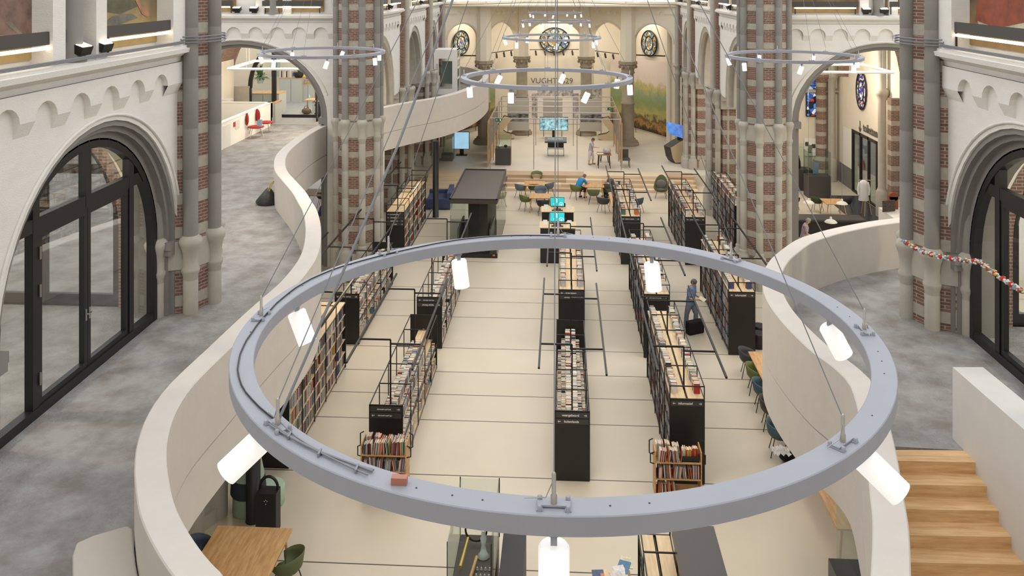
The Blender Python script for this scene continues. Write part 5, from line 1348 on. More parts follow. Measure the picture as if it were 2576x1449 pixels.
# small table with bowl, stool, chair
tpx(1501, 1538, 382, 390, .8, 'small brown topped table with dark legs beside the woman on the platform', z0=ZP, legm=BLACK, top=mat('walnut_top', (150, 112, 76), .5))
q = PZ(1527, 386, ZP+.82); mb = MB(); mb.lathe([(.1, 0), (.2, .08), (.24, .18), (.2, .3), (.15, .33)], (q.x, q.y, ZP+.805), 18); mb.build('glass_bowl', mat('bowl_glass', (196, 190, 182), .15, noise=.3, nscale=9), label='round glass bowl on the small platform table', cat='bowl')
q = PZ(1511, 386, ZP+.81); mb = MB(); mb.box(q.x-.2, q.y-.13, ZP+.802, q.x+.15, q.y+.13, ZP+.81); mb.build('paper_sheet', WHITE, label='white paper sheet on the small platform table', cat='paper')
q = PZ(1521, 410, ZP); R_ = thing('stool', 'dark stool pushed under the small platform table', 'stool', (q.x, q.y+.35, ZP)); mb = MB(); mb.box(-.2, -.2, .5, .2, .2, .54); mb.build('seat', BLACKP, R_)
for sx in (-1, 1):
    for sy in (-1, 1): mb = MB(); mb.beam((sx*.17, sy*.17, .5), (sx*.23, sy*.23, 0), .03); mb.build('leg', BLACK, R_)
q = PZ(1573, 420, ZP); R_ = thing('side_chair', 'dark grey upholstered chair right of the pavilion front', 'chair', tuple(q), .05); GF = mat('grey_upholstery', (84, 82, 82), .9)
mb = MB(); mb.box(-.26, -.25, .42, .26, .28, .52); mb.build('seat', GF, R_); mb = MB(); mb.box(-.25, .24, .5, .22, .3, 1.0, 0, Matrix.Rotation(-.06, 4, 'X')); mb.build('backrest', GF, R_)
for sx in (-1, 1):
    for sy in (-1, 1): mb = MB(); mb.beam((sx*.2, sy*.2, .42), (sx*.24, sy*.25, 0), .025); mb.build('leg', BLACK, R_)
# exit signs
for (px, py, D, lb, ar) in ((1253.5, 301.5, 50.4, 'left', True), (1531, 273.5, 55.3, 'right', True)):
    q = PD(px, py, D); R_ = thing('exit_sign', 'small green pictogram exit sign on the %s of the pavilion' % lb, 'sign', tuple(q)); mb = MB(); mb.box(-.17, -.02, -.1, .17, .02, .1); mb.build('plate', mat('exit_green', (30, 92, 60), .4, emit=.1), R_)
    mb = MB(); s = -1 if lb == 'left' else 1
    mb.box(-.10*1, -.024, -.012, -.02, -.021, .012, 0, Matrix.Diagonal((-s, 1, 1, 1))); mb.add([(s*.1+s*.04, -.0225, 0), (s*.08, -.0225, .045), (s*.08, -.0225, -.045)], [(0, 1, 2)]); mb.box(-s*.12-.035, -.024, -.07, -s*.12+.035, -.021, .07); mb.build('pictogram', WHITE, R_)
    mb = MB(); mb.beam((0, 0, .1), (0, 0, 11.5-(45+298)/F*50.4-q.z+.0 if lb == 'left' else .18), .012); mb.build('hanger', STEEL, R_)
# curved battle panorama, left and right (generic landscape)
m, nt, b_ = nodes_of('landscape_panorama')
tc = nt.nodes.new('ShaderNodeTexCoord'); sp = nt.nodes.new('ShaderNodeSeparateXYZ'); nt.links.new(tc.outputs['Object'], sp.inputs[0])
n1 = nt.nodes.new('ShaderNodeTexNoise'); n1.inputs['Scale'].default_value = 1.5; n1.inputs['Detail'].default_value = 9; n1.inputs['Roughness'].default_value = .7; nt.links.new(tc.outputs['Object'], n1.inputs['Vector'])
hgt = mnode(nt, 'ADD', mnode(nt, 'DIVIDE', mnode(nt, 'SUBTRACT', sp.outputs[2], .55), 4.5), mnode(nt, 'MULTIPLY', mnode(nt, 'SUBTRACT', n1.outputs['Fac'], .5), .5))
r = nt.nodes.new('ShaderNodeValToRGB'); nt.links.new(hgt, r.inputs[0])
st = [(0, (40, 34, 28)), (.12, (58, 46, 34)), (.2, (168, 128, 70)), (.27, (84, 72, 44)), (.36, (176, 166, 98)), (.5, (134, 148, 96)), (.66, (142, 160, 122)), (.78, (190, 180, 116)), (.86, (222, 208, 194)), (1, (228, 212, 202))]
el = r.color_ramp.elements
el[0].position = 0; el[0].color = srgb(st[0][1]) + (1,); el[1].position = 1; el[1].color = srgb(st[-1][1]) + (1,)
for pz_, c_ in st[1:-1]: e = el.new(pz_); e.color = srgb(c_) + (1,)
nt.links.new(r.outputs[0], b_.inputs['Base Color']); b_.inputs['Roughness'].default_value = .8
def pano(pts, z0, z1, label):
    mb = MB(); 
    for a, c in zip(pts, pts[1:]): mb.quad((a[0], a[1], z0), (c[0], c[1], z0), (c[0], c[1], z1), (a[0], a[1], z1))
    o = mb.build('panorama_painting', MATS['landscape_panorama'], label=label, cat='painting'); s = o.modifiers.new('s', 'SOLIDIFY'); s.thickness = .04
pano([(3.6, 65.0), (5.15, 63.4), (6.2, 61.5), (7.1, 59.6), (7.22, 59.3)], .95, 6.0, 'curved green and brown landscape battle painting on the right apse wall')
pano([(-7.8, 59.6), (-7.0, 61.4), (-6.15, 63.3), (-5.0, 64.7)], .95, 5.6, 'curved green landscape painting strip on the left apse wall')
# stained glass roundels
def stained(name, cols, scale=6):
    m, nt, b = nodes_of(name); tc = nt.nodes.new('ShaderNodeTexCoord')
    v = nt.nodes.new('ShaderNodeTexVoronoi'); v.inputs['Scale'].default_value = scale; nt.links.new(tc.outputs['Object'], v.inputs['Vector'])
    v2 = nt.nodes.new('ShaderNodeTexVoronoi'); v2.feature = 'DISTANCE_TO_EDGE'; v2.inputs['Scale'].default_value = scale; nt.links.new(tc.outputs['Object'], v2.inputs['Vector'])
    sx = nt.nodes.new('ShaderNodeSeparateXYZ'); nt.links.new(v.outputs['Color'], sx.inputs[0])
    r = nt.nodes.new('ShaderNodeValToRGB'); r.color_ramp.interpolation = 'CONSTANT'; el = r.color_ramp.elements
    while len(el) < len(cols): el.new(.5)
    for i, c in enumerate(cols): el[i].position = i/len(cols); el[i].color = srgb(c) + (1,)
    nt.links.new(sx.outputs[0], r.inputs[0])
    mx = nt.nodes.new('ShaderNodeMix'); mx.data_type = 'RGBA'; nt.links.new(mnode(nt, 'LESS_THAN', v2.outputs['Distance'], .035), mx.inputs[0])
    nt.links.new(r.outputs[0], mx.inputs[6]); mx.inputs[7].default_value = (.01, .01, .01, 1)
    nt.links.new(mx.outputs[2], b.inputs['Base Color']); nt.links.new(mx.outputs[2], b.inputs['Emission Color']); b.inputs['Emission Strength'].default_value = .35
    b.inputs['Roughness'].default_value = .15; return m
SGA = stained('stained_glass_grey', [(150, 160, 150), (96, 110, 120), (176, 172, 140), (120, 150, 170), (170, 130, 70), (190, 196, 180)], 5)
SGB = stained('stained_glass_blue', [(40, 80, 190), (220, 226, 236), (90, 150, 220), (24, 34, 70), (60, 110, 200), (190, 60, 40), (150, 190, 230)], 4)
SGC = stained('stained_glass_purple', [(240, 240, 246), (80, 60, 180), (230, 236, 250), (210, 120, 90), (60, 70, 200), (250, 250, 250)], 7)
SGD = stained('stained_glass_colour', [(50, 90, 200), (240, 200, 60), (220, 90, 50), (240, 240, 230), (80, 60, 160)], 7)
def roundel(c, nrm, rx, rz_, m, label, centre=None):
    nrm = Vector(nrm).normalized(); u_ = Vector((-nrm.y, nrm.x, 0)); z_ = Vector((0, 0, 1))
    R_ = thing('stained_glass_window', label, 'window', tuple(c))
    M = Matrix(((u_.x, z_.x, nrm.x, 0), (u_.y, z_.y, nrm.y, 0), (u_.z, z_.z, nrm.z, 0), (0, 0, 0, 1)))
    mb = MB(); N = 32; mb.lathe([(1, -.02), (1, .02)], (0, 0, 0), N, 0, M @ Matrix.Diagonal((rx, rz_, 1, 1))); mb.build('glass', m, R_)
    f = MB()
    f.tube([M @ Vector((rx*math.cos(2*math.pi*i/N), rz_*math.sin(2*math.pi*i/N), .03)) for i in range(N)], .05, 6, closed=True)
    f.tube([M @ Vector((.5*rx*math.cos(2*math.pi*i/N), .55*rz_*math.sin(2*math.pi*i/N), .04)) for i in range(N)], .035, 6, closed=True)
    for a in (45, 135, 225, 315):
        q = math.radians(a); f.tube([M @ Vector((k*rx*math.cos(q), k*rz_*math.sin(q), .04)) for k in (.52, 1)], .03, 6)
        f.tube([M @ Vector((rx*(.62*math.cos(q+math.pi/4)+.3*math.cos(t)), rz_*(.62*math.sin(q+math.pi/4)+.3*math.sin(t)), .035)) for t in [q+math.pi/4-1.5+3.0*j/8 for j in range(9)]], .02, 5)
    f.build('lead_frame', BLACK, R_)
    if centre: mb = MB(); mb.lathe([(1, .03), (1, .034)], (0, 0, 0), 24, 0, M @ Matrix.Diagonal((rx*.45, rz_*.5, 1, 1))); mb.build('centre_medallion', centre, R_)
    return R_
g = PY(1395, 101, 66.7); roundel((g.x, 66.7, g.z), (0, -1, 0), 1.12, .95, SGA, 'wide round stained glass window in the centre of the apse')
roundel((-7.2, 61.45, PD(1164, 108, 61.5).z), (.89, -.45, 0), 1.0, .85, SGA, 'oval stained glass window with bright green centre in the left apse bay', stained('stained_glass_green', [(120, 200, 120), (60, 90, 200), (220, 120, 50), (230, 240, 230)], 9))
roundel((6.15, 61.6, PD(1627, 107, 62).z), (-.88, -.48, 0), .95, .9, SGA, 'oval stained glass window in the right apse bay')
# black tracks with spots
def track(a, b, n, label):
    R_ = thing('track_light', label, 'lamp', tuple(a)); a = Vector(a); b = Vector(b)
    mb = MB(); mb.beam((0, 0, 0), b-a, .06, .05); mb.build('track', BLACK, R_)
    for k in range(n):
        p = (b-a)*((k+.7)/(n+.4)); mb = MB(); mb.beam(p, p+Vector((0, 0, -.12)), .03)
        mb.tube([p+Vector((-.03, .05, -.1)), p+Vector((.03, -.1, -.42))], .07, 10); mb.build('spot_head', BLACK, R_)
track(PD(1332, 125, 65.9), PD(1456, 124.5, 66.1), 5, 'black track with five spots before the central round window')
track(PD(1236, 133, 62.5), PD(1299, 124.5, 65.5), 3, 'black track with three spots in the left apse bay')
track(PD(1490, 127, 65.5), PD(1557, 135.5, 62.5), 3, 'black track with three spots in the right apse bay')
mb = MB(); mb.beam(PD(1154, 140, 59), PD(1199, 140, 60), .08, .08); mb.build('dark_rail', BLACK, label='short black rail below the left oval window', cat='rail')
mb = MB(); mb.beam(PD(1593, 138, 60), PD(1673, 141, 58), .08, .08); mb.build('dark_rail', BLACK, label='black rail below the right oval window', cat='rail')
# lift cabin on the gallery
a = PZ(1086, 240, ZG); R_ = thing('lift_cabin', 'white lift cabin with glass door on the far end of the left gallery', 'lift', (-7.15, YD(-7.2, 53.2), ZG)); W = .72
mb = MB(); mb.box(-W, 0, 0, W, .05, .35); mb.box(-W, 0, 2.2, W, .05, 2.75); mb.box(-W, 0, .35, -W+.3, .05, 2.2); mb.box(W-.3, 0, .35, W, .05, 2.2); mb.box(-W, .05, 0, -W+.05, 1.6, 2.75)
for z in (0, .9, 1.55, 2.1, 2.65): mb.box(W-.06, .05, z, W, 1.6, z+.1)
for y in (.05, 1.5): mb.box(W-.06, y, 0, W, y+.1, 2.75)
mb.box(-W, .05, 2.7, W, 1.6, 2.75)
mb.build('cabin', WHITE, R_); mb = MB(); mb.box(-W+.3, .02, .35, W-.3, .03, 2.2); mb.box(W-.03, .15, .1, W-.02, 1.5, 2.65); mb.build('glass', GLASSD, R_)
mb = MB(); mb.box(-.28, .5, .6, .36, .55, 2.0); mb.build('lift_back_panel', mat('grey_lift_panel', (120, 126, 124)), R_)
mb = MB(); mb.tube([(-W+.22, -.04, .9), (-W+.22, -.04, 1.9)], .02, 6); mb.build('handle', STEEL, R_)
# ================================================================= paintings, cornice lights
def canvas_mat(name, lo, mid, hi, sc=1.6, z0=0.1, z1=1.5):
    m, nt, b = nodes_of(name); tc = nt.nodes.new('ShaderNodeTexCoord'); sp = nt.nodes.new('ShaderNodeSeparateXYZ'); nt.links.new(tc.outputs['Object'], sp.inputs[0])
    n = nt.nodes.new('ShaderNodeTexNoise'); n.inputs['Scale'].default_value = sc; n.inputs['Detail'].default_value = 5; n.inputs['Distortion'].default_value = 1.2; nt.links.new(tc.outputs['Object'], n.inputs['Vector'])
    h = mnode(nt, 'ADD', mnode(nt, 'DIVIDE', mnode(nt, 'SUBTRACT', sp.outputs[2], z0), z1-z0), mnode(nt, 'MULTIPLY', mnode(nt, 'SUBTRACT', n.outputs['Fac'], .5), .9))
    r = nt.nodes.new('ShaderNodeValToRGB'); nt.links.new(h, r.inputs[0]); e = r.color_ramp.elements
    e[0].position = .0; e[0].color = srgb(lo) + (1,); e[1].position = 1; e[1].color = srgb(hi) + (1,); q = e.new(.5); q.color = srgb(mid) + (1,)
    nt.links.new(r.outputs[0], b.inputs['Base Color']); b.inputs['Roughness'].default_value = .6; return m
CVA = canvas_mat('brown_oil_canvas', (176, 150, 98), (128, 110, 76), (66, 60, 48))
CVB = canvas_mat('dark_oil_canvas', (150, 122, 78), (90, 72, 54), (60, 54, 48))
CVC = canvas_mat('pale_oil_canvas', (196, 178, 138), (170, 152, 112), (130, 118, 88))
GZ = ZC + .2
def painting(p0, p1, m, label, figs=(), z0=GZ+.06, z1=13.0):
    """p0,p1 = plan ends of the canvas, left to right as seen from the nave"""
    p0 = Vector(p0).to_2d(); p1 = Vector(p1).to_2d(); d = p1-p0; L = d.length; d.normalize(); a = math.atan2(d.y, d.x)
    R_ = thing('wall_painting', label, 'painting', (p0.x, p0.y, z0), a)
    mb = MB(); mb.box(0, -.03, 0, L, .02, z1-z0); cv = mb.build('canvas', m, R_)
    for i, (nm, col, poly) in enumerate(figs):
        f = MB(); f.add([(x*L, -.034-.002*i, z*.62-.02) for x, z in poly], [tuple(range(len(poly)))]); f.build(nm, mat('paint_' + nm, col, .6, noise=.45, nscale=3), cv)
    return R_
def strip_light(p0, p1, label, z=GZ+.30):
    """dark metal reflector with a glowing tube under its lower edge"""
    p0 = Vector(p0); p1 = Vector(p1); R_ = thing('picture_light', label, 'lamp', (p0.x, p0.y, GZ))
    mb = MB(); d = (p1-p0).normalized(); q = Vector((-d.y, d.x)); A_ = Vector((0, 0, z-GZ)); B_ = Vector((p1.x-p0.x, p1.y-p0.y, z-GZ))
    mb.beam(A_ + Vector((0, 0, .09)), B_ + Vector((0, 0, .09)), .05, .2); mb.build('reflector', mat('dark_grey_reflector', (70, 66, 62), .6), R_)
    mb = MB(); mb.tube([A_ + Vector((d.x*.1, d.y*.1, -.06)), B_ + Vector((-d.x*.1, -d.y*.1, -.06))], .028, 8); mb.build('glowing_tube', TUBE, R_)
    mb = MB()
    for t in (.05, .95): P_ = A_.lerp(B_, t); mb.beam(P_, Vector((P_.x, P_.y, 0)), .03)
    mb.build('bracket', BLACK, R_)
def flood(p, rz, label):
    R_ = thing('floodlight', label, 'lamp', (p[0], p[1], GZ), rz)
    mb = MB(); mb.box(-.16, -.1, .1, .16, .1, .24, 0, Matrix.Rotation(-.35, 4, 'X')); mb.box(-.1, -.04, 0, .1, .04, .12); mb.build('housing', BLACK, R_)
    mb = MB(); mb.box(-.14, -.08, .241, .14, .08, .25, 0, Matrix.Rotation(-.35, 4, 'X')); mb.build('lamp_face', TUBE, R_)
Y = lambda px, X: PX(px, 80, X).y
xl = XL - .17
robe = [(.25, .1), (.45, .02), (.8, .12), (1.0, .45), (1.0, 1.1), (.7, 1.3), (.5, 1.0), (.35, .6)]
painting((xl, Y(-260, xl)), (xl, Y(131, xl)), CVA, 'left brown oil painting above the near left arch, cut by the left picture edge', [('rose_robe', (136, 108, 96), [(.55, .75), (.8, .55), (.98, .5), (1.0, .8), (.9, 1.0), (.85, 1.6), (.7, 1.9), (.55, 1.6)]), ('grey_blade', (136, 128, 110), [(.62, 1.0), (.66, 1.02), (.86, .28), (.84, .3)])])
painting((xl, Y(228, xl)), (xl, Y(407, xl)), CVA, 'brown oil painting with reclining bare foot, right one above the near left arch', [('dark_cloak', (96, 92, 66), [(0, .9), (.15, 1.1), (.35, 1.0), (.6, 1.2), (.5, 1.6), (.2, 1.8), (0, 1.7)]), ('grey_drape', (118, 116, 104), [(.1, .72), (.35, .7), (.6, .85), (.5, 1.0), (.25, .95)]), ('bare_foot', (178, 132, 96), [(.66, .95), (.74, .85), (.8, .95), (.72, 1.15), (.6, 1.45), (.56, 1.4)])])
strip_light((XL+.12, Y(-150, XL+.12)), (XL+.12, Y(165, XL+.12)), 'picture light with glowing tube at the far left picture edge')
strip_light((XL+.12, Y(262, XL+.12)), (XL+.12, Y(435, XL+.12)), 'picture light with glowing tube below the right of the two near left paintings')
flood((XL+.12, Y(196, XL+.12)), math.radians(-90), 'left one of the two black floodlights on the near left cornice')
flood((XL+.12, Y(250, XL+.12)), math.radians(-90), 'right one of the two black floodlights on the near left cornice')
xr = XR + .17
painting((xr, Y(2424, xr)), (xr, Y(2800, xr)), CVB, 'oil painting with rust red robed figure above the near right arch', [('rust_robe', (150, 72, 44), [(.12, .75), (.35, .55), (.5, .75), (.55, 1.4), (.5, 2.2), (.2, 2.2), (.14, 1.4)]), ('white_hem', (196, 190, 166), [(.16, .55), (.3, .42), (.52, .62), (.5, .85), (.3, .62), (.14, .78)])])
strip_light((XR-.12, Y(2394, XR-.12)), (XR-.12, Y(2700, XR-.12)), 'picture light with glowing tube above the near right arch')
# transept walls
yt = YT - .0
def Xt(px, y=YT): return PY(px, 20, y).x
for (a, b, m_, lb) in ((520, 592, CVB, 'dark oil painting at the left above the left transept arch'), (657, 814, CVB, 'oil painting with straw yellow patch above the left transept arch'), (1990, 2160, CVB, 'oil painting with grey cloak above the right transept arch'), (2229, 2300, CVB, 'narrow dark oil painting right above the right transept arch')):
    painting((Xt(a), yt+.06), (Xt(b), yt+.06), m_, lb)
for (a, b, lb) in ((520, 585, 'picture light on the left transept cornice, left one'), (660, 812, 'picture light on the left transept cornice, right one'), (1992, 2160, 'picture light on the right transept cornice, left one'), (2238, 2300, 'picture light on the right transept cornice, right one')):
    strip_light((Xt(a, YT-.14), YT-.14), (Xt(b, YT-.14), YT-.14), lb)
for (a, lb) in ((597, 'left floodlight on the left transept cornice'), (640, 'right floodlight on the left transept cornice'), (2178, 'left floodlight on the right transept cornice'), (2222, 'right floodlight on the right transept cornice')):
    flood((Xt(a, YT-.14), YT-.14), math.pi, lb)
ord_ = ['nearest', 'middle', 'farthest']
for s, X, sd in ((1, XL-.1, 'left'), (-1, XR+.1, 'right')):
    for i, (ya, yb) in enumerate(((37.2, 40.4), (46.0, 49.2), (53.1, 56.0))):
        q0, q1 = ((X, ya), (X, yb)) if s > 0 else ((X, yb), (X, ya))
        painting(q0, q1, CVC, '%s pale oil painting above the %s choir arcade' % (ord_[i], sd))
        xx = X + s*.3; ym = (ya+yb)/2
        strip_light((xx, ya-1.2), (xx, ym-.45), '%s bay of the %s choir cornice, nearer picture light' % (ord_[i], sd))
        strip_light((xx, ym+.45), (xx, yb+1.2 if i < 2 else yb), '%s bay of the %s choir cornice, farther picture light' % (ord_[i], sd))
        flood((xx, ym), math.radians(-90 if s > 0 else 90), 'floodlight on the %s choir cornice, %s bay' % (sd, ord_[i]))
for i, px in enumerate((1176, 1340, 1445, 1620)):
    q = PD(px, 5, 57.5 if i in (0, 3) else 61.2); strip_light((q.x-.8, q.y), (q.x+.8, q.y), '%s picture light on the apse cornice' % ('leftmost', 'second from the left', 'second from the right', 'rightmost')[i], z=GZ+.1)
# ================================================================= left chapel (office behind the left transept arch)
mb = MB(); xa = -13.95
mb.box(xa-.18, 33.2, ZG, xa, 41.0, ZT); mb.box(-20, 40.82, ZG, xa, 41.0, ZT); mb.box(xa-.2, 33.18, ZT, xa+.02, 41.02, ZT+.03); mb.box(-20, 40.8, ZT, xa, 41.02, ZT+.03)
struct(mb, 'wall_stair_box_left', WHITE)
mb = MB(); q = PX(572, 345, xa+.01); mb.box(xa, q.y-.45, ZG+.02, xa+.012, q.y+.35, ZG+.95)
mb.build('service_hatch', mat('hatch_white', (222, 220, 214)), label='flush white service hatch in the white stair wall', cat='hatch')
q = PX(590, 313, xa+.02); mb = MB(); mb.box(xa, q.y-.08, q.z-.1, xa+.03, q.y+.08, q.z+.1); mb.build('fire_alarm', mat('alarm_red', (190, 40, 34)), label='small red fire alarm box on the white stair wall', cat='alarm')
q = PX(597.5, 314, xa+.02); mb = MB(); mb.box(xa, q.y-.2, q.z-.17, xa+.02, q.y+.25, q.z+.2); mb.build('floor_plan_notice', mat('notice_paper', (226, 222, 216), .7, noise=.2, nscale=10), label='white framed notice beside the red alarm box', cat='notice')
mb = MB(); mb.box(-17.6, 36, ZG, -16.6, 43, 10.5); mb.box(-22, 52.3, ZG, -9.6, 52.5, 10.5); mb.box(-22, 43, ZG, -21.8, 52.5, 10.5); mb.box(-9.6, 42, ZG, -9.4, 52.5, 10.5)
struct(mb, 'wall_office', CREAM)
mb = MB()   # brick vault rib and arch of the chapel
for i in range(10):
    a0, a1 = math.pi*.5*i/10, math.pi*.5*(i+1)/10
    y0_, z0_ = 43.3, 6.4
    A_ = [(-16.8+3.4*(1-math.cos(t)), z0_+3.6*math.sin(t)) for t in (a0, a1)]
    mb.quad((A_[0][0], 41.2, A_[0][1]), (A_[1][0], 41.2, A_[1][1]), (A_[1][0], 43.4, A_[1][1]), (A_[0][0], 43.4, A_[0][1]))
struct(mb, 'ceiling_vault_left', BRICK)
mb = MB(); mb.box(-17.2, 43.2, ZG, -15.9, 43.6, 6.2); struct(mb, 'pier_office', STONE)
root = thing('glazed_office_screen', 'black framed glass office screen with open door behind the left transept arch', 'glass screen', (-15.9, 43.4, ZG))
mb = MB(); W = 5.4
pts = [(0, 0)] + [(W/2*(1-math.cos(math.pi*i/20)), 1.5+2.7*math.sin(math.pi*i/20)) for i in range(21)] + [(W, 0)]
for a, b in zip(pts, pts[1:]): mb.beam((a[0], 0, a[1]), (b[0], 0, b[1]), .12, .2)
for x in (1.25, 3.5): mb.box(x-.11, -.06, 0, x+.11, .06, 3.9)
mb.box(1.2, -.05, 0, 3.6, .05, .16); mb.build('frame', DOORF, root)
mb = MB(); mb.add([(p[0], 0, p[1]) for p in pts[:14]] + [(3.5, 0, 0)], [tuple(range(15))]); mb.build('glass_pane', GLASS, root)
mb = MB(); M = Matrix.Translation((3.65, -.05, 0)) @ Matrix.Rotation(math.radians(-82), 4, 'Z')
for q in ((0, -.04, 0, .12, .04, 3.1), (1.1, -.04, 0, 1.22, .04, 3.1), (0, -.04, 0, 1.22, .04, .14), (0, -.04, 2.98, 1.22, .04, 3.1)): mb.box(*q, 0, M)
dl = mb.build('door_leaf', DOORF, root); mb = MB(); mb.box(1.12, -.09, 1.0, 1.2, .09, 1.05, 0, M); mb.build('door_handle', STEEL, dl)
GC = mat('grey_office_cabinet', (176, 178, 176), .5)
def cabinet(l, r_, yb, h, d, label, base=ZG):
    a = PZ(l, yb, base); b = PZ(r_, yb, base); R_ = thing('office_cabinet', label, 'cabinet', ((a.x+b.x)/2, a.y, base)); w_ = (b.x-a.x)/2
    mb = MB(); mb.box(-w_, 0, 0, w_, d, h); mb.build('body', GC, R_); mb = MB(); mb.box(-w_-.02, -.02, h, w_+.02, d, h+.04); mb.build('top_board', OAK, R_)
    mb = MB(); mb.box(-.006, -.006, .05, .006, 0, h-.03); mb.build('door_gap', BLACKP, R_); return R_
cabinet(622, 703, 290, 1.1, 1.2, 'grey cabinet with oak top directly behind the office glass')
cabinet(704, 760, 257, 1.35, .8, 'grey cabinet with oak top and books, right of the office door')
cabinet(759, 790, 256, 1.0, .8, 'lower grey cabinet with brochures beside the plant')
cabinet(686, 694, 311, 1.0, .9, 'narrow grey cabinet with oak top beside the white stair wall')
q = PZ(746, 258, ZG); q.z = ZG+1.39; q.y += .4; R_ = thing('potted_plant', 'green plant in a dark bowl on the office cabinet', 'plant', tuple(q))
mb = MB(); mb.lathe([(.18, 0), (.28, .12), (.26, .3)], (0, 0, 0), 14); mb.build('bowl', BLACKP, R_)
mb = MB(); random.seed(9)
for k in range(46):
    a = random.uniform(0, 6.28); e = random.uniform(.3, 1.3); L = random.uniform(.35, .75); d = Vector((math.cos(a)*math.cos(e), math.sin(a)*math.cos(e), math.sin(e)))
    s_ = d.cross(Vector((0, 0, 1))).normalized()*.03; b0 = Vector((0, 0, .28)); m_ = b0+d*L*.6; t_ = b0+d*L+Vector((0, 0, -.1)); mb.add([b0, m_+s_, t_, m_-s_], [(0, 1, 2, 3)])
mb.build('leaves', mat('plant_green', (70, 104, 56), .5), R_)
q = PZ(655, 258, ZG); R_ = thing('potted_plant', 'tall leafy plant seen through the office glass', 'plant', (q.x, q.y, ZG+1.1))
mb = MB(); mb.lathe([(.16, 0), (.2, .35)], (0, 0, 0), 12); mb.build('pot', GC, R_); mb = MB()
for k in range(70):
    a = random.uniform(0, 6.28); e = random.uniform(-.2, 1.4); L = random.uniform(.4, 1.2); d = Vector((math.cos(a)*math.cos(e)*.6, math.sin(a)*math.cos(e)*.6, abs(math.sin(e))))
    s_ = Vector((-math.sin(a), math.cos(a), 0))*.06; b0 = Vector((0, 0, .3)); m_ = b0+d*L*.6; t_ = b0+d*L+Vector((0, 0, -.2)); mb.add([b0, m_+s_, t_, m_-s_], [(0, 1, 2, 3)])
mb.build('leaves', MATS['plant_green'], R_)
random.seed(12)
for k in range(9):
    q = PZ(702+k*3.2, 256, ZG); mb = MB(); h = random.uniform(.3, .42); mb.box(q.x-.03, q.y+.2, ZG+1.39, q.x+.035, q.y+.45, ZG+1.39+h)
    mb.build('binder', mat('binder_%d' % (k % 4), ((228, 224, 214), (96, 60, 52), (180, 190, 190), (206, 200, 188))[k % 4]), label='%s binder in the row on the office cabinet' % (('white', 'maroon', 'grey blue', 'beige')[k % 4]), cat='binder', group='%s binders on the office cabinet' % (('white', 'maroon', 'grey blue', 'beige')[k % 4]))
q = PZ(777, 257, ZG)
for k in range(4):
    mb = MB(); mb.box(-.1, 0, 0, .1, .02, .26, 0, Matrix.Translation((q.x-.3+.2*k, q.y+.25+.03*(k % 2), ZG+1.05)) @ Matrix.Rotation(-.3, 4, 'X')); mb.build('brochure', mat('brochure_print', (196, 176, 150), .5, noise=.5, nscale=12), label='small brochure leaning on the lower office cabinet', cat='brochure', group='brochures on the lower office cabinet')
mb = MB(); q = PZ(692, 242, ZG); mb.box(q.x-.25, q.y, ZG+1.2, q.x+.3, q.y+.06, ZG+2.3); mb.build('leaflet_rack', mat('leaflet_rack', (176, 194, 186), .5, noise=.4, nscale=6), label='wall rack of pale leaflets behind the office glass', cat='rack')
q = PZ(782, 287, ZG); R_ = thing('office_desk', 'office desk with oak top at the right inside the office', 'desk', (q.x+.4, q.y, ZG))
mb = MB(); mb.box(-.75, 0, .70, 1.3, .8, .74); mb.build('desk_top', OAK, R_); mb = MB(); mb.box(-.35, .05, 0, .2, .75, .62); mb.build('drawer_unit', GC, R_)
for x in (-.7, 1.25): mb = MB(); mb.beam((x, .4, 0), (x, .4, .7), .06); mb.build('leg', STEEL, R_)
M_ = thing('monitor', 'small office monitor with a pale blue picture', 'monitor', (q.x+.75, q.y+.35, ZG+.74)); mb = MB(); mb.box(-.35, 0, .12, .3, .04, .52); mb.box(-.1, -.05, 0, .05, .1, .14); mb.build('casing', BLACK, M_)
mb = MB(); mb.box(-.32, -.006, .15, .27, 0, .49); mb.build('screen', mat('office_screen', (196, 222, 240), .3, emit=.8), M_)
q2 = PZ(781, 284, ZG); mb = MB(); mb.lathe([(.04, 0), (.045, .12), (.02, .17), (.02, .2)], (q2.x-.15, q2.y+.3, ZG+.745), 10); mb.build('water_bottle', mat('bottle_blue', (130, 190, 206), .3), label='pale blue bottle on the office desk', cat='bottle')
q = PZ(782, 285.5, ZG); R_ = thing('handbag', 'brown leather handbag on the office carpet', 'bag', (q.x-.15, q.y-.3, ZG)); mb = MB(); mb.ell((0, 0, .17), (.26, .13, .17)); mb.build('bag_body', mat('brown_leather', (92, 72, 50), .5), R_)
mb = MB(); mb.tube([(-.12, 0, .29), (-.08, 0, .44), (.08, 0, .44), (.12, 0, .29)], .018, 6); mb.build('handle', MATS['brown_leather'], R_)
q = PZ(806, 287, ZG); R_ = thing('swivel_chair', 'black office swivel chair at the edge of the left arch', 'chair', tuple(q))
mb = MB()
for k in range(5): a = k*1.257; mb.beam((0, 0, .1), (.3*math.cos(a), .3*math.sin(a), .06), .04); mb.ell((.3*math.cos(a), .3*math.sin(a), .035), (.035, .035, .035), 0, 8)
mb.tube([(0, 0, .1), (0, 0, .45)], .03, 8); mb.build('base', BLACK, R_); mb = MB(); mb.box(-.24, -.24, .45, .24, .24, .53); mb.build('seat', BLACKP, R_); mb = MB(); mb.box(-.22, .2, .6, .22, .27, 1.1); mb.build('backrest', BLACKP, R_)
a = PY(744, 240, 52.2); b = PY(783, 168, 52.2); R_ = thing('stained_glass_window', 'colourful blue and yellow stained glass window at the back of the office', 'window', ((a.x+b.x)/2, 52.2, (a.z+b.z)/2))
mb = MB(); mb.box(-.9, -.03, -.7, 1.0, .03, .55); mb.build('glass', SGD, R_)
mb = MB(); q = PZ(618, 300, ZG)
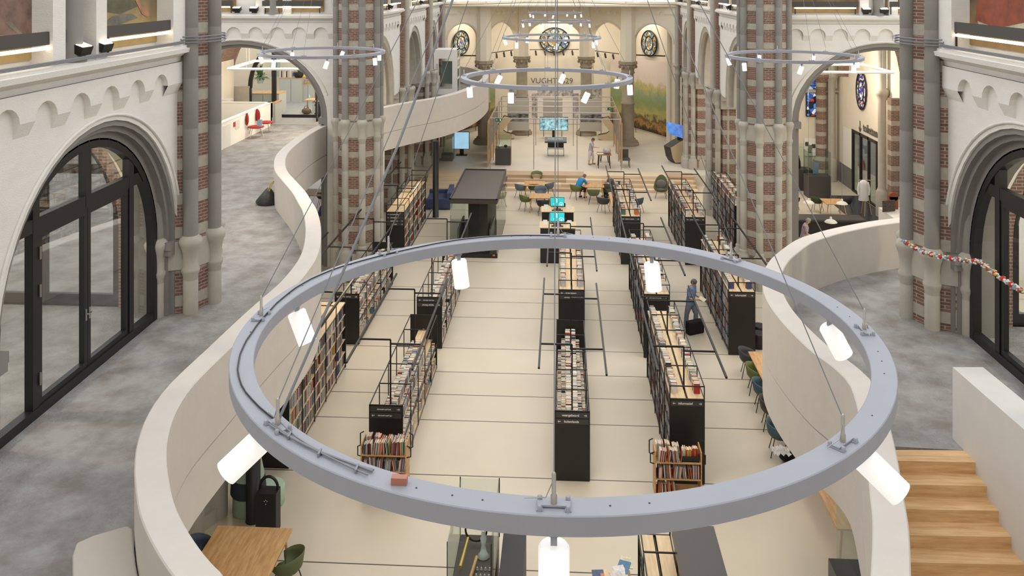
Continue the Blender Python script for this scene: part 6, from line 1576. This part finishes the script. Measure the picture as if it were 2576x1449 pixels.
mb.box(q.x-1.4, q.y-1.7, ZT+.03, q.x-.2, q.y-1.1, ZT+.1); mb.build('paper_pile', mat('paper_pile', (222, 220, 212), .8, noise=.15, nscale=15), label='loose white paper pile lying on the white stair box wall', cat='paper')
# light floor rugs: the office and gallery beyond the arch have pale carpet
mb = MB(); mb.box(-16.5, 41.3, ZG, -9.7, 52.2, ZG+.012); mb.build('office_carpet', CARPET, label='pale grey carpet on the gallery office floor', cat='carpet')
# ================================================================= right chapel
mb = MB(); XE = 16.0
mb.box(8.5, 51.5, 0, 16.2, 51.7, 10.2)
yd0, yd1 = PX(2207, 500, XE).y, PX(2146, 460, XE).y
mb.box(XE, yd1, 0, XE+.25, 51.7, 10.2); mb.box(XE, 34.6, 0, XE+.25, yd0, 10.2); mb.box(XE, yd0, 3.4, XE+.25, yd1, 10.2)
struct(mb, 'wall_chapel_right', CREAM)
mb = MB(); mb.box(XE-.02, yd1, 0, XE, PX(2113, 400, XE).y, 1.15); struct(mb, 'trim_grey_dado', mat('grey_dado', (120, 120, 120)))
mb = MB(); mb.box(XE-.015, yd1, 1.15, XE-.005, PX(2122, 400, XE).y, 3.3); struct(mb, 'trim_white_strip', WHITE)
# columns in the corner and at the wall
for (x, y, r, mt) in ((15.55, 51.1, .22, STONE), (15.0, 51.2, .3, PIER), (15.7, PX(2219, 300, 15.7).y, .2, STONE)):
    mb = MB(); mb.lathe([(r*1.5, 0), (r*1.5, 1.2), (r*1.2, 1.3), (r, 1.4), (r, 5.7), (r*1.5, 5.95), (r*1.7, 6.0), (r*1.7, 6.2), (r, 6.3), (r, 10)], (x, y, 0), 12, 0); struct(mb, 'column_chapel', mt)
mb = MB(); yb_ = PX(2228, 300, 15.3).y; mb.box(15.45, yb_-.3, 1.3, 15.95, yb_+.15, 6.0); struct(mb, 'pier_chapel', PIER)
mb = MB(); sweep(mb, [(8.4, 51.45), (16, 51.45)], [(0, 5.0), (.2, 5.1), (.2, 5.2), (0, 5.3)]); struct(mb, 'trim_chapel_sill', STONE)
mb = MB()
for i in range(12):
    t0, t1 = math.pi*i/12, math.pi*(i+1)/12
    mb.quad(*[(XE-.6+.6*k, 44.9+4.6*math.cos(t)*-1, 6.2+3.7*math.sin(t)) for k, t in ((0, t0), (1, t0), (1, t1), (0, t1))])
struct(mb, 'ceiling_vault_right', BRICK)
a = PY(2028, 292, 51.4); b = PY(2066, 190, 51.4); R_ = thing('stained_glass_window', 'tall rectangular blue stained glass window in the right chapel', 'window', ((a.x+b.x)/2, 51.4, a.z)); w_ = (b.x-a.x)/2
mb = MB(); mb.box(-w_, -.02, 0, w_, .04, b.z-a.z); mb.build('glass', SGB, R_)
mb = MB()
for z in (0, (b.z-a.z)*.35, (b.z-a.z)*.75, b.z-a.z): mb.beam((-w_, -.03, z), (w_, -.03, z), .05)
for x in (-w_, w_): mb.beam((x, -.03, 0), (x, -.03, b.z-a.z), .06)
mb.build('lead_frame', BLACK, R_)
q = PX(2168, 228, XE-.04); roundel((XE-.04, q.y, q.z), (-1, 0, 0), .75, 1.0, SGC, 'oval purple and white stained glass window above the toilet sign')
# text with arrow: ↓ toiletten, running along the wall
q0 = PX(2170, 347, XE-.03); q1 = PX(2208, 371, XE-.03)
M = Matrix.Translation((XE-.03, (q0.y+q1.y)/2, 3.78)) @ Matrix.Rotation(-math.pi/2, 4, 'Z') @ Matrix.Rotation(math.pi/2, 4, 'X')
DL = mat('dark_letters', (90, 86, 84)); R_ = thing('wall_sign', 'dark wall lettering toiletten with a down arrow above the glass doors', 'sign', (XE-.03, q0.y, 3.7))
text('toiletten', .62, M, DL, R_, 'lettering', extr=.006, bold=.008)
qa = PX(2163, 344, XE-.03); mb = MB(); ya = qa.y
mb.box(XE-.035, ya-.04, 3.5, XE-.025, ya+.04, 4.05); mb.beam((XE-.03, ya, 3.48), (XE-.03, ya+.18, 3.68), .01, .07); mb.beam((XE-.03, ya, 3.48), (XE-.03, ya-.18, 3.68), .01, .07)
mb.build('down_arrow', DL, R_, world=True)
# entrance doors
R_ = thing('door_3', None, None, (XE, yd0, 0)); R_['kind'] = 'structure'; W = yd1-yd0
mb = MB()
for y in (0, W*.33, W*.66, W): mb.box(-.06, y-.07, 0, .06, y+.07, 3.4)
mb.box(-.06, 0, 3.25, .06, W, 3.4); mb.box(-.06, 0, 0, .06, W, .1); mb.build('frame', DOORF, R_)
mb = MB(); mb.box(-.01, .05, .1, .01, W-.05, 3.25); mb.build('glass_pane', GLASS, R_)
mb = MB(); mb.box(18.5, 40, 0, 18.7, 56, 6); struct(mb, 'wall_porch', mat('porch_grey', (120, 128, 138), .8, noise=.2, nscale=2))
mb = MB(); q = PX(2167, 420, 18.4); mb.lathe([(.45, -.02), (.45, .02)], (0, 0, 0), 20, 0, Matrix.Translation((18.4, q.y, q.z)) @ Matrix.Rotation(math.pi/2, 4, 'Y')); mb.build('red_disc_sign', mat('sign_red', (190, 60, 56)), label='red round sign seen through the entrance doors', cat='sign')
# poster, banner
a = PY(2023, 348, 51.42); b = PY(2053, 392, 51.42); R_ = thing('poster', 'white poster with four dark photos in the right chapel', 'poster', ((a.x+b.x)/2, 51.42, b.z)); w_ = (b.x-a.x)/2; h = a.z-b.z
mb = MB(); mb.box(-w_, -.02, 0, w_, .02, h); pb = mb.build('sheet', WHITE, R_); mb = MB()
for x, z in ((-.28, .68), (.0, .5), (.28, .56), (-.05, .28)): mb.box((x-.15)*2*w_, -.025, (z-.12)*h, (x+.15)*2*w_, -.02, (z+.12)*h)
mb.build('photo', mat('dark_photo', (90, 86, 82), .5, noise=.7, nscale=8), pb)
y0_, y1_ = PX(2290, 400, XE-.05).y, PX(2247, 400, XE-.05).y
mb = MB(); mb.box(XE-.06, y0_, 1.6, XE-.03, y1_, 4.0); mb.build('wall_banner', mat('winter_photo', (190, 186, 196), .7, noise=.6, nscale=1.6, rgb2=(96, 92, 100), stretch=(1, 2.5, .8)), label='large greyish purple winter tree photo at the right', cat='banner')
vitrine(2018, 480, 1.15, .9, 1.15, 1.3, 'farther dark showcase with a black white figure in the right chapel', z=0)
vitrine(2062, 499, 1.2, .9, 1.15, 1.3, 'nearer dark showcase with a tablet in the right chapel', z=0)
q = PZ(2015, 478, 0); R_ = thing('figurine', 'black cloaked figurine with white apron in the farther chapel showcase', 'figurine', (q.x-.1, q.y+.45, 1.16))
mb = MB(); mb.lathe([(.22, 0), (.2, .3), (.13, .6), (.08, .75), (.09, .85), (.03, .95)], (0, 0, 0), 12); mb.build('cloak', BLACKP, R_); mb = MB(); mb.ell((-.06, -.16, .28), (.1, .06, .24)); mb.build('apron', WHITE, R_)
q = PZ(2060, 497, 0); mb = MB(); mb.box(-.14, -.02, 0, .14, .02, .62, 0, Matrix.Translation((q.x-.05, q.y+.45, 1.17)) @ Matrix.Rotation(-.25, 4, 'X') @ Matrix.Rotation(.15, 4, 'Y')); mb.build('tablet', mat('tablet_blue', (96, 120, 140), .2), label='upright blue grey tablet in the nearer chapel showcase', cat='tablet')
tpx(2062, 2132, 499, 514, .75, 'oak table in the right chapel with dark chairs', splay=.05)
for (px, py, col, lb, rz) in ((2056, 532, 'dark green', 'dark green shell chair left of the chapel table', -.6), (2127, 534, 'black', 'black shell chair right of the chapel table', .5), (1996, 530, 'black', 'black shell chair next to the right striped pier', -.5)):
    q = PZ(px, py, 0); shell_chair(q.x, q.y, 0, rz, col, lb)
a = PZ(1968, 537, .85); b = PZ(2150, 537, .85); c = PZ(2168, 554, .85)
R_ = thing('counter_table', 'big black topped table behind the right curved parapet', 'table', ((a.x+b.x)/2, c.y, 0)); w_ = (b.x-a.x)/2; d = a.y-c.y
mb = MB(); mb.box(-w_, 0, .7, w_+.15, d, .85); o = mb.build('table_top', mat('black_leather_top', (48, 46, 44), .4), R_); bv = o.modifiers.new('b', 'BEVEL'); bv.width = .04
mb = MB(); mb.box(-w_+.2, .15, 0, w_-.1, d-.15, .7); mb.build('base', BLACKP, R_)
for (px, py, D, lb) in ((2090, 556, 34.6, 'nearest cream enamel pendant lamp over the black table'), (2034, 508, 38.0, 'left cream enamel pendant lamp in the right chapel'), (2118, 510, 38.0, 'right cream enamel pendant lamp in front of the oak chapel table')):
    q = PD(px, py, D); R_ = thing('pendant_lamp', lb, 'lamp', tuple(q))
    mb = MB(); mb.lathe([(.25, -.05), (.24, -.03), (.17, .03), (.07, .07), (.05, .08), (.05, .14), (.03, .17)], (0, 0, 0), 20); mb.build('shade', mat('cream_enamel', (226, 220, 204), .3), R_)
    mb = MB(); mb.tube([(0, 0, .16), (0, 0, 6.5)], .006, 5); mb.build('cord', CABLE, R_)
# coat stand with white coat
q = PZ(2178, 541, 0); R_ = thing('coat_stand', 'wooden coat stand with a white coat near the entrance doors', 'coat stand', tuple(q))
for a in range(3): mb = MB(); t = a*2.1; mb.tube([(0, 0, 1.7), (.28*math.cos(t), .28*math.sin(t), 0)], .022, 8); mb.build('leg', OAK, R_)
mb = MB(); mb.tube([(-.35, 0, 1.72), (.35, 0, 1.72)], .02, 8); mb.build('cross_bar', OAK, R_)
mb = MB(); mb.lathe([(.2, .0), (.22, .03), (.17, .45), (.19, .8), (.15, .95), (.05, 1.02)], (0, 0, 0), 9, 0, Matrix.Translation((-.12, -.05, .72)) @ Matrix.Diagonal((1.2, .6, 1, 1)))
for sx in (-1, 1): mb.tube([(-.12+sx*.2, -.05, 1.62), (-.12+sx*.27, -.06, 1.3), (-.12+sx*.24, -.07, 1.0)], [.06, .06, .05], 8)
o = mb.build('white_coat', mat('white_cloth', (226, 226, 224), .9, bump=.8, bscale=7), None, label=None)
o.parent = None; o.location = tuple(q); tag(o, 'white coat hanging on the wooden coat stand', 'coat')
a = PZ(2222, 530, 1.1); b = PZ(2266, 549, 1.1)
mb = MB(); mb.box(a.x, b.y-1, 0, b.x+1, a.y+.6, 1.1); mb.build('white_counter', WHITE, label='white counter ledge right behind the right parapet', cat='counter')
mb = MB(); q = PZ(2236, 532, 1.12); mb.box(-.34, -.03, 0, .34, .03, .5, 0, Matrix.Translation(tuple(q)) @ Matrix.Rotation(.4, 4, 'Z')); mb.build('dark_sign_board', mat('dark_brown_sign', (40, 30, 26), .5, noise=.5, nscale=14, rgb2=(90, 80, 70)), label='small dark sign standing on the white counter', cat='sign')
mb = MB(); q = PZ(2246, 524, 1.12); mb.box(-.2, -.12, 0, .2, .12, .55, 0, Matrix.Translation(tuple(q))); mb.lathe([(.2, -.12), (.2, .12)], (0, 0, 0), 16, 0, Matrix.Translation((q.x, q.y, q.z+.55)) @ Matrix.Rotation(math.pi/2, 4, 'X')); mb.build('wooden_clock_box', mat('reddish_wood', (132, 66, 36), .4), label='reddish brown round topped wooden box on the white counter', cat='box')
# ================================================================= floral garland on the right
P3 = [PD(2272, 606, 17.2), PD(2310, 628, 17.0), PD(2350, 642, 16.8), PD(2400, 651, 16.5), PD(2440, 657, 16.2), PD(2465, 659, 16.0), PD(2492, 680, 15.6), PD(2530, 706, 15.1), PD(2576, 736, 14.6), PD(2640, 775, 14.0)]
pp = smooth(P3, 12); random.seed(6)
R_ = thing('flower_garland', 'white and blue flower garland with red blossoms strung across the right near arch', 'garland', tuple(P3[0]))
mb = MB(); mb.tube([p for p in pp], .018, 6); mb.build('cord', mat('garland_cord', (150, 150, 130), .9), R_, world=True)
mb = MB(); cs = 0
for i, p in enumerate(pp):
    for k in range(4):
        o = Vector([random.uniform(-.035, .035) for _ in range(3)]); mb.ell(tuple(p+o+Vector((0, 0, 0))), (.026, .026, .02), random.choice((0, 0, 1, 2)), 6)
mb.build('small_blossoms', [mat('blossom_white', (216, 220, 222), .8), mat('blossom_blue', (130, 160, 180), .8), mat('blossom_yellow', (206, 186, 90), .8)], R_, world=True)
for i in range(4, len(pp), 6):
    mb = MB(); mb.ell(tuple(pp[i]), (.05, .05, .045), 0, 10)
    for a in range(5): mb.ell((pp[i].x+.03*math.cos(a*1.26), pp[i].y+.0, pp[i].z+.03*math.sin(a*1.26)), (.025, .04, .025), 0, 6)
    mb.build('red_blossom', mat('blossom_red', (186, 60, 44), .8), R_, world=True)
# ================================================================= people
def skin_mesh(name, chains, m, parent, sub=2):
    """chains: lists of (point, (rx, ry)); a chain may start at an existing named point"""
    vs = []; es = []; rad = []; named = {}
    for ch_ in chains:
        prev = None
        for it in ch_:
            if isinstance(it, str): prev = named[it]; continue
            nm, p, r = it
            vs.append(tuple(p)); rad.append(r if isinstance(r, tuple) else (r, r)); i = len(vs)-1
            if nm: named[nm] = i
            if prev is not None: es.append((prev, i))
            prev = i
    me = bpy.data.meshes.new(name); me.from_pydata(vs, es, []); me.materials.append(m)
    o = bpy.data.objects.new(name, me); COL.objects.link(o)
    me.skin_vertices.new() if hasattr(me.skin_vertices, 'new') else None
    md = o.modifiers.new('skin', 'SKIN'); 
    if not me.skin_vertices: 
        bm = bmesh.new(); bm.from_mesh(me); bm.verts.layers.skin.verify(); bm.to_mesh(me); bm.free()
    for i, r in enumerate(rad):
        me.skin_vertices[0].data[i].radius = r; me.skin_vertices[0].data[i].use_root = (i == 0)
    md.use_smooth_shade = True
    s = o.modifiers.new('sub', 'SUBSURF'); s.levels = sub; s.render_levels = sub
    dg = bpy.context.evaluated_depsgraph_get(); me2 = bpy.data.meshes.new_from_object(o.evaluated_get(dg))
    o.modifiers.clear(); o.data = me2; me2.materials.clear(); me2.materials.append(m)
    for p in me2.polygons: p.use_smooth = True
    if parent: o.parent = parent
    return o
SKIN = mat('skin', (206, 156, 128), .6)
def person(loc, rz, label, J, shirt, trousers, hair, shoes, short=True, crop=False, extra=None, bald=False, hairlen=0):
    """J: joint positions in metres, local frame looks to +Y. Keys pelvis chest neck head (centre), sh/el/ha L,R, hip/kn/an/toe L,R"""
    root = thing('person', label, 'person', loc, rz)
    V_ = {k: Vector(v) for k, v in J.items()}
    hd = V_['head']; nk = V_['neck']; up = (hd-nk).normalized(); fwd = Vector(J.get('look', (0, 1, -.2))).normalized()
    ch_ = [[('pel', V_['pelvis'], (.135, .1)), ('wai', V_['pelvis'].lerp(V_['chest'], .5), (.13, .095)), ('chest', V_['chest'], (.15, .1)), ('nb', nk-up*.02, (.06, .055)), ('n', nk+up*.03, (.052, .052)), ('jaw', hd-up*.06+fwd*.012, (.062, .07)), ('skull', hd+up*.02-fwd*.008, (.076, .088)), (None, hd+up*.085-fwd*.01, (.05, .058))]]
    for s in 'LR':
        e, h_ = V_['el'+s], V_['ha'+s]; d = (h_-e).normalized()
        ch_.append(['chest', (None, V_['sh'+s], (.055, .055)), (None, V_['sh'+s].lerp(e, .5), (.047, .047)), (None, e, (.038, .038)), (None, e.lerp(h_, .55), (.034, .034)), ('w'+s, h_-d*.07, (.024, .022)), ('palm'+s, h_, (.034, .018))])
        side = d.cross(Vector((0, 0, 1))); side = side.normalized() if side.length > .1 else Vector((1, 0, 0))
        nrm = side.cross(d)
        for k, (o_, ln) in enumerate(((-.027, .062), (-.009, .075), (.009, .072), (.026, .055))):
            b0 = h_+d*.025+side*o_; b1 = b0+d*ln*.5+nrm*-.004; b2 = b0+d*ln-nrm*.018
            ch_.append(['palm'+s, (None, b0, (.009, .009)), (None, b1, (.008, .008)), (None, b2, (.0065, .0065))])
        sg = -1 if s == 'L' else 1
        ch_.append(['palm'+s, (None, h_-d*.02-side*.032*sg, (.010, .010)), (None, h_+d*.02-side*.055*sg, (.008, .008))])
        hp, kn, an = V_['hip'+s], V_['kn'+s], V_['an'+s]; to = V_['toe'+s]
        ch_.append(['pel', (None, hp, (.088, .09)), (None, hp.lerp(kn, .5), (.078, .08)), (None, kn, (.055, .058)), (None, kn.lerp(an, .35), (.053, .057)), (None, an, (.036, .038)), (None, an.lerp(to, .5)-Vector((0, 0, .02)), (.036, .03)), (None, to, (.034, .022))])
    skin_mesh('body', ch_, SKIN, root)
    f = MB()
    sd = fwd.cross(up).normalized(); fu = sd.cross(fwd)
    fc = hd + fwd*.088
    f.ell(tuple(hd+fwd*.092-fu*.01), (.012, .016, .02), 0, 8)
    f.build('nose', SKIN, root)
    for s in (-1, 1):
        f = MB(); f.ell(tuple(hd+sd*.078*s-fu*.005-fwd*.01), (.014, .02, .032), 0, 8); f.build('ear', SKIN, root)
        f = MB(); f.ell(tuple(hd+fwd*.078+sd*.03*s+fu*.012), (.010, .008, .007), 0, 8); f.build('eye', BLACKP, root)
    f = MB(); f.ell(tuple(hd+fwd*.082-fu*.047), (.022, .01, .006), 0, 8); f.build('mouth', mat('lips', (170, 92, 80)), root)
    if not bald:
        h = MB(); random.seed(1)
        h.ell(tuple(hd+fu*.032-fwd*.016), (.089, .098, .092), 0, 16)
        h.ell(tuple(hd-fu*(.02+hairlen)-fwd*.045), (.082, .062, .075), 0, 14)
        for k in range(26):
            a = random.uniform(0, 6.28); e = random.uniform(.1, 1.4); dv = Vector((math.cos(a)*math.cos(e), math.sin(a)*math.cos(e)*1.0, math.sin(e)))
            h.ell(tuple(hd+fu*.03-fwd*.014+Vector((dv.x*.07, dv.y*.078, dv.z*.074))), (.03, .03, .024), 0, 8)
        h.build('hair', mat('hair_%d_%d' % hair[:2], hair, .8, noise=.4, nscale=40), root)
    X_ = Vector((1, 0, 0))
    def loft(mb, rings, n=20):
        vs = []; m_ = len(rings)
        for i, (c_, rx, ry) in enumerate(rings):
            t = (rings[min(i+1, m_-1)][0]-rings[max(i-1, 0)][0]).normalized(); yv = t.cross(X_).normalized()
            vs += [c_ + X_*rx*math.cos(2*math.pi*j/n) + yv*ry*math.sin(2*math.pi*j/n) for j in range(n)]
        mb.add(vs, [(i*n+j, i*n+(j+1) % n, (i+1)*n+(j+1) % n, (i+1)*n+j) for i in range(m_-1) for j in range(n)], 0, True)
        mb.add(vs[:n], [tuple(range(n))[::-1]]); mb.add(vs[-n:], [tuple(range(n))])
    pv, cv = V_['pelvis'], V_['chest']; dn = (pv-cv).normalized()
    sm_ = MB(); sho = (V_['shL']+V_['shR'])*.5
    loft(sm_, [(pv+dn*.10, .178, .142), (pv, .182, .146), (pv.lerp(cv, .45), .166, .132), (pv.lerp(cv, .8), .186, .140), (cv.lerp(sho, .5), .198, .138), (sho+up*.005, .185, .112), (sho.lerp(nk, .5)+up*.012, .125, .092), (nk-up*.015, .074, .070)])
    for s in 'LR':
        e, h_, sh = V_['el'+s], V_['ha'+s], V_['sh'+s]
        sm_.ell(tuple(sh), (.084, .088, .086), 0, 14); sm_.ell(tuple(sh.lerp(sho, .45)-up*.02), (.085, .115, .075), 0, 14)
        pts = [sh, sh.lerp(e, .35), sh.lerp(e, .75)] + ([] if short else [e, e.lerp(h_, .7)])
        sm_.tube(pts, [.076, .070, .064] + ([] if short else [.052, .042]), 14)
    sm_.build('shirt', shirt, root)
    tm = MB()
    for s in 'LR':
        hp, kn, an = V_['hip'+s], V_['kn'+s], V_['an'+s]
        pts = [hp+(hp-kn).normalized()*.05, hp, hp.lerp(kn, .5), kn, kn.lerp(an, .45)] + ([] if crop else [kn.lerp(an, .95)])
        tm.tube(pts, [.085, .108, .096, .076, .074] + ([] if crop else [.066]), 16); tm.ell(tuple(kn), (.077, .077, .077), 0, 12)
    tm.ell(tuple(pv-Vector((0, 0, .03))), (.168, .132, .13), 0, 18)
    tm.build('trousers', trousers, root)
    for s in 'LR':
        an, to = V_['an'+s], V_['toe'+s]; d = (to-an); d.z = 0; d.normalize()
        mb = MB(); a = math.atan2(d.y, d.x)
        mb.ell((0, 0, 0), (.135, .05, .045), 0, 12, Matrix.Translation((an.x+d.x*.07, an.y+d.y*.07, .045)) @ Matrix.Rotation(a, 4, 'Z')); mb.build('shoe', mat('shoe_%d' % shoes[0], shoes, .6), root)
    if extra: extra(root)
    return root
def stand(H=1.66, lean=0, look=(0, 1, -.5), hands=None, step=.0):
    k = H/1.66
    J = dict(pelvis=(0, 0, .90), chest=(0, .01+lean*.4, 1.22), neck=(0, .02+lean*.7, 1.41), head=(0, .05+lean, 1.535), shL=(-.175, .0+lean*.6, 1.34), shR=(.175, 0+lean*.6, 1.34),
             elL=(-.24, .0, 1.08), elR=(.24, 0, 1.08), haL=(-.2, .1, .85), haR=(.2, .1, .85), hipL=(-.09, 0, .86), hipR=(.09, 0, .86), knL=(-.1, .03+step, .48), knR=(.1, .03-step, .48), anL=(-.11, step, .08), anR=(.11, -step, .08), toeL=(-.14, .15+step, .03), toeR=(.14, .15-step, .03))
    J.update(hands or {}); J = {a: tuple(c*k for c in b) for a, b in J.items()}; J['look'] = look
    return J
BLUET = mat('heather_blue_shirt', (116, 146, 186), .9, noise=.15, nscale=14)
DENIM = mat('light_denim', (132, 144, 152), .9, noise=.18, nscale=9)
q = PZ(1737, 826, 0)
def book_in_hand(root):
    o = thing('open_book', 'open white booklet held by the woman in blue', 'book', tuple(q), root.rotation_euler.z)
    for s in (-1, 1): mb = MB(); mb.box(0, -.11, 0, s*.13 if s > 0 else .0, .11, .008, 0, Matrix.Translation((.0, .40, 1.04)) @ Matrix.Rotation(-.35, 4, 'X') @ Matrix.Rotation(-s*.2, 4, 'Y')) if s > 0 else mb.box(-.13, -.11, 0, 0, .11, .008, 0, Matrix.Translation((.0, .40, 1.04)) @ Matrix.Rotation(-.35, 4, 'X') @ Matrix.Rotation(.2, 4, 'Y')); mb.build('page', PAGES, o)
person(tuple(q), math.radians(-122), 'woman with short grey hair, blue T-shirt and jeans reading a booklet between the bookcases',
       stand(1.67, .07, (0, 1, -.75), dict(elL=(-.22, .06, 1.06), elR=(.22, .06, 1.06), haL=(-.09, .34, 1.03), haR=(.09, .34, 1.03)), .12), BLUET, DENIM, (112, 104, 96), (176, 152, 120), extra=book_in_hand)
q2 = PZ(1486, 414, ZP)
person(tuple(q2), math.radians(-100), 'woman in light grey top and pale cropped trousers reaching out on the platform',
       stand(1.60, .1, (0, 1, -.6), dict(elR=(.26, .2, 1.14), haR=(.2, .52, 1.12), elL=(-.24, .02, 1.05), haL=(-.18, .12, .82)), .1), mat('light_grey_top', (176, 178, 182), .9), mat('pale_pink_trousers', (214, 202, 196), .9), (112, 84, 62), (150, 126, 100), crop=True)
def sit(lean=.25, look=(0, 1, -.6), hands=None, sh=.46):
    J = dict(pelvis=(0, -.02, sh+.1), chest=(0, .06+lean*.5, sh+.40), neck=(0, .1+lean, sh+.56), head=(0, .16+lean*1.25, sh+.66), shL=(-.18, .08+lean*.85, sh+.50), shR=(.18, .08+lean*.85, sh+.50),
             elL=(-.26, .2+lean, sh+.30), elR=(.26, .2+lean, sh+.30), haL=(-.1, .42+lean, sh+.33), haR=(.12, .42+lean, sh+.33), hipL=(-.1, .05, sh+.09), hipR=(.1, .05, sh+.09), knL=(-.14, .43, sh+.06), knR=(.14, .43, sh+.06), anL=(-.14, .3, .08), anR=(.14, .38, .08), toeL=(-.15, .45, .03), toeR=(.15, .52, .03))
    J.update(hands or {}); J['look'] = look; return J
q3 = PZ(1452, 500, 0)
person(tuple(q3), math.atan2(*(lambda d: (d.y, d.x))(PZ(1490, 492, 0)-q3)) - math.pi/2, 'grey haired man in bright blue polo bent over the oak table', sit(.30), mat('bright_blue_polo', (44, 132, 186), .9), mat('dark_shorts', (52, 50, 48), .9), (120, 116, 108), (40, 40, 42), crop=True)
q4 = PZ(1541, 496, 0)
person(tuple(q4), math.radians(100), 'bald man in patterned shirt sitting behind the far bookcase at the oak table', sit(.05, (0, 1, -.2)), mat('patterned_shirt', (108, 108, 112), .9, noise=.6, nscale=30), mat('dark_shorts', (52, 50, 48)), (190, 150, 120), (60, 60, 60), bald=True)
q5 = PD(2022, 600, 36.0); q5.z = 0
person((q5.x, q5.y, 0), math.radians(-105), 'grey haired man in checked short sleeved shirt beside the right parapet', stand(1.72, .12, (0, 1, -.7), dict(elL=(-.27, .0, 1.1), elR=(.25, .12, 1.08), haR=(.1, .3, 1.0), haL=(-.2, .15, .88))), mat('checked_shirt', (196, 184, 190), .9, noise=.35, nscale=22, rgb2=(130, 110, 130)), mat('beige_trousers', (170, 156, 132), .9), (176, 172, 164), (90, 80, 70))
emit_books()
